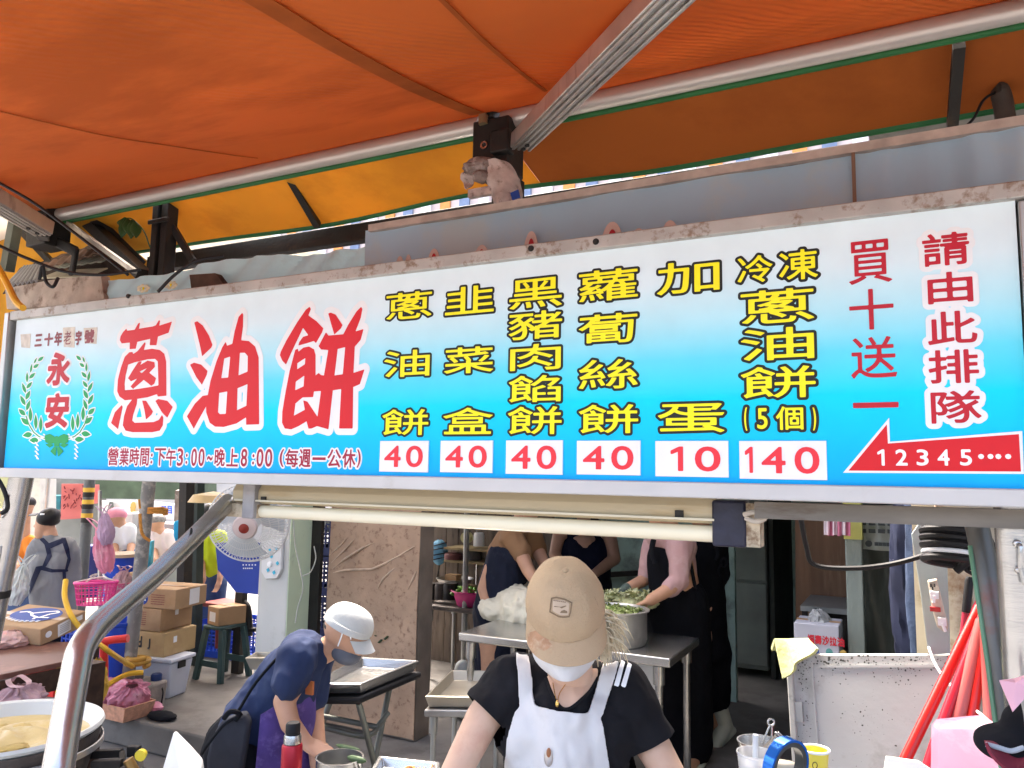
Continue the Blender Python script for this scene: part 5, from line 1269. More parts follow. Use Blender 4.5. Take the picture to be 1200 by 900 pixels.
def bag(c, r, label, mat_=pink_film, seed=0, jit=.36, name='plastic_bag', ears=True, tiltv=None):
    """Thin film bag: sagging belly, pleats gathering to a twisted neck, two handle loops."""
    rnd = random.Random(seed + 9); c = Vector(c); n1, n2 = rnd.randint(6, 8), rnd.randint(11, 15); ph = rnd.uniform(0, 6)
    up = Vector(tiltv).normalized() if tiltv else V(rnd.uniform(-.25, .25), rnd.uniform(-.2, .1), 1).normalized()
    s_, t_, _ = basis(up); sv = V(seed * 2.1, seed, 3)
    def f(u, v):
        w = u * 6.28318; k = math.sin(math.pi * (.10 + .80 * v)) ** .75 * (1 - .45 * v)
        q = V(math.cos(w), math.sin(w), v * 2)
        pl = (1 - abs(math.sin(n1 * w * .5 + ph + 2 * NZ.noise(q * 1.3 + sv))) * 2) * (.05 + .16 * v * v) + (1 - abs(math.sin(n2 * w * .5 + 3 * NZ.noise(q * 2 + sv))) * 2) * (.03 + .08 * v * v)
        k *= 1 + pl + jit * .7 * (1 - abs(NZ.noise(q * 2.2 + sv)) * 2.4) * .5
        return c + s_ * (math.cos(w) * r[0] * k) + t_ * (math.sin(w) * r[1] * k) + up * (r[2] * (2 * v - 1) + r[2] * .12 * NZ.noise(q * 3 + sv))
    mb = MB(); mb.sheet(f, 72, 26)
    if ears:
        top = c + up * r[2]
        for sg in (-1, 1):
            d_ = (s_ * sg * rnd.uniform(.5, .9) + up * rnd.uniform(.5, 1)).normalized(); e = s_.cross(d_).normalized(); L_ = r[2] * .8
            mb.sheet(lambda u, v: top + d_ * (L_ * math.sin(u * 3.14159)) + e * (r[0] * .35 * (math.cos(u * 3.14159))) + s_ * (r[0] * .16 * (v - .5)) + up * (.01 * math.sin(u * 9)), 14, 3)
    return tag(mb.build(name, mat_, smooth=30), label, 'bag')
bag(PZ(12, 757, TZ) + V(0, 0, .04), (.15, .1, .05), 'clear pink plastic bag of red food beside the printed carton', M('clear_pink_film', (.75, .5, .45), .3, 0, .3, 14, (.8, .15, .08), .7, 7, .55, bump=.5, trans=.2), 5, ears=False)
bag(P(20, 818, 4.1), (.18, .11, .065), 'limp pale pink plastic bag behind the big white pan', M('dull_pink_film', (.55, .35, .37), .35, 0, .2, 12, (.35, .25, .25), .6, 8, bump=.6, trans=.15), 8)
mb = MB(); c = P(20, 818, 4.1); mb.span((c.x - .28, c.y - .14, 0), (c.x + .22, c.y + .12, c.z - .07)); tag(mb.build('crate_stand', M('grey_stand', (.16, .15, .14), .8, 0, .2)), 'grey low stand under the limp pale pink bag', 'stand')
# red and yellow crates beneath the table
c = PZ(62, 815, PLZ)
crate('red_crate', 'red crate under the dark wooden table', (c.x - .13, c.y + .1, PLZ), (.34, .3, .26), red_paint, .1)
crate('yellow_crate', 'yellow crate under the dark wooden table', (c.x + .2, c.y + .12, PLZ), (.26, .3, .26), M('yellow_plastic', (.78, .50, .02), .4, 0, .1), .1)
# yellow bag on the table leg
bag(P(112, 800, 4.6), (.09, .06, .14), 'crumpled yellow bag hanging beside the table leg', M('yellow_film', (.70, .42, .05), .4, 0, .2, 12, bump=.4), 2, ears=False)

# poles
polem = M('grey_pole', (.14, .15, .15), .5, .3, .25, 5, (.06, .06, .06), .7, 7, .5, bump=.15)
p1 = PZ(88, 772, PLZ); Yp = p1.y
pA, pB = PY(106, 560, 5.2), PY(90, 760, 5.2)
p1t = thing('striped_pole', 'grey pole with yellow and black tape bands', 'pole', V(pB.x, 5.2, PLZ))
mb = MB(); mb.tube([V(pB.x, 5.2, PLZ), V(pB.x, 5.2, 2.6)], .052, 20); mb.build('shaft', polem, p1t)
for yy in (574, 588, 604):
    z_ = PY(103, yy, 5.2).z; mb = MB(); mb.tube([V(pB.x, 5.2, z_ - .022), V(pB.x, 5.2, z_ + .022)], .0545, 20); mb.build('yellow_band', M('yellow_tape', (.68, .42, .05), .5, 0, .1), p1t)
    mb = MB(); mb.tube([V(pB.x, 5.2, z_ - .07), V(pB.x, 5.2, z_ - .024)], .054, 20); mb.build('black_band', black_iron, p1t)
p2 = PZ(145, 832, PLZ)
p2t = thing('worn_pole', 'paint spattered grey pole tied with orange rope', 'pole', V(p2.x, p2.y, PLZ))
a2 = PY(178, 575, p2.y)
mb = MB(); mb.tube([V(p2.x, p2.y, PLZ), V(lerp(p2.x, a2.x, .5), p2.y, 1.2), V(a2.x, p2.y, 2.6)], .049, 20); mb.build('shaft', M('spattered_pole', (.20, .20, .19), .6, .1, .2, 6, (.40, .38, .33), .85, 14, .5, bump=.2), p2t)
rp2 = M('orange_rope', (.50, .22, .04), .8, 0, .2, 60, bump=.6, bs=120)
dP = (V(p2.x, p2.y, 0) - Vector(CAM)).dot(VIEW)
def coil(cx, cy, n, rr=.066, dz=.02):
    c = P(cx, cy, dP); c = V(c.x, p2.y, c.z); return [c + V(rr * math.cos(w), rr * math.sin(w), dz * w / 6.28) for w in np.linspace(0, 6.28 * n, 16 * n)]
mb = MB(); mb.tube(coil(172, 603, 3, dz=.016), .009, 8); mb.tube(bez([P(164, 602, dP - .07), P(165, 618, dP - .08), P(168, 628, dP - .08), P(176, 634, dP - .06)]), .011, 8); mb.tube(bez([P(164, 596, dP - .07), P(163, 585, dP - .07)]), .008, 8); mb.build('rope', rp2, p2t)
mb = MB(); mb.tube(coil(160, 780, 2, .075, .03), .020, 10); mb.build('hose_coil', M('ochre_hose', (.45, .25, .04), .5, 0, .2, 9), p2t)
hose = M('yellow_hose', (.72, .42, .03), .4, 0, .12, 8)
cable([P(77, 680, 5.2), P(76, 700, 5.1), P(84, 722, 5.0), P(100, 742, 5.0), P(130, 765, 5.0), P(155, 781, dP - .1)], .017, 'yellow hose running from the striped pole down to the worn pole', hose, 'hose', 'hose')
cable([P(168, 788, dP - .1), P(150, 790, dP - .15), P(130, 800, dP - .3), P(108, 816, dP - .5), P(92, 826, dP - .6)], .019, 'yellow hose curling along the ground from the worn pole', hose, 'hose', 'hose')
mb = MB(); c = PZ(153, 834, PLZ); mb.prism([V(c.x - .17, c.y - .1, PLZ), V(c.x + .17, c.y - .1, PLZ), V(c.x + .12, c.y + .2, PLZ), V(c.x - .13, c.y + .2, PLZ)], (.0, .02, .20)); tag(mb.build('pole_base', M('rough_stone', (.26, .23, .20), .9, 0, .3, 9, bump=.6, bs=25), bevel=.02), 'rough concrete block at the foot of the worn pole', 'block')
# bin with stacked cartons
bA, bB = PZ(131, 818, PLZ), PZ(208, 824, PLZ)
bin_y = bA.y
dB = (V(bA.x, bA.y, PLZ) - Vector(CAM)).dot(VIEW)
bl, br = PZ(124, 812, PLZ), PZ(190, 820, PLZ)
ax_ = (br - bl).normalized(); bw = (br - bl).length + .06
hB = P(160, 772, dB).z - PLZ
t = thing('storage_bin', 'white lidded plastic storage bin under the stacked cartons', 'bin', (bl + br) / 2)
b2 = V(-ax_.y, ax_.x, 0); bin_m = M('bin_white', (.62, .66, .74), .4, 0, .04, 4)
base = bl
mb = MB(); lo = [base + ax_ * .03 + b2 * .03, base + ax_ * (bw - .03) + b2 * .03, base + ax_ * (bw - .03) + b2 * .23, base + ax_ * .03 + b2 * .23]; hi = [base, base + ax_ * bw, base + ax_ * bw + b2 * .26, base + b2 * .26]
mb.raw(lo + [c + V(0, 0, hB - .035) for c in hi], [(3, 2, 1, 0), (4, 5, 6, 7)] + [(i, (i + 1) % 4, 4 + (i + 1) % 4, 4 + i) for i in range(4)]); mb.build('body', bin_m, t, bevel=.012)
mb = MB(); mb.box(base + ax_ * (bw / 2) + b2 * .13 + V(0, 0, hB - .015), (bw + .03, .29, .03), (ax_, b2, V(0, 0, 1))); mb.build('lid', bin_m, t, bevel=.008)
mb = MB(); mb.box(base + ax_ * (bw + .005) + b2 * .12 + V(0, 0, hB - .06), (.012, .08, .05), (ax_, b2, V(0, 0, 1))); mb.build('latch', dark_plastic, t)
z = PLZ + hB + .001
hts = [P(160, a, dB).z - P(160, c, dB).z for a, c in ((742, 771), (719, 746), (697, 721))]
specs = [('tan carton with upside down lettering directly on the white bin', card_tan, 0.02, 0), ('plain brown carton in the middle of the stack on the white bin', card, .06, .10), ('brown carton with a round blue emblem on top of the stack', card, .10, .04)]
for k, (lb, mt_, off, sh) in enumerate(specs):
    h = hts[k]; w = bw + [.06, -.05, .02][k]
    b0 = base + ax_ * (off - .17 + [.0, .02, .04][k]) + b2 * (.02) ; b0.z = z
    c, fr, rt, tp = carton('carton', lb, b0, ax_, w, .37, h - .004, mt_, 'cartons stacked on the white bin')
    if k == 0:
        mb = MB(); 
        for ch, x0_, x1_ in (('U', w - .325, w - .29), ('N', w - .285, w - .25), ('D', w - .245, w - .21), ('P', w - .365, w - .33)):
            g = fit(glyphs(ch), x0_, h * .35, x1_, h * .78); f = field(g, .003, .01); v, f_ = contour_fill(f, .003)
            cxm, cym = w - .29, h * .56
            mb.raw([fr(2 * cxm - x, 2 * cym - y, .003) for x, y in v], f_)
        g = fit(glyphs('J'), w - .155, h * .3, w - .135, h * .7); v, f_ = contour_fill(field(g, .003, .01), .002); mb.raw([fr(x, y, .003) for x, y in v], f_)
        mb.build('lettering', ink_dark, c, smooth=0); patch(fr, [(.02, h * .4), (.07, h * .4), (.07, h * .9), (.02, h * .9)], paper, 'label', c)
        patch(rt, [(.1, h * .5), (.14, h * .5), (.14, h * .75), (.1, h * .75)], wht, 'print_mark', c)
    if k == 1:
        mb = MB()
        for i in range(7):
            for j in range(2): mb.raw(poly(lambda x, y: fr(x, y, .003), [(.25 + j * .09, h * (.25 + i * .09)), (.25 + j * .09 + .075, h * (.25 + i * .09)), (.25 + j * .09 + .075, h * (.29 + i * .09)), (.25 + j * .09, h * (.29 + i * .09))]), [(0, 1, 2, 3)])
        mb.build('print_mark', M('faint_red_ink', (.30, .13, .09), .8, 0, .3, 60), c, smooth=0)
        patch(rt, [(.16, h * .6), (.2, h * .6), (.2, h * 1.0), (.16, h * 1.0)], paper, 'label', c)
    if k == 2:
        o = patch(fr, circ(.30, h * .45, .06, h * .32), ink_blue, 'emblem', c)
        patch(lambda x, y: fr(x, y, .004), [(.255, h * .35), (.275, h * .55), (.29, h * .42), (.30, h * .68), (.31, h * .42), (.325, h * .55), (.345, h * .35)], wht, 'emblem_figure', o)
        patch(lambda x, y: fr(x, y, .006), circ(.30, h * .5, .012, h * .09), ink_blue, 'emblem_figure', o)
        mb = MB()
        for i in range(5): mb.raw(poly(lambda x, y: fr(x, y, .003), [(.39, h * (.2 + i * .11)), (.52, h * (.2 + i * .11)), (.52, h * (.25 + i * .11)), (.39, h * (.25 + i * .11))]), [(0, 1, 2, 3)])
        mb.build('print_mark', M('faint_red_ink', (.30, .13, .09), .8), c, smooth=0)
        patch(rt, [(.16, h * .1), (.28, h * .12), (.28, h * .9), (.16, h * .88)], paper, 'label', c)
    z += h
mb = MB(); mb.box(V(base.x, base.y, z) + ax_ * .12 + b2 * .12 + V(0, 0, .05), (.12, .1, .1), (ax_, b2, V(0, 0, 1))); tag(mb.build('small_carton', card, bevel=.004), 'small brown carton on top of the emblem carton', 'box')
# bottle
bt_ = PZ(178, 822, PLZ); bt_ = PZ(181, 829, PLZ)
bo = thing('water_bottle', 'blue translucent water bottle beside the white bin', 'bottle', bt_)
hb = P(176, 790, (bt_ - Vector(CAM)).dot(VIEW)).z - PLZ; rb = 8.5 / 920 * (bt_ - Vector(CAM)).dot(VIEW)
blm = M('blue_bottle', (.015, .10, .38), .2, 0, .15, 8, coat=.4)
mb = MB(); mb.lathe([(0, 0), (rb, 0), (rb * 1.02, .01), (rb, hb * .3), (rb * .92, hb * .33), (rb * .92, hb * .42), (rb, hb * .45), (rb, hb * .65), (rb * .7, hb * .75), (0, hb * .75)], bt_, n=24); mb.build('body', blm, bo)
mb = MB(); mb.lathe([(rb * .7, 0), (rb * .75, .005), (rb * .75, hb * .2), (rb * .6, hb * .24), (0, hb * .24)], bt_ + V(0, 0, hb * .755), n=24); mb.build('cap', M('navy_cap', (.01, .03, .12), .4), bo)
mb = MB(); mb.tube(bez([bt_ + V(rb * .8, 0, hb * .72), bt_ + V(rb * 1.5, 0, hb * .5), bt_ + V(rb * 1.3, 0, hb * .15)]), .005, 8); mb.build('strap', dark_plastic, bo)
# pink bag in basket
c = PZ(140, 838, PLZ)
mb = MB(); ring = lambda s, z_: [V(c.x + x * s, c.y + y * s, PLZ + z_) for x, y in ((-.22, -.13), (.22, -.13), (.22, .13), (-.22, .13))]
mb.raw(ring(.85, 0) + ring(1, .11) + ring(.95, .11) + ring(.82, .01), [(3, 2, 1, 0), (12, 13, 14, 15)] + [(a + i, a + (i + 1) % 4, a + 4 + (i + 1) % 4, a + 4 + i) for a in (0, 4, 8) for i in range(4)])
tag(mb.build('basket', M('peach_basket', (.66, .34, .22), .6, 0, .2, 30, bump=.5, bs=90), bevel=.004), 'peach coloured shallow basket on the pavement by the worn pole', 'basket')
bag(c + V(-.10, -.02, .17), (.18, .13, .095), 'pink plastic bag at the left in the peach basket', pink_film, 12, .42, ears=False, tiltv=(-.8, -.3, 1))
bag(c + V(.09, .0, .17), (.17, .13, .10), 'pink plastic bag at the right in the peach basket', pink_film, 15, .42, ears=False, tiltv=(.9, -.5, 1))
mb = MB(); mb.ell(PZ(183, 834, PLZ) + V(-.04, 0, .03), (.09, .05, .035), jit=.3, seed=5); tag(mb.build('pink_scrap', pink_film), 'scrap of pink plastic film lying right of the basket', 'scrap')
mb = MB(); p = PZ(170, 838, PLZ); mb.ell(p + V(.18, .0, .02), (.12, .07, .03), jit=.2, seed=6); tag(mb.build('dark_cloth', black_cloth), 'dark cloth lump on the pavement below the blue bottle', 'cloth')
# black burner rack in front of the kerb, and white sheet bag
def gas_rack():
    c = P(138, 885, 3.2); t = thing('burner_rack', 'black iron burner rack at the lower left edge', 'burner', V(c.x, c.y, 0))
    mb = MB(); mb.bar(P(106, 884, 3.2), P(143, 882, 3.2), .03, .03); mb.bar(P(108, 896, 3.1), P(143, 894, 3.1), .03, .03); mb.bar(P(150, 880, 3.2), P(164, 880, 3.2), .03, .04); mb.bar(P(143, 882, 3.2), P(143, 910, 3.1), .025, .025); mb.bar(P(163, 880, 3.2), P(163, 910, 3.1), .03, .03)
    mb.build('grate', black_iron, t, bevel=.003)
    mb = MB(); a = P(120, 910, 3.2); mb.span((a.x - .1, a.y - .1, 0), (a.x + .25, a.y + .15, a.z)); mb.build('stand', black_iron, t)
    mb = MB(); mb.tube([P(150, 890, 3.1), P(158, 905, 3.1)], .02, 10); mb.build('brass_valve', M('brass', (.45, .28, .1), .4, .8), t)
    mb = MB(); mb.lathe([(0, 0), (.02, 0), (.022, .02), (0, .022)], P(167, 883, 3.1), VIEW * -1, 14); mb.build('knob', M('yellow_knob', (.75, .6, .05), .4), t)
gas_rack()
mb = MB()
tip = P(204, 852, 2.9)
mb.raw([tip, P(172, 960, 2.8), P(222, 960, 2.6), P(238, 888, 2.8), P(250, 960, 2.95), P(222, 870, 2.85)], [(0, 1, 2), (0, 2, 5), (5, 2, 3), (3, 2, 4), (0, 5, 4), (5, 3, 4), (0, 4, 1), (1, 4, 2)])
tag(mb.build('white_sack', M('white_sack', (.70, .70, .66), .7, 0, .06, 4, bump=.3, bs=10), smooth=20, bevel=.01), 'pointed white paper sack left of the bent worker', 'sack')

# stool and its box
sp_ = PZ(250, 797, PLZ); ds = (sp_ - Vector(CAM)).dot(VIEW)
st = thing('stool', 'dark green plastic stool with a carton on it', 'stool', sp_)
SH = P(250, 734, ds).z - PLZ; gm = M('dark_green_plastic', (.035, .075, .075), .45, 0, .15, 5)
sw = 15 / 920 * ds
mb = MB(); mb.box(sp_ + V(0, .1, SH - .015), (sw * 2, .30, .03)); mb.build('seat', gm, st, bevel=.01)
for sx_ in (-1, 1):
    for sy in (-1, 1):
        mb = MB(); mb.bar(sp_ + V(sx_ * sw * .85, .1 + sy * .12, SH - .03), sp_ + V(sx_ * sw * 1.35, .1 + sy * .16, 0), .05, .04, (0, 1, 0)); mb.build('leg', gm, st, bevel=.006)
mb = MB(); mb.box(sp_ + V(0, -.04, .14), (sw * 2.2, .02, .05)); mb.build('rung', gm, st); mb = MB(); mb.box(sp_ + V(0, .24, .14), (sw * 2.2, .02, .05)); mb.build('rung', gm, st)
c0 = sp_ + V(-sw * 1.05, .0, SH + .001)
c, fr, rt, tp = carton('carton', 'small carton with a white label on the green stool', c0, (1, -.25, 0), sw * 1.7, .26, P(255, 713, ds).z - PLZ - SH, card)
patch(fr, [(.04, .03), (.14, .03), (.14, .11), (.04, .11)], paper, 'label', c)
# black chair-like stool behind
bs_ = thing('black_stand', 'black metal stand behind the green stool', 'stand', sp_ + V(.3, .5, 0))
mb = MB(); a = PY(283, 694, 5.3); b_ = PY(283, 780, 5.3); mb.bar(V(a.x, 5.3, a.z), V(a.x, 5.3, PLZ), .09, .06, (0, 1, 0)); mb.tube(bez([PY(283, 704, 5.3), PY(290, 712, 5.3), PY(292, 730, 5.3), PY(292, 745, 5.3)]), .03, 10); mb.bar(PY(270, 736, 5.3), PY(300, 738, 5.3), .05, .03); mb.build('frame', black_iron, bs_)
mb = MB(); mb.box(PY(263, 707, 5.5), (.28, .3, .04)); mb.tube([PY(256, 712, 5.5), PY(254, 760, 5.5)], .02, 8); tag(mb.build('red_stool', M('dull_red_plastic', (.28, .06, .05), .5), bevel=.008), 'dull red plastic stool behind the carton on the green stool', 'stool')
# striped pole basket, blue barrels
pk = thing('hanging_basket', 'hot pink plastic basket hanging on the striped pole', 'basket', P(111, 693, 5.3))
d_ = 5.35
def bk(u, v):
    a = u * 6.2832; s = lerp(.82, 1, v); c = P(111, 708, d_); return c + RIGHT * (.105 * s * math.cos(a) * (1.2 if abs(math.cos(a)) > .7 else 1.15)) + V(0, 1, 0) * (.085 * s * math.sin(a)) + V(0, 0, .15 * v)
mb = MB()
for k in range(28): mb.tube([bk(k / 28, t) for t in (0, .5, 1)], .0042, 5)
for v_ in (0, .25, .5, .75): mb.tube([bk(k / 40, v_) for k in range(41)], .004, 5, cap=False)
mb.tube([bk(k / 40, .97) for k in range(41)], .011, 8, cap=False); c = P(111, 708, d_); mb.lathe([(0, 0), (.09, 0), (.09, .006), (0, .006)], c, n=20); mb.build('lattice', hot_pink, pk)
mb = MB(); mb.tube(bez([bk(.25, 1), P(106, 676, d_), P(114, 673, d_ + .05), bk(.75, 1)]), .005, 6); mb.tube(bez([bk(.05, 1), P(122, 678, d_), P(119, 676, d_), bk(.55, 1)]), .005, 6); mb.build('handle', M('basket_handle', (.6, .5, .45), .5), pk)
def barrel(px, pyt, pyb, d, r, label, mat_=blue_plastic):
    a, b_ = P(px, pyt, d), P(px, pyb, d); h = a.z - b_.z
    t = thing('blue_barrel', label, 'barrel', b_, 'blue barrels behind the poles')
    mb = MB(); mb.lathe([(0, 0), (r * .9, 0), (r * .92, .02), (r, h * .5), (r, h * .93), (r * 1.05, h * .95), (r * 1.05, h), (r * .97, h), (r * .95, h * .8), (0, h * .78)], b_, n=36); mb.build('body', mat_, t)
    mb = MB(); mb.tube(bez([b_ + V(-r * .9, -r * .45, h * .9), b_ + V(-r * .4, -r * 1.0, h * .75), b_ + V(r * .3, -r * 1.02, h * .68), b_ + V(r * .9, -r * .4, h * .7)]), .008, 8); mb.build('handle', M('barrel_handle', (.6, .6, .58), .4, .3), t)
    return t
barrel(142, 652, 730, 6.6, .155, 'tall blue barrel with a wooden lid behind the two poles')
a = P(142, 652, 6.6); mb = MB(); mb.lathe([(0, 0), (.16, 0), (.16, .025), (0, .025)], a + V(0, 0, .002), n=30); tag(mb.build('wooden_lid', M('lid_wood', (.42, .32, .22), .7, 0, .1, 9)), 'round wooden lid on the tall blue barrel', 'lid')
barrel(130, 728, 790, 5.9, .17, 'low blue barrel behind the bent brace')
for px, pyb, d in ((142, 730, 6.6), (130, 790, 5.9)):
    b_ = P(px, pyb, d)
    if b_.z > PLZ + .02:
        mb = MB(); mb.span((b_.x - .16, b_.y - .16, PLZ), (b_.x + .16, b_.y + .16, b_.z - .001)); tag(mb.build('barrel_stand', M('grey_stand', (.16, .15, .14), .8)), ['grey block under the tall blue barrel', 'grey block under the low blue barrel'][px == 130], 'stand')
mb = MB(); c = P(130, 752, 5.55); mb.tube(bez([P(122, 800, 5.5), P(122, 757, 5.5), P(126, 751, 5.5), P(150, 748, 5.5)]), .028, 10); tag(mb.build('red_rack', red_paint), 'red plastic rack end in front of the low blue barrel', 'frame')
bag(P(143, 683, 6.0), (.11, .08, .09), 'pale pink bag slung on the bucket behind the worn pole', M('dull_pink_film', (.55, .35, .37)), 21)
mb = MB(); c = P(138, 690, 6.0); mb.lathe([(0, -.1), (.075, -.1), (.1, .05), (.09, .05), (.07, -.09), (0, -.09)], c, n=24); tag(mb.build('pink_bucket', M('dusty_pink_plastic', (.60, .14, .25), .45)), 'dusty pink bucket tied behind the worn pole', 'bucket')
for k, (x, y, d, r, mt_, lb) in enumerate(((124, 620, 6.0, (.08, .05, .12), M('lilac_film', (.55, .40, .56), .35, 0, .2, 10, bump=.5, trans=.25), 'lilac plastic bag hanging right of the striped pole'), (121, 645, 6.0, (.09, .06, .17), pink_film, 'long pink plastic bag hanging right of the striped pole'))):
    bag(P(x, y, d), r, lb, mt_, 30 + k, .4)
mb = MB(); mb.bar(P(117, 575, 6.05), P(117, 640, 6.05), .02, .02, (0, 1, 0)); mb.bar(P(117, 640, 6.05), P(116, 800, 6.05), .02, .02, (0, 1, 0)); tag(mb.build('hanger_stand', steel_dull), 'thin steel stand carrying the hanging pink bags', 'stand')

# ------------------------------------------------------------------ far left street: walls, signs
far_w = M('far_white_wall', (.72, .70, .66), .8, 0, .06, 2, (.55, .53, .48), .4, 3)
def far_panel(pts, d, mat_, name, label, cat, th=.12):
    mb = MB(); mb.prism([P(x, y, d) for x, y in pts], VIEW * th); return tag(mb.build(name, mat_, smooth=0), label, cat)
tile = M('pale_tile_wall', (.58, .55, .48), .6, 0, .08, 6, (.42, .40, .36), .4, 10)
far_panel([(28, 540), (47, 540), (44, 790), (25, 790)], 11, tile, 'tiled_pillar', 'pale tiled pillar behind the man in the black cap', 'pillar', .4)
far_panel([(-60, 530), (20, 530), (18, 620), (-60, 620)], 9.5, M('yellow_green_wall', (.45, .50, .28), .8, 0, .1, 3), 'yellow_wall', 'yellow green wall left of the steel post', 'wall')
far_panel([(-60, 598), (10, 598), (4, 720), (-60, 720)], 8.5, M('orange_wood', (.50, .22, .06), .6, 0, .2, 4), 'orange_board', 'orange wooden board at the far left edge', 'board')
far_panel([(45, 540), (110, 540), (110, 800), (40, 800)], 13, M('grey_shop_wall', (.22, .22, .19), .8, 0, .2, 2, (.35, .33, .28), .5, 3), 'shop_wall', 'grey shop wall behind the red poster', 'wall', .4)
far_panel([(54, 581), (71, 581), (70, 597), (53, 596)], 12.6, M('teal_picture', (.03, .15, .17), .5, 0, .4, 8), 'teal_sign', 'dark teal sign above the man in the black cap', 'sign')
far_panel([(50, 560), (54, 560), (53, 592), (51, 592)], 12.5, wht, 'white_pipe', 'thin white pipe beside the dark teal sign', 'pipe', .06)
po = far_panel([(72, 567), (105, 567), (103, 607), (71, 609)], 8.2, M('red_pink_paper', (.78, .22, .20), .7, 0, .08, 4, (.8, .6, .55), .6, 4, .6), 'red_poster', 'pinkish red paper poster with dark brush writing', 'poster', .01)
mb = MB(); rnd = random.Random(8)
for cx in (78, 87, 97):
    for cy in (577, 590):
        for k in range(5):
            a = P(cx + rnd.uniform(-3, 3), cy + rnd.uniform(-4, 4), 8.18); b_ = a + RIGHT * rnd.uniform(-.03, .03) + V(0, 0, rnd.choice((-1, 1)) * rnd.uniform(.01, .05)); mb.bar(a, b_, .012, .004)
mb.build('brush_writing', M('dark_red_ink', (.25, .03, .04), .8), po)
far_panel([(107, 568), (116, 568), (116, 590), (107, 590)], 8.3, M('pink_poster', (.78, .3, .3), .7), 'pink_strip', 'narrow pink paper strip right of the striped pole', 'poster', .01)
far_panel([(100, 540), (330, 540), (330, 800), (100, 800)], 15, M('street_wall', (.55, .53, .50), .8, 0, .1, 1.5, (.3, .3, .28), .6, 1.2), 'street_wall', 'pale shop front far behind the cartons', 'wall', .5)
far_panel([(100, 562), (240, 566), (240, 586), (100, 584)], 12.5, M('dark_green_awning', (.07, .10, .06), .7, 0, .3, 4), 'dark_canopy', 'dark green canopy strip above the white price posters', 'canopy', .5)
for k, (x0_, x1_, lb) in enumerate(((117, 147, 'white poster with a dark plant picture left of the worn pole'), (148, 168, 'white poster with an orange fruit picture beside the worn pole'))):
    o = far_panel([(x0_, 587), (x1_, 587), (x1_, 607), (x0_, 607)], 10.5, paper, 'white_poster', lb, 'poster', .02)
    mb = MB(); c = P((x0_ + x1_) / 2 - 2, 595, 10.47); mb.ell(c, (.05, .004, .07), jit=.4, seed=k); mb.ell(c + V(.03, 0, -.07), (.07, .004, .03), jit=.4, seed=k + 3); mb.build('picture', [M('ink_grey', (.12, .13, .12), .7), M('ochre_ink', (.5, .35, .1), .7)][k], o)
o = far_panel([(179, 588), (205, 591), (203, 609), (178, 607)], 10.2, paper, 'white_board_sign', 'white sign with two blue characters right of the worn pole', 'sign', .03)
mb = MB(); rnd = random.Random(4)
for cx in (192, 199):
    for k in range(4): mb.bar(P(cx - 2.6, 593.5 + k * 2.4, 10.16), P(cx + 2.6, 593.5 + k * 2.4 + .3, 10.16), .004, .012)
    for dx in (-1.8, 1.5): mb.bar(P(cx + dx, 593, 10.16), P(cx + dx * 1.2, 602, 10.16), .012, .006)
mb.build('blue_writing', M('sign_blue', (.02, .12, .6), .6), o)
far_panel([(205, 575), (214, 575), (212, 650), (203, 650)], 9.5, M('stone_grey', (.2, .17, .15), .9, 0, .5, 8, (.5, .5, .48), .5, 9), 'rock_pillar', 'rough grey pillar right of the blue lettered sign', 'pillar', .3)
# dark uprights near the fan
for k, (x0_, y0_, x1_, y1_, d, w, mt_, lb) in enumerate(((219, 575, 214, 750, 7.0, .09, black_iron, 'dark iron upright left of the thin green upright'), (232, 575, 230, 700, 7.2, .08, M('green_black_iron', (.03, .045, .04), .5, .3, .2), 'green black upright beside the man in the yellow vest'), (225, 572, 222, 760, 7.6, .11, black_iron, 'broad black upright behind the other two uprights'))):
    mb = MB(); a, b_ = P(x0_, y0_, d), P(x1_, y1_, d); b_ = a + (b_ - a) * ((a.z + .0 - PLZ) / (a.z - b_.z)); mb.bar(a + (a - b_) * .2, b_, w, w, (0, 1, 0)); tag(mb.build('iron_upright', mt_), lb, 'post')
mb = MB(); mb.tube(bez([P(211, 655, 7), P(211, 680, 7), P(213, 700, 7)]), .018, 8); tag(mb.build('orange_tube', M('orange_plastic', (.7, .3, .03), .5)), 'short orange tube beside the dark upright', 'tube')
mb = MB(); mb.lathe([(0, .03), (.16, .0), (.2, -.06), (.19, -.06), (.0, .01)], P(250, 580, 6.6), n=30); tag(mb.build('lamp_shade', M('warm_shade', (.75, .6, .35), .5, 0, .1, trans=.3)), 'small warm coloured lamp shade under the left of the sign', 'lamp')
for k, (pts, mt_, lb) in enumerate((([(203, 612), (212, 608), (213, 625), (205, 635), (203, 628)], M('cyan_cloth', (.03, .42, .75), .7, 0, .15), 'cyan cloth hanging beside the dark upright'), ([(170, 636), (178, 634), (176, 668), (168, 668)], M('cyan_film', (.1, .55, .7), .5, 0, .15), 'cyan and red bag hung behind the worn pole'))):
    mb = MB(); mb.prism([P(x, y, 7.4 + k * -.6) for x, y in pts], VIEW * .06); tag(mb.build('hung_cloth', mt_, bevel=.01), lb, 'cloth')
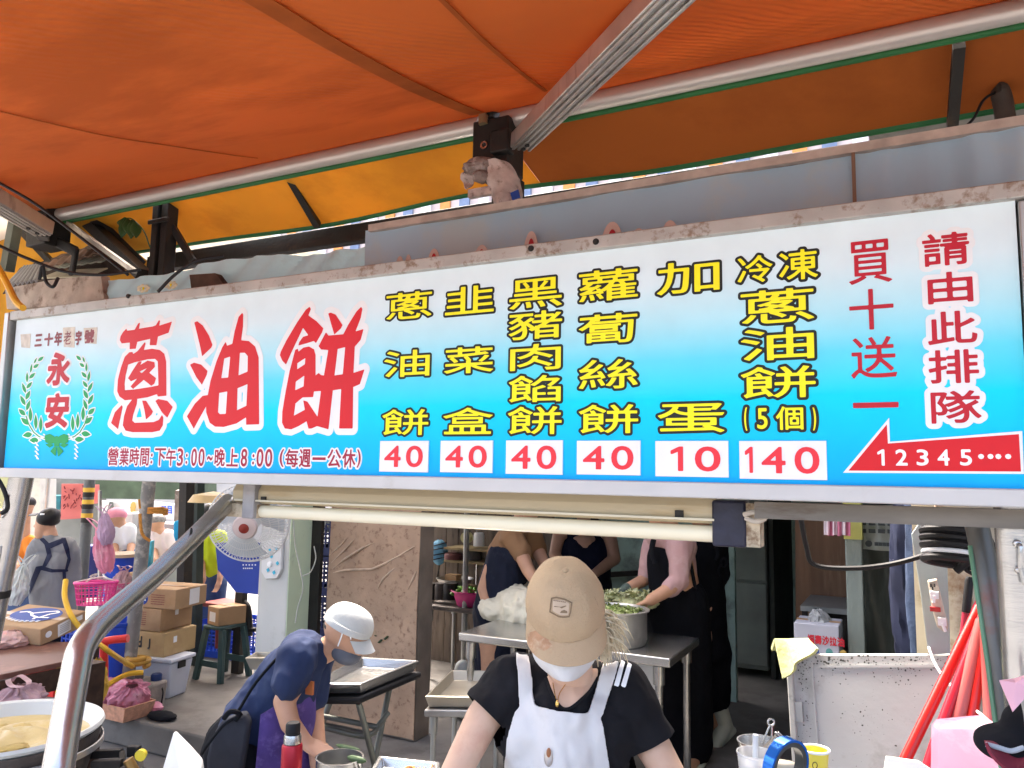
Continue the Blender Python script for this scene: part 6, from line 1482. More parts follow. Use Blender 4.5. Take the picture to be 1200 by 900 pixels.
# white parked thing and clutter in the middle distance
far_panel([(98, 640), (118, 640), (120, 700), (98, 700)], 9, M('navy_sheet', (.02, .03, .15), .7, 0, .3), 'navy_sheet', 'dark blue sheet behind the hanging pink bags', 'sheet')
far_panel([(120, 600), (172, 600), (172, 660), (120, 660)], 12, M('bright_wall', (.75, .75, .72), .7), 'white_hoarding', 'bright white hoarding behind the white shirted person', 'panel', .2)
for k, (x, y, d, w, h, mt_, lb) in enumerate(((163, 625, 9.5, .25, .5, M('steel_cart', (.45, .45, .44), .4, .6), 'grey steel cart beside the person in white'), (190, 690, 8.2, .45, .5, M('grey_bin', (.32, .33, .34), .5), 'grey bin behind the stacked cartons'), (228, 690, 9.2, .35, .8, M('white_crate_far', (.6, .6, .6), .5), 'white box behind the thin uprights'), (152, 725, 7.6, .4, .35, M('white_bin_far', (.7, .72, .75), .5), 'white tub behind the low blue barrel'), (205, 655, 9.8, .5, .9, M('grey_cloth_far', (.35, .33, .36), .8), 'grey covered table behind the bent brace'))):
    c = P(x, y, d); zz = max(PLZ, 0); mb = MB(); mb.span((c.x - w / 2, c.y - .2, zz), (c.x + w / 2, c.y + .2, c.z + h / 2)); tag(mb.build('street_clutter', mt_, bevel=.01), lb, 'container')

# far buildings seen over the top of the sign
fb_ = thing('apartment_building', 'distant apartment block with orange and blue striped front over the sign', 'building', (-8, 26, 0))
mb = MB(); mb.span((-75, 26, 0), (14, 34, 16)); mb.build('wall', M('far_pink_wall', (.62, .52, .48), .8, 0, .1, .8), fb_, smooth=0)
rnd = random.Random(2)
cols_ = [M('far_orange', (.75, .30, .08), .7), M('far_blue', (.18, .24, .36), .6), M('far_white', (.8, .8, .8), .7)]
for k in range(92):
    x = -68 + k * .9; w = .45; mb = MB(); mb.span((x, 25.9, 3), (x + w, 25.99, 15.5)); mb.build('cladding_strip', cols_[k % 3], fb_, smooth=0)

# ------------------------------------------------------------------ right side
dk = M('dark_film', (.055, .065, .058), .3, 0, .3, 3, (.10, .12, .105), .5, 6, bump=.3, bs=8, stretch=(3, 3, .5))
mb = MB(); Yd = 5.0
mb.sheet(lambda u, v: PY(lerp(1008, 1068, u), lerp(780, 590, v), Yd) + V(0, .01 * math.sin(u * 9 + v * 6), 0), 40, 40, .004); tag(mb.build('dark_sheet', dk), 'dark plastic sheet hanging below the calendar paper', 'sheet')
wc_ = thing('wrapped_column', 'slim column wrapped in clear film beside the dark sheet', 'column', PY(1004, 760, 4.8))
a, b_ = PY(992, 700, 4.8), PY(1012, 700, 4.8)
mb = MB(); mb.span((a.x, 4.8, PLZ), (b_.x, 4.92, 2.5)); mb.build('shaft', M('film_grey_green', (.24, .29, .27), .25, 0, .15, 4, (.45, .5, .48), .5, 12, .6, bump=.5, bs=12, stretch=(3, 3, .8)), wc_, bevel=.006)
z_ = PY(1002, 632, 4.8).z; mb = MB(); mb.span((a.x - .004, 4.79, z_), (b_.x + .004, 4.93, 2.45)); mb.build('yellow_top', M('dull_yellow', (.48, .48, .14), .6, 0, .15), wc_)
wb_ = thing('brown_planks', 'leaning brown wooden planks in the dark room', 'planks', PY(968, 700, 5.6))
for k in range(4):
    a, b_ = PY(943 + k * 12.5, 590, 5.6 - .03 * k), PY(941 + k * 13, 712, 5.6 - .03 * k); mb = MB(); mb.bar(a, V(b_.x, b_.y, PLZ), .12, .02, (0, 1, 0)); mb.build('plank', M('brown_plank', (.16, .09, .05), .6, 0, .25, 3, (.28, .18, .11), .5, 4, stretch=(6, 6, .5)), wb_)
st_ = thing('grey_stand', 'grey metal stand with a flat top in the dark room', 'stand', PY(968, 760, 5.0))
za = PY(965, 712, 5.0).z
a, b_ = PY(938, 712, 5.0), PY(994, 712, 5.0)
mb = MB(); mb.span((a.x, 5.0, za - .03), (b_.x, 5.5, za)); mb.build('top', M('grey_metal_top', (.22, .24, .24), .4, .5, .15), st_)
for xx in (a.x + .02, b_.x - .02):
    mb = MB(); mb.span((xx - .015, 5.02, PLZ), (xx + .015, 5.05, za - .031)); mb.build('leg', black_iron, st_)
mb = MB(); mb.span((b_.x - .14, 5.1, PLZ), (b_.x - .04, 5.4, za - .035)); mb.build('side_panel', black_iron, st_)
a = PY(931, 766, 4.7); b_ = PY(983, 734, 4.7)
bxw = b_.x - a.x; bh = b_.z - a.z
c, fr, rt, tp = carton('product_box', 'white carton with red lettering and small round pictures in the dark room', V(a.x, 4.7, a.z), (1, 0, 0), bxw, .25, bh, M('pale_blue_carton', (.45, .47, .55), .6, 0, .06))
mb = MB(); xx = .07
for ch in '福壽沙拉油':
    g = fit(glyphs(ch), xx, bh * .38, xx + .034, bh * .66); v, f = contour_fill(field(g, .0025, .006), .0012); mb.raw([fr(x, y, .003) for x, y in v], f); xx += .038
mb.build('red_lettering', M('carton_red', (.55, .02, .04), .6), c, smooth=0)
for k in range(3): patch(fr, circ(.11 + k * .07, bh * .16, .018, .022), [ink_blue, M('teal_ink', (.1, .3, .3), .7), M('ochre_ink', (.5, .35, .1), .7)][k], 'round_picture', c)
mb = MB(); mb.span((a.x, 4.72, PLZ), (b_.x, 4.96, a.z - .002)); tag(mb.build('box_plinth', black_iron), 'dark plinth under the white carton with red lettering', 'plinth')
bag(PY(960, 728, 4.85), (.12, .08, .07), 'crumpled clear bag on the white carton in the dark room', M('clear_grey_film', (.3, .32, .33), .2, 0, .3, 12, bump=.6), 40, ears=False)
cal = thing('calendar_paper', 'large pale calendar sheet with rows of small dark marks', 'calendar', PY(1035, 630, 4.9))
mb = MB(); mb.sheet(lambda u, v: PY(lerp(1004, 1068, u), lerp(lerp(643, 648, u), 592, v), 4.9) + V(0, .012 * math.sin(u * 12), 0), 20, 10, .003); mb.build('sheet', M('pale_green_paper', (.40, .44, .40), .6, 0, .05), cal)
mb = MB()
for i in range(5):
    for j, yy in enumerate((613, 622)): mb.box(PY(1011 + i * 11, yy + i * .3, 4.87), (.035, .003, .022))
mb.lathe([(0, 0), (.018, 0), (.018, .003), (0, .003)], PY(1018, 637, 4.87), (0, -1, 0), 16)
for i in range(4): mb.box(PY(1027 + i * 4.6, 637.5 + i * .2, 4.87), (.019, .003, .02))
for i in range(3): mb.box(PY(1048 + i * 3, 637.5, 4.87), (.010, .003, .012))
mb.build('print', M('dark_print', (.05, .06, .06), .7), cal)
tw = thing('striped_cloth', 'pink and white striped cloth hanging at the top of the dark room', 'cloth', PY(982, 618, 4.7))
for k in range(6):
    mb = MB(); mb.sheet(lambda u, v: PY(lerp(966 + k * 5, 971.5 + k * 5, u), lerp(627 + (k % 2), 600, v), 4.7) + V(0, .012 * math.sin((u + k) * 5), 0), 4, 8, .003); mb.build('stripe', [M('cloth_white', (.68, .62, .66), .8), M('cloth_pink', (.50, .16, .25), .8)][k % 2], tw)
# hanging jackets
jk = M('dark_navy_jacket', (.018, .024, .055), .8, 0, .3, 6, bump=.3, bs=14)
for k, (x, y, r, lb) in enumerate(((1066, 690, (.075, .07, .42), 'dark navy jacket hanging beside the dark sheet'), (1080, 680, (.055, .07, .5), 'dark blue trousers hanging against the pale grey board'))):
    mb = MB(); mb.ell(PY(x, y, 4.2 - .5 * k), r, jit=.4, seed=60 + k, nu=26, nv=22); tag(mb.build('hanging_jacket', [jk, M('blue_trousers', (.03, .05, .10), .8, 0, .3, 6, bump=.3)][k]), lb, 'clothes')
gl_ = P(1071, 679, 4.1); mb = MB(); mb.cone(P(1072, 665, 4.1), .045, P(1069, 695, 4.1), .05); mb.ell(P(1070, 662, 4.1), (.04, .04, .03)); tag(mb.build('work_glove', M('dirty_cream', (.42, .37, .25), .8, 0, .2, 12)), 'dirty cream work glove clipped on the hanging jacket', 'glove')
# cable coil and cords
ck = thing('cable_coil', 'thick coil of black and white cable under the sign at right', 'cable', PY(1112, 630, 2.6))
cc = PY(1117, 617, 2.65)
mb, m2 = MB(), MB()
for k in range(7):
    zz = cc.z + .02 - k * .020; ring = [V(cc.x + .08 * math.cos(w) , cc.y + .06 * math.sin(w), zz + .022 * math.cos(w * 1 + .8) - .02 * math.cos(w)) for w in np.linspace(0, 6.2832, 33)]
    (m2 if k in (0, 1, 5) else mb).tube(ring, .011 if k not in (0, 1, 5) else .007, 8, cap=False)
mb.build('black_cable', dark_plastic, ck); m2.build('white_cable', wht, ck)
cable([P(938, 605, 2.6), P(945, 640, 2.6), P(955, 662, 2.6), P(1000, 666, 2.55), P(1050, 660, 2.5), P(1100, 645, 2.42), P(1135, 632, 2.3)], .0085, 'long black cable swinging across the dark room to the dark pipe')
cable([P(1087, 606, 2.85), P(1089, 640, 2.88), P(1091, 680, 2.9)], .006, 'straight black cord running down to the outlet box')
cable([P(1120, 669, 2.3), P(1136, 657, 2.28)], .012, 'stub of thick black cable by the dark pipe')
cable([P(1127, 610, 2.3), P(1125, 640, 2.3), P(1130, 665, 2.3), P(1142, 674, 2.3)], .006, 'black cord curling behind the dark pipe')
cable([P(1160, 632, 2.2), P(1166, 645, 2.2), P(1175, 660, 2.15)], .008, 'black cord between the dark pipe and the right steel post')
cable([P(1091, 700, 2.85), P(1087, 720, 2.75), P(1088, 755, 2.6), P(1100, 785, 2.45), P(1130, 820, 2.25), P(1165, 850, 2.1)], .004, 'white cord hanging from the outlet box across the red handles', wht)
ob = thing('outlet_box', 'dirty white power outlet strip on the pale grey board', 'outlet', PY(1097, 700, 2.95))
q = [PY(x, y, 2.93) for x, y in [(1087, 681), (1098, 679), (1112, 735), (1108, 742), (1098, 735), (1092, 712)]]
mb = MB(); mb.prism(q, (0, .04, 0)); mb.build('body', M('dirty_ivory', (.55, .47, .38), .5, 0, .15, 10, (.25, .15, .1), .6, 14, .6), ob, bevel=.004)
mb = MB(); mb.box(PY(1096, 714, 2.925), (.03, .01, .014)); mb.build('switch', M('switch_red', (.45, .03, .03), .4), ob)
mb = MB()
for x, y in ((1091, 686), (1095, 686), (1093, 689.5)): mb.box(PY(x, y, 2.926), (.004, .008, .010))
mb.build('socket_slot', ink_dark, ob)
mb = MB(); mb.box(PY(1095, 697, 2.92), (.024, .03, .022)); mb.tube([PY(1095, 698, 2.905), PY(1094, 706, 2.91)], .005, 8); mb.build('plug', wht, ob); mb = MB(); mb.box(PY(1104, 728, 2.92), (.024, .03, .024)); mb.tube([PY(1104, 730, 2.905), PY(1108, 740, 2.91)], .005, 8); mb.build('plug', wht, ob)

# white insulated panel (open lid) and its rag
pdp = 2.75
pan = thing('cooler_lid', 'scuffed white cooler lid standing upright at right', 'lid', P(1020, 900, pdp))
sc_m = M('scuffed_white', (.50, .51, .49), .5, 0, .06, 3, (.30, .29, .26), .6, 5, .52, bump=.06, bs=40)
q = [P(926, 766, 2.85), P(1128, 766, 2.55), P(1150, 960, 2.4), P(938, 960, 2.7)]
nrm_ = (q[1] - q[0]).cross(q[2] - q[0]).normalized()
if nrm_.dot(VIEW) < 0: nrm_ = -nrm_
mb = MB(); mb.prism(q, nrm_ * .045); mb.build('panel', sc_m, pan, bevel=.006)
mb = MB(); mb.bar(q[0] - nrm_ * .004, q[3] - nrm_ * .004, .02, .04, nrm_); mb.build('edge_strip', M('grimy_edge', (.42, .42, .39), .5, 0, .1, 6, (.15, .15, .14), .6, 20), pan, bevel=.003)
mb = MB(); mb.bar(lerp(q[0], q[3], .08) + (q[1] - q[0]).normalized() * .09 - nrm_ * .003, lerp(q[1], q[2], .08) - nrm_ * .003, .008, .006, nrm_); mb.bar(lerp(q[0], q[3], .06) + (q[1] - q[0]).normalized() * .075 - nrm_ * .003, lerp(q[0], q[3], .95) + (q[1] - q[0]).normalized() * .075 - nrm_ * .003, .006, .008, nrm_); mb.build('inner_ridge', sc_m, pan)
mb = MB(); mb.bar(lerp(q[0], q[3], .30) + (q[1] - q[0]).normalized() * .02 - nrm_ * .012, lerp(q[0], q[3], .42) + (q[1] - q[0]).normalized() * .02 - nrm_ * .012, .03, .012, nrm_); mb.build('hinge', steel_dull, pan)
mb = MB(); rnd = random.Random(31); ex, ey = (q[1] - q[0]), (q[3] - q[0])
for k in range(760):
    if k % 3 == 0: u, v = rnd.random(), abs(rnd.gauss(.0, .055)) + .012
    elif k % 3 == 1: u, v = abs(rnd.gauss(0, .06)) + .01, rnd.random() * .8 + .01
    elif k % 9 == 2: u, v = rnd.random(), rnd.random() * .85 + .02
    else: u, v = min(.98, max(.05, rnd.gauss(.25 + .2 * (k % 4), .07))), min(.9, max(.02, rnd.gauss(.12 + .28 * (k % 2), .06)))
    s_ = (.0007 + .0028 * rnd.random() ** 3) * (1.5 if v < .09 else 1); c = lerp(lerp(q[0], q[1], u), lerp(q[3], q[2], u), v) - nrm_ * (.0125 if (u < .03 or v < .02) else .0016)
    if u > .985 or (u < .045 and v < .5): continue
    m_ = rnd.randint(5, 7); mb.raw([c + ex.normalized() * (s_ * rnd.uniform(.5, 1.4) * math.cos(j / m_ * 6.283)) + ey.normalized() * (s_ * rnd.uniform(.5, 1.2) * math.sin(j / m_ * 6.283)) for j in range(m_)], [tuple(range(m_))])
mb.build('mildew_specks', M('mildew', (.09, .09, .08), .9, 0, .5, 60), pan, smooth=0, kind='stuff')
rg = MB(); c = q[0]; rg.sheet(lambda u, v: c + RIGHT * (-.05 + .115 * v + .012 * math.sin(v * 9)) + V(0, 0, .055 * math.sin(min(1, u * 2) * 1.57) - .16 * max(0, u - .35) * (1.15 - v)) + VIEW * (.06 - .12 * u), 16, 14, .012)
tag(rg.build('rag', M('yellow_green_rag', (.50, .52, .24), .9, 0, .15, 15, (.3, .22, .1), .5, 12, bump=.4, bs=50)), 'yellow green rag draped on the corner of the white cooler lid', 'rag')

# red broom handles
rds = thing('handle_holder', 'grey tub holding the red broom handles below the view', 'tub', P(1090, 1040, 2.3))
mb = MB(); hb_ = P(1090, 1040, 2.3); mb.lathe([(0, 0), (.16, 0), (.2, .3), (.19, .3), (.15, .01), (0, .01)], V(hb_.x, hb_.y, 0), n=28); mb.build('tub_body', M('grey_bin', (.32, .33, .34)), rds)
rr_ = M('bright_red_plastic', (.50, .014, .010), .28, 0, .06, 6, coat=.2); rp3 = M('faded_red_plastic', (.52, .11, .10), .35, 0, .08); dr_ = M('crimson_plastic', (.35, .02, .05), .35, 0, .08)
def stick(pts, r, mat_, label, tip=None):
    t = thing('broom_handle', label, 'broom handle', pts[-1], 'red broom handles leaning by the dark pipe')
    mb = MB(); mb.tube(pts, r, 16); mb.build('shaft', mat_, t)
    if tip:
        a = pts[0]; dd = (pts[0] - pts[1]).normalized(); mb = MB(); mb.tube([a + dd * .001, a + dd * tip * .9, a + dd * tip], [r * 1.12, r * 1.12, r * .7], 14); mb.build('grip', dark_plastic, t)
    return t
stick([P(1132, 718, 2.42), P(1124, 800, 2.40), P(1112, 930, 2.36)], .011, dr_, 'upright crimson broom handle with a black grip', .11)
stick([P(1148, 712, 2.36), P(1062, 888, 2.2), P(1030, 955, 2.15)], .0155, rr_, 'bright red handle leaning furthest left')
stick([P(1152, 724, 2.3), P(1100, 860, 2.2), P(1082, 915, 2.15)], .0150, M('dark_scarlet_plastic', (.55, .015, .03), .3, 0, .06), 'scarlet handle next to the furthest left handle')
stick([P(1152, 728, 2.28), P(1122, 848, 2.2), P(1100, 940, 2.15)], .020, rp3, 'faded pinkish red thick handle in the middle of the bunch')
stick([P(1158, 735, 2.26), P(1136, 855, 2.18), P(1120, 940, 2.12)], .0155, rr_, 'bright red handle right of the thick faded handle')
stick([P(1147, 706, 2.5), P(1128, 745, 2.5), P(1060, 900, 2.46)], .011, dr_, 'thin crimson handle half hidden behind the bunch')
stick([P(1156, 740, 2.22), P(1161, 845, 2.15), P(1164, 900, 2.1)], .017, rp3, 'short faded red handle against the dark pipe')

# pink bag, napkin, maroon cap, paper, cups
pbag = P(1140, 880, 1.55)
mb = MB(); 
q = [P(1100, 856, 1.75), P(1105, 849, 1.8), P(1160, 844, 1.8), P(1178, 855, 1.75), P(1230, 880, 1.6), P(1230, 1010, 1.5), P(1098, 1010, 1.65)]
mb.prism(q, VIEW * .03); tag(mb.build('pink_box', M('pink_sheet_plastic', (.80, .38, .50), .3, 0, .08, 3, (.85, .66, .72), .8, 4, .5, bump=.1, bs=9), bevel=.02, smooth=60), 'glossy pink plastic wrapped pack at the lower right corner', 'pack')
mb = MB(); mb.raw([P(1171, 797, 1.40), P(1188, 795, 1.41), P(1212, 788, 1.38), P(1212, 806, 1.38), P(1187, 834, 1.36), P(1190, 800, 1.385)], [(0, 1, 5), (1, 2, 3, 5), (5, 3, 4), (0, 5, 4)])
o = mb.build('pink_napkin', M('pink_tissue', (.82, .50, .58), .8, 0, .06, trans=.2), smooth=0); sm = o.modifiers.new('s', 'SOLIDIFY'); sm.thickness = .003; tag(o, 'folded pink tissue sticking out beside the right steel post', 'tissue')
mb = MB(); mb.bar(P(1205, 800, 1.39), P(1215, 832, 1.38), .02, .02); mb.span(P(1204, 830, 1.36), P(1240, 1000, 1.42)); tag(mb.build('tissue_holder', M('grey_bin', (.32, .33, .34))), 'grey holder at the right edge carrying the pink tissue', 'holder')
hc = thing('maroon_cap', 'black and maroon peaked cap lying on the pink pack', 'cap', P(1182, 870, 1.45))
c = P(1190, 878, 1.42)
mb = MB(); mb.ell(P(1186, 872, 1.44), (.066, .06, .030), (RIGHT, VIEW, UPV)); mb.ell(P(1212, 850, 1.44), (.055, .05, .04), (RIGHT, VIEW, UPV)); mb.build('crown', black_cloth, hc, remesh=.006, smo=6)
mb = MB(); mb.sheet(lambda u, v: P(lerp(1154, 1222, u), 871 + 34 * math.sin(math.pi * u) ** .6 * v - 2 * math.sin(u * 9), 1.42 - .06 * v + .05 * (u - .5) ** 2), 20, 8, .005); mb.build('peak', M('maroon_cloth', (.18, .02, .04), .8, 0, .2, 14), hc)
mb = MB(); mb.tube(bez([P(1155, 872, 1.40), P(1170, 876, 1.39), P(1185, 880, 1.385), P(1200, 876, 1.38)]), .0045, 8); mb.build('piping', M('grey_piping', (.3, .36, .42), .6), hc)
mb = MB(); mb.prism([P(1040, 888, 2.0), P(1078, 893, 1.98), P(1098, 906, 1.95), P(1090, 960, 1.9), P(1030, 960, 1.95)], VIEW * .01); tag(mb.build('white_sheet', paper), 'white paper sheet at the foot of the red handles', 'paper')

cd = 1.95
cpz = P(885, 935, cd).z
tbl = thing('cup_ledge', 'narrow steel ledge under the cups', 'ledge', P(915, 940, cd))
e = P(915, 940, cd); mb = MB(); mb.span((e.x - .12, e.y - .09, cpz - .02), (e.x + .22, e.y + .2, cpz)); mb.build('top', steel, tbl)
for dx in (-.09, .18): mb = MB(); mb.tube([V(e.x + dx, e.y + .05, 0), V(e.x + dx, e.y + .05, cpz - .021)], .016, 10); mb.build('leg', steel_dull, tbl)
def cup(px, pyr, d, rpx, label, mat_, name, n=32):
    a = P(px, pyr, d); r = rpx / 920 * d; h = a.z - cpz - .0008; c = V(a.x, a.y, cpz + .0008)
    mb = MB(); mb.lathe([(0, 0), (r * .72, 0), (r * .75, .004), (r * .98, h - .006), (r * 1.03, h - .004), (r * 1.03, h), (r * .96, h), (r * .72, .006), (0, .005)], c, n=n); return tag(mb.build(name, mat_), label, 'cup'), c, r, h
cup(885, 881, 1.92, 21, 'clear plastic cup holding cloudy drink', M('clear_plastic', (.78, .80, .80), .12, 0, .03, alpha=.38), 'clear_cup')
c = V(*P(885, 881, 1.92)); mb = MB(); mb.lathe([(0, 0), (.030, 0), (.036, P(885, 897, 1.92).z - cpz), (0, P(885, 897, 1.92).z - cpz)], V(c.x, c.y, cpz + .008), n=24); tag(mb.build('drink', M('cloudy_drink', (.6, .58, .5), .3)), 'cloudy pale drink inside the clear plastic cup', 'drink')
mb = MB(); mb.tube([P(885, 895, 1.90), P(885.5, 861, 1.90)], .0072, 12); tag(mb.build('drinking_straw', M('clear_straw', (.72, .76, .78), .2, 0, .05, alpha=.7)), 'clear fat straws standing in the plastic cup', 'straw')
cc_, cb2, r_, h_ = cup(955, 878, 2.05, 15.5, 'yellow paper cup with a white rim', M('yellow_cup', (.80, .70, .10), .4, 0, .04), 'paper_cup')
mb = MB(); mb.tube([cb2 + V(r_ * 1.03 * math.cos(w), r_ * 1.03 * math.sin(w), h_) for w in np.linspace(0, 6.2832, 33)], .0035, 8, cap=False); mb.build('rim', wht, cc_)
mb = MB(); p = P(955, 897, 2.0); mb.tube([p + RIGHT * (.006 * math.cos(w)) + V(0, 0, .008 * math.sin(w)) for w in np.linspace(-2.4, 4.6, 20)], .0011, 6); mb.build('print_mark', ink_dark, cc_)
cup(889, 868, 2.12, 24, 'steel mug behind the clear plastic cup', steel, 'steel_mug')
tg = thing('tongs', 'steel tongs standing in the steel mug', 'tongs', P(905, 870, 2.1))
mb = MB(); mb.tube(bez([P(893, 872, 2.1), P(900, 855, 2.1), P(903, 849, 2.1)]), .0028, 8); mb.tube(bez([P(904, 872, 2.1), P(904.5, 858, 2.1), P(904.5, 850, 2.1)]), .0028, 8); mb.tube([P(903.5, 846.5, 2.1) + RIGHT * (.0085 * math.cos(w)) + V(0, 0, .0085 * math.sin(w)) for w in np.linspace(0, 6.28, 20)], .0028, 8); mb.build('wire_arm', steel, tg)
mb = MB(); mb.bar(P(893, 880, 2.0), P(910, 862, 2.0), .016, .004); mb.bar(P(909, 858, 2.0), P(916, 866, 2.0), .006, .004); mb.bar(P(912, 858, 2.0), P(918, 864, 2.0), .005, .004); mb.build('blade', steel, tg)
tr_ = thing('tape_roll', 'glossy blue ring roll standing on edge among the cups', 'roll', P(920, 898, 1.85))
c = P(921, 897, 1.86); ax_ = (VIEW * -.86 + RIGHT * .5).normalized()
mb = MB(); mb.lathe([(.058, -.014), (.064, -.014), (.064, .014), (.058, .014)], c, ax_, 44, True); mb.build('blue_band', M('glossy_blue', (.02, .16, .62), .15, .5, .1, 12), tr_)
mb = MB(); mb.lathe([(.047, -.013), (.0575, -.013), (.0575, .013), (.047, .013)], c, ax_, 44, True); mb.build('core', M('dark_core', (.05, .055, .05), .5), tr_)
mb = MB(); mb.ell(P(920, 897, 1.95), (.03, .02, .012), jit=.15); tag(mb.build('white_lump', dough), 'small white dough lump behind the blue ring roll', 'dough')
# ------------------------------------------------------------------ people
def hand(mb, w, d, n, size=.175, curl=.5, side=1):
    """Palm, four jointed fingers and a thumb; w wrist, d pointing direction, n the way the palm faces."""
    w = Vector(w); d = Vector(d).normalized(); n = Vector(n); n = (n - d * n.dot(d)).normalized(); s = d.cross(n) * side
    k = size / .175
    for i in range(4): mb.cone(w + s * ((i - 1.5) * .011 * k), .017 * k, w + d * .085 * k + s * ((i - 1.5) * .0205 * k), .0125 * k, 10)
    for i, ln in enumerate((.072, .080, .075, .058)):
        p = w + d * .088 * k + s * ((i - 1.5) * .0215 * k); q = d + s * ((i - 1.5) * .06); a = curl * .5
        for j, fr in enumerate((.46, .31, .23)):
            dr = (q * math.cos(a) + n * math.sin(a)).normalized(); e = p + dr * (ln * fr * k)
            mb.cone(p, (.0098 - .001 * j) * k, e, (.0090 - .001 * j) * k, 9); p = e; a += curl
    p = w + d * .02 * k - s * .026 * k; q = (d * .62 - s * .62 + n * .35).normalized()
    e = p + q * .045 * k; mb.cone(p, .014 * k, e, .0115 * k, 9); q2 = (d * .8 - s * .15 + n * .45).normalized(); mb.cone(e, .0112 * k, e + q2 * .032 * k, .0085 * k, 9)
def ground_leg(mb, hip, r0, dx=0.0, zf=0.0, r1=.05, foot=True, fwd=V(0, -1, 0)):
    kn = V(hip.x + dx * .5, hip.y, (hip.z + zf) / 2); an = V(hip.x + dx, hip.y, zf + .07)
    mb.cone(hip, r0, kn, r0 * .72); mb.cone(kn, r0 * .72, an, r1)
    if foot: mb.cone(an - V(0, 0, .025), .042, an + fwd * .15 - V(0, 0, .04), .03)

# ---- the woman in the beige cap, facing us over the counter
WD = 2.1
W = lambda x, y, df=0.0: P(x, y, WD - df)
wf = P(657, 1010, WD)
wom = thing('person', 'woman in beige cap, white mask and white apron bending over the counter', 'person', V(wf.x, wf.y, .1))
mb = MB()
mb.cone(W(662, 712, -.01), .084, W(662, 738, -.005), .080); mb.cone(W(662, 738, -.005), .074, W(663, 772, .03), .052)
mb.cone(W(697, 742, .0), .014, W(697, 752, .0), .010); mb.ell(W(697, 745, .045), (.012, .026, .034), (RIGHT, VIEW, UPV))
mb.cone(W(667, 765, -.02), .060, W(668, 815, -.07), .068)
mb.cone(W(625, 800, -.09), .07, W(705, 805, -.09), .07)
mb.cone(W(640, 850, -.06), .10, W(690, 852, -.06), .10); mb.cone(W(645, 850, -.06), .10, W(645, 960, -.06), .11); mb.cone(W(690, 850, -.06), .10, W(690, 960, -.06), .11); mb.cone(W(632, 1000, -.06), .12, W(697, 1000, -.06), .12)
mb.chain([W(596, 802, -.07), W(566, 842, -.03), W(531, 912, .06), W(545, 985, .22)], [.056, .049, .040, .028])
mb.chain([W(733, 812, -.07), W(764, 872, -.03), W(802, 940, .06), W(770, 1000, .22)], [.056, .049, .040, .028])
hand(mb, W(545, 985, .22), W(570, 1040, .36) - W(545, 985, .22), V(0, 0, -1), .165, .35, 1)
hand(mb, W(770, 1000, .22), W(745, 1050, .36) - W(770, 1000, .22), V(0, 0, -1), .165, .35, -1)
for x in (634, 692):
    h = W(x, 1010, -.06); ground_leg(mb, h, .095, 0, 0.02, fwd=-VIEW)
w_body = mb.build('body', skin_a, wom, remesh=.006, smo=5)
# the shirt
mb = MB()
mb.cone(W(606, 800, -.09), .078, W(722, 808, -.09), .078); mb.cone(W(645, 790, -.085), .052, W(610, 793, -.09), .055); mb.cone(W(692, 792, -.085), .052, W(720, 800, -.09), .055)
mb.cone(W(625, 850, -.065), .118, W(708, 855, -.065), .118); mb.cone(W(640, 850, -.06), .115, W(640, 1000, -.06), .13); mb.cone(W(695, 850, -.06), .115, W(695, 1000, -.06), .13)
mb.cone(W(657, 835, -.03), .105, W(657, 900, -.03), .12)
mb.cone(W(603, 800, -.078), .082, W(565, 842, -.03), .070); mb.cone(W(727, 809, -.078), .082, W(768, 884, -.025), .070)
sh_m = M('charcoal_tshirt', (.011, .011, .013), .9, 0, .25, 7, (.02, .02, .024), .6, 5, bump=.45, bs=16, spec=.15)
shirt = mb.build('tshirt', sh_m, wom, remesh=.007, smo=8, wr=(.012, 10))
cut(shirt, W(568, 834, -.035), W(566, 842, -.03) - W(598, 804, -.07), .098, W(556, 838, -.03)); cut(shirt, W(761, 872, -.03), W(764, 876, -.03) - W(733, 812, -.07), .098, W(772, 879, -.03))
tree = bvh_of([shirt])
mb = MB(); pts = [(640, 792), (660, 785), (702, 782), (700, 795), (692, 808), (680, 820), (668, 829), (660, 830), (652, 822), (646, 810)]
drape(mb, pts, tree, .004, 2.5); o = mb.build('neckline_skin', skin_a, wom, smooth=80, weld=.0003); ms = o.modifiers.new('sm', 'SMOOTH'); ms.iterations = 4
mb = MB()
def on_shirt(x, y, off=.006):
    d = Vector(ray(x, y)); h = tree.ray_cast(Vector(CAM), d.normalized()); return h[0] - d.normalized() * off
mb.tube(bez([on_shirt(*q) for q in ((640, 795), (645, 809), (651, 821), (659, 830), (668, 830), (680, 821), (692, 809), (701, 794))], 4), .0045, 8); mb.build('neckband', sh_m, wom)
mb = MB()
for off_ in (0, 1):
    a = [(728 + off_ * 8, 773 + off_ * 3), (732.5 + off_ * 8, 775.5 + off_ * 3), (725 + off_ * 8, 805 + off_ * 1), (719.5 + off_ * 8, 803 + off_ * 1)]
    drape(mb, a, tree, .004, 1.5)
mb.build('shoulder_stripe', wht, wom)
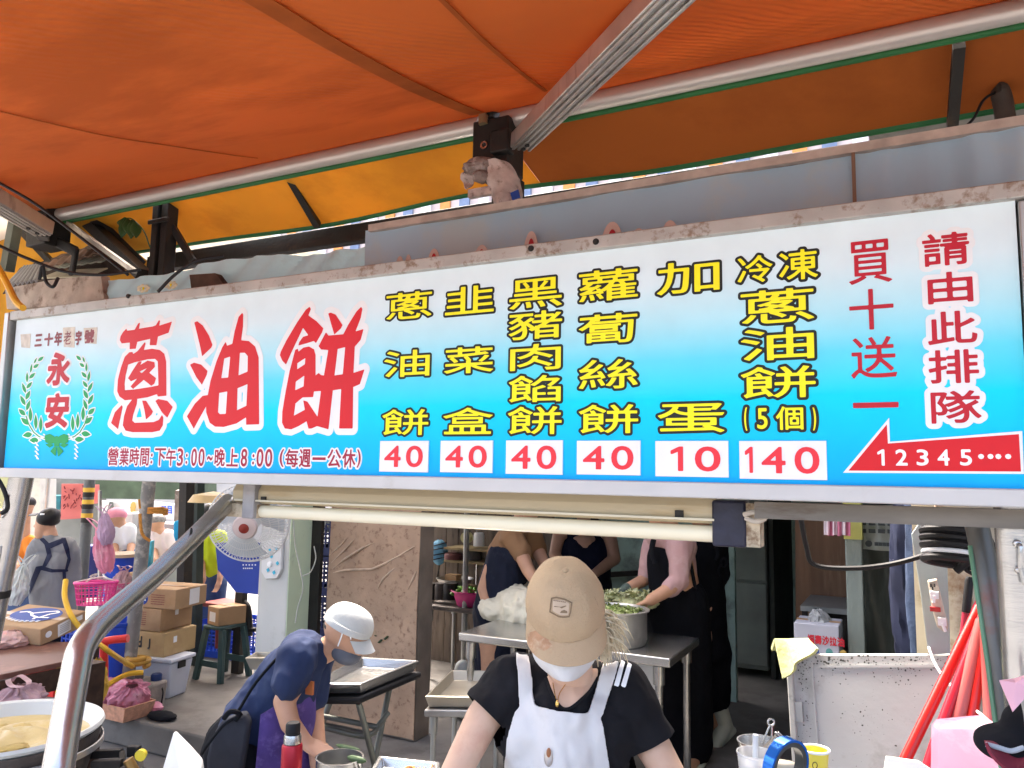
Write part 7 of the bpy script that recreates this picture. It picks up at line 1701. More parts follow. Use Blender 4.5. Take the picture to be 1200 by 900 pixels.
# apron: bib, two straps
apm = M('white_apron_cloth', (.62, .62, .61), .75, 0, .06, 4, (.50, .50, .50), .5, 5, .55, bump=.4, bs=9)
mb = MB()
bib = [(591, 905), (594, 866), (602, 836), (612, 822), (625, 826), (655, 833), (688, 836), (702, 836), (707, 850), (712, 880), (716, 905), (722, 990), (588, 990)]
strapL = [(603, 758), (613, 755), (620, 753), (621, 775), (624, 800), (626, 828), (608, 830), (607, 800), (605, 775)]
strapR = [(708, 768), (714, 762), (727, 772), (722, 790), (714, 815), (706, 840), (688, 838), (697, 810), (704, 785)]
drape(mb, [outer(bib), outer(strapL), outer(strapR)], tree, .012, 2.2)
apr = mb.build('apron', apm, wom, smooth=80, weld=.0004, wr=(.004, 9))
ms = apr.modifiers.new('sm', 'SMOOTH'); ms.iterations = 8; ms.factor = .5
md = apr.modifiers.new('s', 'SOLIDIFY'); md.thickness = .005; md.offset = 0
mb = MB(); a = on_shirt(643, 888, .02)
mb.ell(a, (.012, .006, .022), (RIGHT, VIEW, UPV)); mb.build('apron_badge', M('badge_silver', (.5, .46, .42), .3, .6), apr)
mb = MB(); a = on_shirt(643, 882, .026); mb.ell(a, (.006, .003, .012), (RIGHT, VIEW, UPV)); mb.build('apron_badge', M('badge_brown', (.3, .12, .05), .4), apr)
# necklace
mb = MB(); mb.tube(bez([on_shirt(*q, .010) for q in ((648, 800), (650, 812), (653, 822), (656, 812), (664, 800))], 4), .0011, 6); mb.ell(on_shirt(653, 825, .012), (.005, .004, .009), (RIGHT, VIEW, UPV)); mb.build('necklace', M('gold', (.75, .5, .15), .25, 1.0), wom)
# cap
capm = M('beige_cap_twill', (.44, .325, .20), .85, 0, .10, 4, (.33, .22, .125), .4, 3.5, .58, bump=.35, bs=160)
fw_ = -Vector((VIEW.x, VIEW.y, 0)).normalized(); rt_ = V(-fw_.y, fw_.x, 0)
if rt_.dot(RIGHT) < 0: rt_ = -rt_
tilt = R_(38)
ca = UPV * math.cos(tilt) + fw_ * math.sin(tilt); cf = fw_ * math.cos(tilt) - UPV * math.sin(tilt)
roll_ = R_(-5)
cr_ = rt_ * math.cos(roll_) + UPV * 0 ; cr_ = (rt_ + UPV * math.tan(R_(3))).normalized()
ca = (ca - cr_ * ca.dot(cr_)).normalized(); cf = (cf - cr_ * cf.dot(cr_)); cf = (cf - ca * cf.dot(ca)).normalized()
CC = W(662, 711, .0)
RX, RF, RH = .102, .118, .132
def crown(u, v):
    w = u * 6.28318; t = v * math.pi / 2
    sq = 1 + .018 * math.cos(6 * w) * math.sin(2 * t)
    return CC + cr_ * (RX * math.cos(w) * math.cos(t) ** .8 * sq) + cf * (RF * math.sin(w) * math.cos(t) ** .8 * sq) + ca * (RH * math.sin(t))
cap = MB(); cap.sheet(crown, 72, 24, .003); capo = cap.build('cap', capm, wom, smooth=80, wr=(.0035, 14))
def rim(w, out=1.0, dn=0.0): return CC + cr_ * (RX * math.cos(w) * out) + cf * (RF * math.sin(w) * out) - ca * dn
def visor(u, v):
    w = lerp(math.pi * .03, math.pi * .97, u); s = math.sin(max(0, min(math.pi, w)))
    base = rim(w, 1.005); drop = .022 * v * (1 - s * .2) + .024 * (math.cos(w) ** 2) * v
    return base + cf * (.056 * v * s ** .14) - ca * (.004 * v + drop) + cr_ * (math.cos(w) * .006 * v)
mb = MB(); mb.sheet(visor, 40, 12, .004); mb.build('visor', M('beige_visor_twill', (.44, .325, .20), .85, 0, .07, 4, (.36, .17, .08), .6, 9.0, .58, bump=.35, bs=160), capo, smooth=60)
ctree = bvh_of([capo])
vtree = bvh_of([capo.children[0]])
for pts_, nm_ in (([(618, 742), (627, 739), (640, 740), (648, 745), (643, 751), (648, 757), (638, 763), (630, 760), (624, 764), (619, 755)], 0), ([(650, 741), (654, 747), (652, 753), (649, 750)], 1)):
    mb = MB(); drape(mb, pts_, vtree, .0012, 1.2); mb.build('stain', M('brown_stain', (.40, .235, .135), .9, 0, .2, 30, (.50, .38, .25), .9, 26, .48), capo.children[0], smooth=80, weld=.0003)
def on_cap(x, y, off=.002):
    d = Vector(ray(x, y)).normalized(); h = ctree.ray_cast(Vector(CAM), d); return h[0] - d * off if h[0] else W(x, y, .12)
seam_c = M('cap_thread', (.22, .16, .10), .9)
mb = MB()
for w0 in (math.pi * .5, math.pi * .17, math.pi * .83): mb.tube([crown(w0 / 6.28318, v) + (crown(w0 / 6.28318, v) - CC).normalized() * .0008 for v in np.linspace(0, .97, 16)], .0011, 5)
mb.tube([rim(w, 1.014, -.003) for w in np.linspace(0, math.pi, 30)], .0018, 5); mb.build('stitching', M('cap_stitch', (.26, .19, .12), .9), capo)
mb = MB(); mb.ell(CC + ca * (RH + .002), (.009, .009, .004), (cr_, cf, ca)); mb.build('button', capm, capo)
pp_ = lambda pts: [(630 + x / 15, 690 + y / 15) for x, y in pts]
mb = MB(); ring_ = pp_([(245, 165), (330, 150), (480, 185), (600, 245), (580, 400), (555, 490), (440, 498), (370, 490), (215, 405), (228, 280), (245, 165)])
mb.tube([on_cap(*q) for q in ring_], .0019, 6, cap=False); pch = mb.build('emblem_border', seam_c, capo)
mb = MB(); drape(mb, pp_([(265, 190), (470, 205), (560, 260), (540, 465), (400, 465), (262, 390)]), ctree, .0012, .8); mb.build('emblem_field', M('emblem_beige', (.52, .41, .30), .85), capo)
mb = MB(); drape(mb, pp_([(285, 300), (400, 318), (505, 290), (500, 312), (420, 345), (390, 325), (290, 318)]), ctree, .0024, .6); drape(mb, pp_([(390, 425), (420, 385), (470, 370), (520, 395), (525, 430)]), ctree, .0024, .6); mb.build('emblem_figure', seam_c, capo)
mb = MB()
for k in range(7): mb.box(on_cap(*pp_([(290 + k * 32, 205 + k * 5)])[0], .0026), (.0026, .0026, .0016))
mb.build('emblem_lettering', seam_c, capo)
# mask
mkm = M('white_mask_cloth', (.64, .64, .63), .8, 0, .03, 6, bump=.3, bs=30)
def mask(u, v):
    xl_, xr_ = lerp(624, 644, v ** 3.2), lerp(700, 683, v ** 3.2); yt, yb_ = lerp(754, 751, u), lerp(768, 768, u)
    s = 2 * u - 1; y = lerp(yt, 798 - 9 * s * s, v)
    return W(lerp(xl_, xr_, u), y - 10 * s * s * v * (1 - v) , .085 - .075 * s * s + .012 * v + .014 * math.sin(v * 3.14))
mb = MB(); mb.sheet(mask, 24, 16, .003); mk = mb.build('face_mask', mkm, wom, smooth=70)
mb = MB(); mb.tube(bez([mask(1, .25), W(700, 752, .04), W(701, 740, .01), W(698, 733, -.005)]), .0018, 6); mb.build('ear_loop', wht, mk)
mb = MB(); mb.tube(bez([W(682, 769, .10), W(690, 768, .085), W(693, 760, .07), W(690, 756, .07)]), .0016, 6); mb.tube(bez([W(693, 760, .07), W(700, 742, .02)]), .0016, 6); mb.build('glasses', M('grey_frame', (.25, .27, .28), .4, .4), wom)
# hair
hm = M('blonde_grey_hair', (.58, .50, .34), .5, 0, .25, 60, (.78, .74, .60), .7, 40, bump=.3, bs=90)
rnd = random.Random(21); mb = MB()
for k in range(150):
    x0_, y0_ = rnd.uniform(696, 706), rnd.uniform(716, 752); ln = rnd.uniform(.35, 1.0)
    dx, dy = rnd.uniform(14, 42) * ln, rnd.uniform(2, 22) * ln + (y0_ - 722) * .2; df0 = rnd.uniform(-.09, .0)
    p = [W(x0_ - 4, y0_, df0 + .02), W(x0_ + dx * .4, y0_ + dy * .25 - rnd.uniform(0, 4), df0), W(x0_ + dx * .8, y0_ + dy * .65, df0 - .01), W(x0_ + dx + rnd.uniform(-3, 3), y0_ + dy + rnd.uniform(5, 16), df0 - .01)]
    mb.tube(bez(p, 5), [.0022] * 12 + [.0014, .001, .0008, .0004], 5)
for k in range(60):
    x0_, y0_ = rnd.uniform(696, 708), rnd.uniform(722, 756); p = [W(x0_, y0_, -.03), W(x0_ + rnd.uniform(2, 8), y0_ + 12, -.05), W(x0_ + rnd.uniform(0, 9), y0_ + rnd.uniform(18, 30), -.05)]
    mb.tube(bez(p, 4), [.003] * 7 + [.0015, .0006], 5)
mb.cone(W(700, 728, -.05), .025, W(706, 745, -.06), .022)
mb.build('hair', hm, wom)

# ---- worker bending over the tray at left, navy shirt and white cap
BD = 3.2
B = lambda x, y, df=0.0: P(x, y, BD - df)
bw_ = thing('person', 'worker in navy shirt, white cap and grey mask bending over a pot', 'person', V(*B(290, 1000)[:2], .0))
mb = MB()
mb.cone(B(404, 735), .085, B(412, 750), .075); mb.cone(B(410, 750), .064, B(411, 766), .034)           # head
mb.cone(B(402, 752), .05, B(368, 768), .055)                                                          # neck
mb.ell(B(404, 740, .075), (.018, .012, .032), (RIGHT, VIEW, UPV)); mb.cone(B(423, 753), .022, B(429, 758), .010)
mb.cone(B(350, 774), .085, B(318, 830), .10); mb.cone(B(318, 830), .10, B(285, 880), .12)
mb.chain([B(352, 785, .13), B(333, 822, .17), B(340, 848, .20), B(361, 872, .22)], [.052, .042, .038, .025])
hand(mb, B(361, 872, .22), B(382, 884, .24) - B(361, 872, .22), V(0, 0, -1) + VIEW * .3, .17, .5, -1)
mb.chain([B(372, 775, -.12), B(368, 835, -.05), B(373, 895, .1), B(378, 915, .12)], [.05, .04, .034, .025])
hand(mb, B(378, 915, .12), V(.3, 0, -1), -VIEW, .17, .5, 1)
for dx, df in ((-6, .09), (8, -.09)):
    h = B(282 + dx, 885, df); ground_leg(mb, h, .10, .05, .0, fwd=RIGHT)
mb.build('body', skin_b, bw_, remesh=.007, smo=4)
mb = MB()
mb.cone(B(356, 768, .02), .10, B(340, 795), .135); mb.cone(B(337, 797), .125, B(298, 850), .135); mb.cone(B(300, 850), .14, B(290, 868), .14)
mb.cone(B(350, 772, .12), .085, B(340, 795, .17), .068); mb.cone(B(370, 772, -.1), .085, B(366, 815, -.06), .066); mb.cone(B(370, 762), .062, B(352, 772), .09)
mb.cone(B(340, 795, .17), .068, B(338, 800, .175), .066)
nsh = mb.build('tshirt', M('navy_tshirt', (.014, .026, .075), .85, 0, .2, 5, (.024, .045, .11), .5, 5, bump=.4, bs=14), bw_, remesh=.008, smo=6, wr=(.014, 9))
mb = MB()
mb.cone(B(283, 872), .145, B(275, 900), .15)
for dx, df in ((-6, .09), (8, -.09)): h = B(280 + dx, 890, df); mb.cone(h, .125, V(h.x + .02, h.y, .55), .085)
mb.build('trousers', black_cloth, bw_, remesh=.01, smo=5, wr=(.01, 8))
mb = MB(); 
def apw(u, v):
    a = lerp(-1.9, 1.6, u); top, bot = V(*B(322, 822)), V(*B(312, 960)); c = lerp(top, bot, v); r = .168 + .035 * v + .006 * math.sin(u * 22)
    return c + RIGHT * (r * math.cos(a) * 1.0) - Vector((VIEW.x, VIEW.y, 0)).normalized() * (r * -math.sin(a) * -1.0) * -1 * -1 + V(0, 0, .10 * math.cos(a) * (1 - v))
mb.sheet(apw, 40, 24, .006); mb.build('apron', M('purple_denim', (.075, .045, .20), .85, 0, .3, 8, (.17, .12, .34), .7, 14, .52, bump=.5, bs=30), bw_, smooth=70)
mb = MB(); mb.prism([B(246, 868, .20), B(258, 846, .20), B(286, 836, .19), B(292, 850, .2), B(284, 900, .22), B(280, 940, .22), B(240, 940, .22), B(241, 890, .21)], VIEW * .05); mb.build('waist_pouch', M('charcoal_cotton', (.025, .028, .038), .9, 0, .25, 8, bump=.4, bs=20), bw_, bevel=.015)
mb = MB(); mb.tube(bez([B(284, 836, .2), B(262, 850, .22), B(244, 872, .24), B(236, 884, .24)]), .006, 8); mb.tube(bez([B(280, 832, .2), B(300, 800, .17), B(330, 765, .10)]), .006, 8); mb.tube(bez([B(262, 842, .21), B(270, 834, .21), B(280, 836, .21), B(276, 844, .21)]), .010, 8); mb.build('apron_string', black_cloth, bw_)
mb = MB(); mb.box(B(363, 806, .16), (.035, .01, .05)); mb.build('orange_tag', M('orange_leather', (.42, .13, .04), .6), bw_)
# cap and mask
ca2 = (UPV * .9 + RIGHT * .42).normalized(); cf2 = (RIGHT * .9 - UPV * .42).normalized(); cs2 = ca2.cross(cf2)
cC = B(408, 733)
def crown2(u, v):
    w = u * 6.28318; t = v * math.pi / 2; return cC + cf2 * (.105 * math.cos(w) * math.cos(t) ** .7) + cs2 * (.088 * math.sin(w) * math.cos(t) ** .7) + ca2 * (.085 * math.sin(t))
mb = MB(); mb.sheet(crown2, 48, 14, .003); mb.lathe([(.100, -.012), (.104, 0), (.100, .012)], cC, ca2, 40)
cp2 = mb.build('cap', M('white_cap_cloth', (.50, .52, .51), .8, 0, .06, 5, (.30, .35, .30), .5, 9, .60, bump=.3, bs=30), bw_, smooth=70)
mb = MB(); mb.sheet(lambda u, v: cC + cf2 * (.10 * math.cos(lerp(-1.15, 1.15, u)) + .042 * v) + cs2 * (.078 * math.sin(lerp(-1.15, 1.15, u))) - ca2 * (.012 + .035 * v - .02 * abs(u - .5) * 2 * -1), 16, 6, .004); mb.build('visor', M('white_cap_cloth', (.70, .72, .71), .8), cp2)
mb = MB(); mb.ell(B(406, 764.5, .012), (.064, .074, .042), ((RIGHT * .9 - UPV * .35).normalized(), VIEW, (UPV * .9 + RIGHT * .35).normalized()), jit=.03); mk2 = mb.build('face_mask', M('grey_mask_cloth', (.12, .13, .155), .85, 0, .15, 8, bump=.3, bs=20), bw_)
mb = MB(); mb.tube(bez([B(396, 757, .07), B(400, 746, .085), B(402, 738, .09)]), .003, 6); mb.tube(bez([B(412, 755, .06), B(410, 744, .08), B(406, 736, .09)]), .003, 6); mb.build('ear_loop', wht, mk2)
mb = MB(); mb.ell(B(400, 738, -.005), (.078, .082, .035), (cf2, cs2, ca2)); mb.build('hair', M('black_hair', (.015, .013, .012), .5, 0, .2, 40), bw_)

# ---- man at far left in grey shirt, black cap and navy apron straps, seen from behind
MD = 7.2
A_ = lambda x, y, df=0.0: P(x, y, MD - df)
mn = thing('person', 'man in grey shirt and black cap seen from behind at left', 'person', V(*A_(62, 760)[:2], .0))
fz0 = 0.0
mb = MB()
mb.cone(A_(55, 607), .085, A_(53, 615), .082); mb.cone(A_(52, 612), .075, A_(48, 626), .055); mb.cone(A_(42, 616), .02, A_(40, 617), .012); mb.ell(A_(51, 611, .075), (.014, .012, .028), (RIGHT, VIEW, UPV))
mb.cone(A_(58, 622), .058, A_(62, 640), .065)
mb.cone(A_(47, 641), .06, A_(78, 641), .06); mb.cone(A_(56, 668), .10, A_(58, 740), .11); mb.cone(A_(68, 668), .10, A_(66, 740), .11)
mb.chain([A_(42, 647, -.02), A_(32, 676, -.05), A_(16, 671, -.25), A_(8, 668, -.3)], [.06, .05, .038, .03])
hand(mb, A_(8, 668, -.3), -RIGHT + VIEW * .6, V(0, 0, -1), .18, .5, 1)
mb.chain([A_(82, 647, -.02), A_(87, 684, -.04), A_(86, 715, -.15)], [.06, .05, .036]); hand(mb, A_(86, 715, -.15), V(-.2, .2, -1), VIEW, .18, .5, 1)
for x in (56, 70): ground_leg(mb, A_(x, 750), .10, 0, .0, fwd=VIEW)
mb.build('body', skin_b, mn, remesh=.010, smo=4)
mb = MB()
mb.cone(A_(46, 640), .085, A_(78, 640), .085); mb.cone(A_(54, 660), .135, A_(53, 735), .135); mb.cone(A_(70, 660), .135, A_(70, 735), .135); mb.cone(A_(62, 680, .0), .145, A_(61, 735), .15)
mb.cone(A_(42, 645, -.02), .08, A_(32, 674, -.05), .07); mb.cone(A_(82, 645, -.02), .08, A_(86, 676, -.04), .07); mb.cone(A_(59, 630), .066, A_(62, 642), .085)
gs = mb.build('tshirt', M('grey_tshirt', (.21, .215, .225), .85, 0, .1, 4, bump=.3, bs=12), mn, remesh=.010, smo=6, wr=(.010, 7))
gt = bvh_of([gs])
mb = MB()
for pts in ([(46, 632), (51, 630), (58, 637), (61, 652), (54, 664), (48, 667), (55, 650), (52, 638)], [(56, 637), (74, 630), (77, 635), (59, 643)], [(71, 630), (77, 630), (81, 642), (83, 656), (79, 668), (76, 668), (79, 654), (75, 642)], [(42, 664), (49, 663), (62, 667), (80, 667), (80, 670), (60, 671), (48, 668), (38, 690), (33, 702), (31, 700), (36, 680)], [(73, 669), (77, 669), (78, 688), (74, 688)]):
    drape(mb, pts, gt, .006, 1.2)
mb.build('apron_straps', M('navy_strap', (.012, .016, .045), .8), mn)
mb = MB()
for x in (56, 70): h = A_(x, 745); mb.cone(h, .135, V(h.x, h.y, .1), .085)
mb.cone(A_(52, 738), .15, A_(72, 738), .15); mb.build('trousers', black_cloth, mn, remesh=.012, smo=4, wr=(.01, 6))
mb = MB(); mb.ell(A_(57, 606), (.098, .105, .085), ((RIGHT + UPV * .05).normalized(), VIEW, UPV)); cp = mb.build('cap', dark_plastic, mn, remesh=.008, smo=2)
mb = MB(); mb.sheet(lambda u, v: A_(lerp(47, 37, v), 603 - 1.5 * math.sin(u * 3.14) + v, 0) + VIEW * ((u - .5) * -.14 * (1 - .3 * v)), 10, 5, .006); mb.build('visor', dark_plastic, cp)
mb = MB(); mb.box(A_(49.5, 602.5, .10), (.035, .01, .012), (RIGHT, VIEW, UPV)); mb.build('cap_print', wht, cp)
mb = MB(); mb.ell(A_(58, 611, -.01), (.088, .088, .045), (RIGHT, VIEW, UPV)); mb.build('hair', M('black_hair', (.015, .013, .012), .5), mn)

# ---- kitchen workers, heads hidden behind the light
def kitchen(label, d, joints, skin, clothes):
    q = lambda x, y, df=0.0: P(x, y, d - df)
    return q
# worker bending over the table, tan shirt and navy apron
KA = 5.6; K = lambda x, y, df=0.0: P(x, y, KA - df)
ka = thing('person', 'kitchen worker in tan shirt and navy apron leaning over the dough', 'person', V(*K(590, 800)[:2], PLZ))
mb = MB()
mb.cone(K(620, 585, .1), .085, K(622, 600, .12), .06); mb.cone(K(612, 605, .05), .055, K(605, 620), .06); mb.cone(K(598, 640), .12, K(588, 720), .14); mb.cone(K(588, 720), .14, K(586, 745), .15)
mb.chain([K(607, 640, .16), K(619, 668, .26), K(633, 690, .4)], [.056, .046, .032]); hand(mb, K(633, 690, .4), V(.6, -.3, -.6), V(0, 0, -1), .17, .4, 1)
mb.chain([K(628, 640, -.1), K(640, 665, .1), K(638, 700, .3)], [.05, .042, .03]); hand(mb, K(638, 700, .3), V(.3, -.3, -.8), V(0, 0, -1), .17, .4, -1)
mb.chain([K(572, 665, .1), K(566, 690, .12), K(572, 715, .2)], [.03, .04, .03])
for dx, df in ((-10, .08), (10, -.08)): ground_leg(mb, K(588 + dx, 748, df), .11, 0, PLZ)
mb.build('body', skin_b, ka, remesh=.010, smo=3)
mb = MB(); mb.cone(K(604, 622), .10, K(594, 650), .15); mb.cone(K(600, 630, .1), .09, K(612, 648, .18), .07); mb.cone(K(620, 625, -.05), .09, K(630, 645, -.08), .07); mb.build('tshirt', M('tan_tshirt', (.28, .155, .075), .85, 0, .15, 5, bump=.3, bs=14), ka, remesh=.010, smo=5, wr=(.009, 8))
mb = MB(); mb.cone(K(594, 660, .03), .165, K(585, 715, .03), .185); mb.cone(K(585, 715), .19, K(586, 790), .19); mb.cone(K(608, 632, .1), .06, K(600, 655, .1), .1); mb.build('apron', M('navy_apron', (.007, .010, .024), .9, 0, .3, 5, (.025, .032, .05), .5, 9, .58, bump=.3), ka, remesh=.012, smo=5, wr=(.012, 7))
mb = MB(); a = K(540, 772, -.3); mb.cone(V(a.x + .02, a.y, PLZ + .34), .06, V(a.x - .03, a.y, PLZ + .10), .085); mb.cone(V(a.x - .03, a.y, PLZ + .06), .06, V(a.x + .09, a.y - .08, PLZ + .045), .045); tag(mb.build('rubber_boot', M('white_rubber', (.60, .64, .58), .4, 0, .1, 6), remesh=.008, smo=3), 'pale rubber boot standing left of the steel table leg', 'boot')
# worker further back in dark sleeveless apron
KB = 6.4; K = lambda x, y, df=0.0: P(x, y, KB - df)
kb = thing('person', 'kitchen worker in dark navy sleeveless top at the green wall', 'person', V(*K(684, 800)[:2], PLZ))
mb = MB(); mb.cone(K(684, 575), .09, K(684, 592), .07); mb.cone(K(684, 600), .055, K(684, 620), .06); mb.cone(K(660, 622), .07, K(708, 622), .07); mb.cone(K(684, 640), .14, K(684, 720), .15)
mb.chain([K(655, 628), K(650, 650, .1), K(665, 672, .28)], [.055, .048, .034]); mb.chain([K(714, 628), K(720, 655, .1), K(697, 672, .28)], [.06, .052, .036])
hand(mb, K(665, 672, .28), V(.5, -.6, -.5), V(0, 0, -1), .17, .5, 1); hand(mb, K(697, 672, .28), V(-.5, -.6, -.5), V(0, 0, -1), .17, .5, -1)
for dx in (-10, 10): ground_leg(mb, K(684 + dx, 730), .11, 0, PLZ)
mb.build('body', skin_c, kb, remesh=.010, smo=3)
mb = MB(); mb.cone(K(670, 620), .085, K(700, 620), .085); mb.cone(K(676, 650), .165, K(676, 790), .19); mb.cone(K(692, 650), .165, K(692, 790), .19); mb.build('apron', M('dark_navy_apron', (.008, .010, .022), .9, 0, .25, 5, bump=.3, spec=.1), kb, remesh=.012, smo=4, wr=(.012, 7))
mb = MB(); mb.ell(K(684, 575), (.10, .1, .09)); mb.build('hair', M('black_hair', (.015, .013, .012)), kb)
# worker in pink sleeves with hands in the pot
KC = 5.0; K = lambda x, y, df=0.0: P(x, y, KC - df)
kc = thing('person', 'kitchen worker in pink sleeves and black apron with gloved hand in the pot', 'person', V(*K(795, 860)[:2], PLZ))
mb = MB(); mb.cone(K(776, 592), .09, K(772, 606), .07); mb.cone(K(784, 612), .055, K(788, 626), .06); mb.cone(K(790, 650), .12, K(800, 730), .15)
mb.chain([K(797, 650, .12), K(795, 684, .2), K(763, 703, .26)], [.056, .046, .036]); hand(mb, K(763, 703, .26), V(-.8, 0, -.35), V(0, 0, -1), .17, .5, 1)
mb.chain([K(768, 648, -.1), K(758, 678, -.05), K(735, 690, .02), K(729, 694, .03)], [.05, .042, .035, .03]); 
for dx in (-14, 14): ground_leg(mb, K(800 + dx, 745), .11, 0, PLZ)
mb.build('body', skin_b, kc, remesh=.009, smo=3)
mb = MB(); hand(mb, K(731, 693, .03), V(-.9, -.1, -.5), V(0, 0, -1), .20, .45, -1); mb.cone(K(731, 693, .03), .034, K(735, 690, .02), .038); mb.build('work_glove', M('grey_green_glove', (.09, .12, .10), .8, 0, .4, 40, (.4, .45, .4), .8, 50, .56), kc, remesh=.006, smo=2)
pk_m = M('dusty_pink_shirt', (.48, .30, .29), .8, 0, .08, 5, (.60, .42, .40), .5, 9, bump=.4, bs=22)
mb = MB(); mb.cone(K(776, 628, .0), .10, K(794, 640), .12); mb.cone(K(790, 640), .12, K(803, 690), .09); mb.cone(K(797, 640, .11), .088, K(796, 680, .19), .062); mb.cone(K(796, 680, .19), .064, K(786, 690, .21), .056)
mb.cone(K(768, 640, -.1), .085, K(757, 676, -.06), .056); mb.build('shirt', pk_m, kc, remesh=.008, smo=4, wr=(.010, 9))
mb = MB(); mb.cone(K(779, 655, .02), .115, K(787, 700, .02), .14); mb.cone(K(800, 705), .17, K(805, 870), .17); mb.cone(K(785, 710), .15, K(790, 870), .15); kapr = mb.build('apron', M('black_apron', (.006, .0065, .009), .9, 0, .3, 5, bump=.3, spec=.1), kc, remesh=.011, smo=5, wr=(.012, 7))
mb = MB(); mb.tube(bez([K(766, 632, .12), K(764, 645, .13), K(768, 660, .14)]), .018, 8); mb.tube(bez([K(800, 634, .12), K(807, 650, .12), K(815, 690, .1)]), .012, 8); mb.build('apron_string', black_cloth, kc)
bo_m = M('pale_rubber_boot', (.48, .52, .44), .4, 0, .15, 7)
mb = MB(); a = PZ(808, 893, PLZ); mb.cone(a + V(.05, 0, .30), .075, a + V(.05, 0, .09), .06); mb.cone(a + V(.05, 0, .06), .058, a + V(-.09, -.05, .05), .05); mb.span(a + V(-.14, -.10, 0), a + V(.11, .05, .022)); mb.build('rubber_boot', bo_m, kc, remesh=.008, smo=2)
# worker behind in black with one heel raised
KD = 5.35; K = lambda x, y, df=0.0: P(x, y, KD - df)
kd = thing('person', 'kitchen worker in black turned away behind the pink sleeved worker', 'person', V(*K(825, 860)[:2], PLZ))
mb = MB(); mb.cone(K(822, 592), .09, K(820, 606), .07); mb.cone(K(822, 612), .055, K(822, 626), .06); mb.cone(K(818, 640), .11, K(820, 740), .13); mb.chain([K(840, 640), K(844, 675), K(836, 705, .1)], [.05, .044, .034]); hand(mb, K(836, 705, .1), V(-.4, -.4, -.6), V(0, 0, -1), .17, .5, 1)
ground_leg(mb, K(814, 745), .10, 0, PLZ); mb.cone(K(828, 745), .10, K(834, 800), .075); mb.cone(K(834, 800), .075, K(842, 850), .05)
mb.build('body', skin_b, kd, remesh=.010, smo=3)
mb = MB(); mb.cone(K(815, 640), .12, K(832, 640), .12); mb.cone(K(822, 650), .145, K(826, 760), .155); mb.cone(K(815, 760), .13, K(814, 850), .12); mb.cone(K(836, 760), .12, K(838, 818), .10); mb.cone(K(840, 640), .07, K(845, 676), .062); mb.build('apron', M('black_apron', (.010, .011, .015), .85), kd, remesh=.011, smo=5, wr=(.012, 7))
mb = MB(); mb.tube([K(848 + 3.5 * math.cos(w), 659 + 5 * math.sin(w), .12) for w in np.linspace(0, 6.28, 20)], .008, 6); mb.tube(bez([K(846, 660, .12), K(842, 668, .13), K(845, 676, .13)]), .008, 6); mb.tube(bez([K(836, 636, .1), K(841, 648, .12), K(838, 656, .13)]), .014, 8); mb.build('apron_bow', black_cloth, kd)
mb = MB(); mb.cone(K(837, 812, .02), .062, K(850, 850, .03), .052); mb.cone(K(850, 850, .03), .052, K(838, 874, .06), .05); mb.cone(K(838, 874, .06), .048, K(829, 884, .08), .04); mb.cone(K(858, 856, .03), .03, K(832, 885, .06), .022); mb.build('rubber_boot', bo_m, kd, remesh=.008, smo=2)

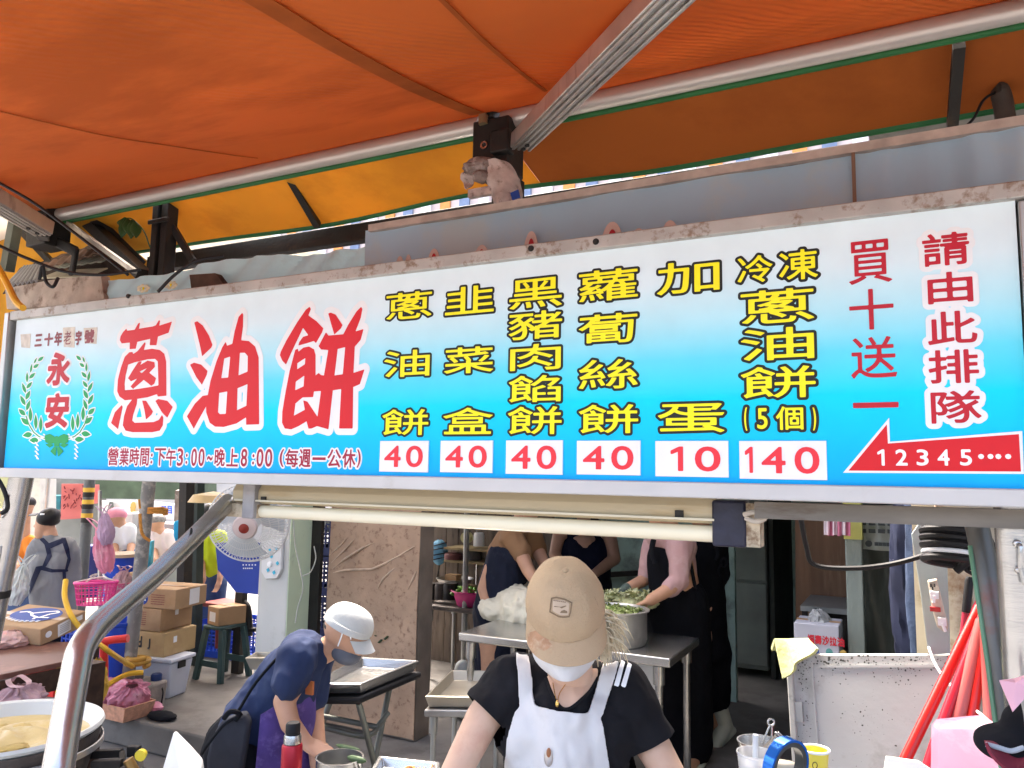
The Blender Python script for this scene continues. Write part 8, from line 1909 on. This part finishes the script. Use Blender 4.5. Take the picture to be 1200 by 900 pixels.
# ---- people far down the street
def far_person(label, d, head, torso_top, torso_bot, wpx, shirt_m, hair_m, legs_m, arms=None, feet=None):
    q = lambda x, y, df=0.0: P(x, y, d - df); s = d / 920
    t = thing('person', label, 'person', V(*q(*torso_bot)[:2], 0)); mb = MB(); r = wpx * s
    mb.cone(q(*head), .088, q(head[0], head[1] + 6), .07); mb.cone(q(head[0], head[1] + 6), .05, q(*torso_top), .06); mb.cone(q(*torso_top), r * .4, q(*torso_bot), r * .5)
    for sd in (-1, 1):
        sh = q(torso_top[0] + sd * wpx * .75, torso_top[1] + 4); el = q(torso_top[0] + sd * wpx * 1.05, lerp(torso_top[1], torso_bot[1], .55), .05); hd = q(torso_top[0] + sd * wpx * .8, torso_bot[1] - 4, .2)
        mb.chain([sh, el, hd], [.05, .042, .03]); hand(mb, hd, V(0, -.4, -1), V(0, -1, 0), .17, .5, sd)
        h = q(torso_bot[0] + sd * wpx * .35, torso_bot[1]); ground_leg(mb, h, .085, 0, 0)
    mb.build('body', skin_b, t, remesh=.016, smo=2)
    mb = MB(); a, b_ = q(*torso_top), q(*torso_bot); mb.cone(q(torso_top[0], torso_top[1] + 2), r * .72, q(*torso_bot), r * .85); mb.cone(q(torso_top[0] - wpx * .45, torso_top[1] + 2), r * .5, q(torso_bot[0] - wpx * .3, torso_bot[1]), r * .62); mb.cone(q(torso_top[0] + wpx * .45, torso_top[1] + 2), r * .5, q(torso_bot[0] + wpx * .3, torso_bot[1]), r * .62)
    for sd in (-1, 1): mb.cone(q(torso_top[0] + sd * wpx * .75, torso_top[1] + 3), .075, q(torso_top[0] + sd * wpx * 1.0, lerp(torso_top[1], torso_bot[1], .42), .03), .065)
    mb.build('shirt', shirt_m, t, remesh=.016, smo=3, wr=(.012, 6))
    mb = MB()
    for sd in (-1, 1): h = q(torso_bot[0] + sd * wpx * .35, torso_bot[1]); mb.cone(h, .12, V(h.x, h.y, .09), .08)
    mb.build('trousers', legs_m, t, remesh=.018, smo=2)
    mb = MB(); mb.ell(q(head[0], head[1] - 3, -.01), (.098, .1, .075)); mb.build('hair', hair_m, t)
    return t
wsh = M('white_shirt', (.74, .75, .77), .8, 0, .04, 6, bump=.2); jean = M('blue_jeans', (.05, .085, .18), .85, 0, .25, 10)
far_person('person in a white shirt and pink cap behind the blue barrel', 8.0, (137, 606), (144, 618), (145, 655), 9.5, wsh, M('pink_cap_cloth', (.72, .28, .36), .8), jean)
far_person('grey haired person in a pale shirt right of the worn pole', 8.8, (184, 612), (190, 625), (190, 660), 9, M('pale_pink_shirt', (.66, .58, .57), .8), M('grey_hair', (.22, .21, .2), .7, 0, .3, 40), M('grey_trousers', (.25, .25, .27), .8))
far_person('person in a yellow safety vest left of the wall fan', 8.0, (249, 600), (248, 626), (248, 683), 12, M('safety_yellow', (.62, .78, .02), .7, 0, .12, 8), M('black_hair', (.015, .013, .012)), jean)
far_person('person in orange half hidden by the left steel post', 8.4, (30, 592), (28, 632), (24, 668), 9, M('orange_shirt', (.80, .25, .03), .8), M('black_hair', (.015, .013, .012)), jean)
bag(P(22, 686, 6.9), (.10, .09, .17), 'white plastic bag hanging in front of the man in grey', M('white_film', (.62, .66, .64)), 44)
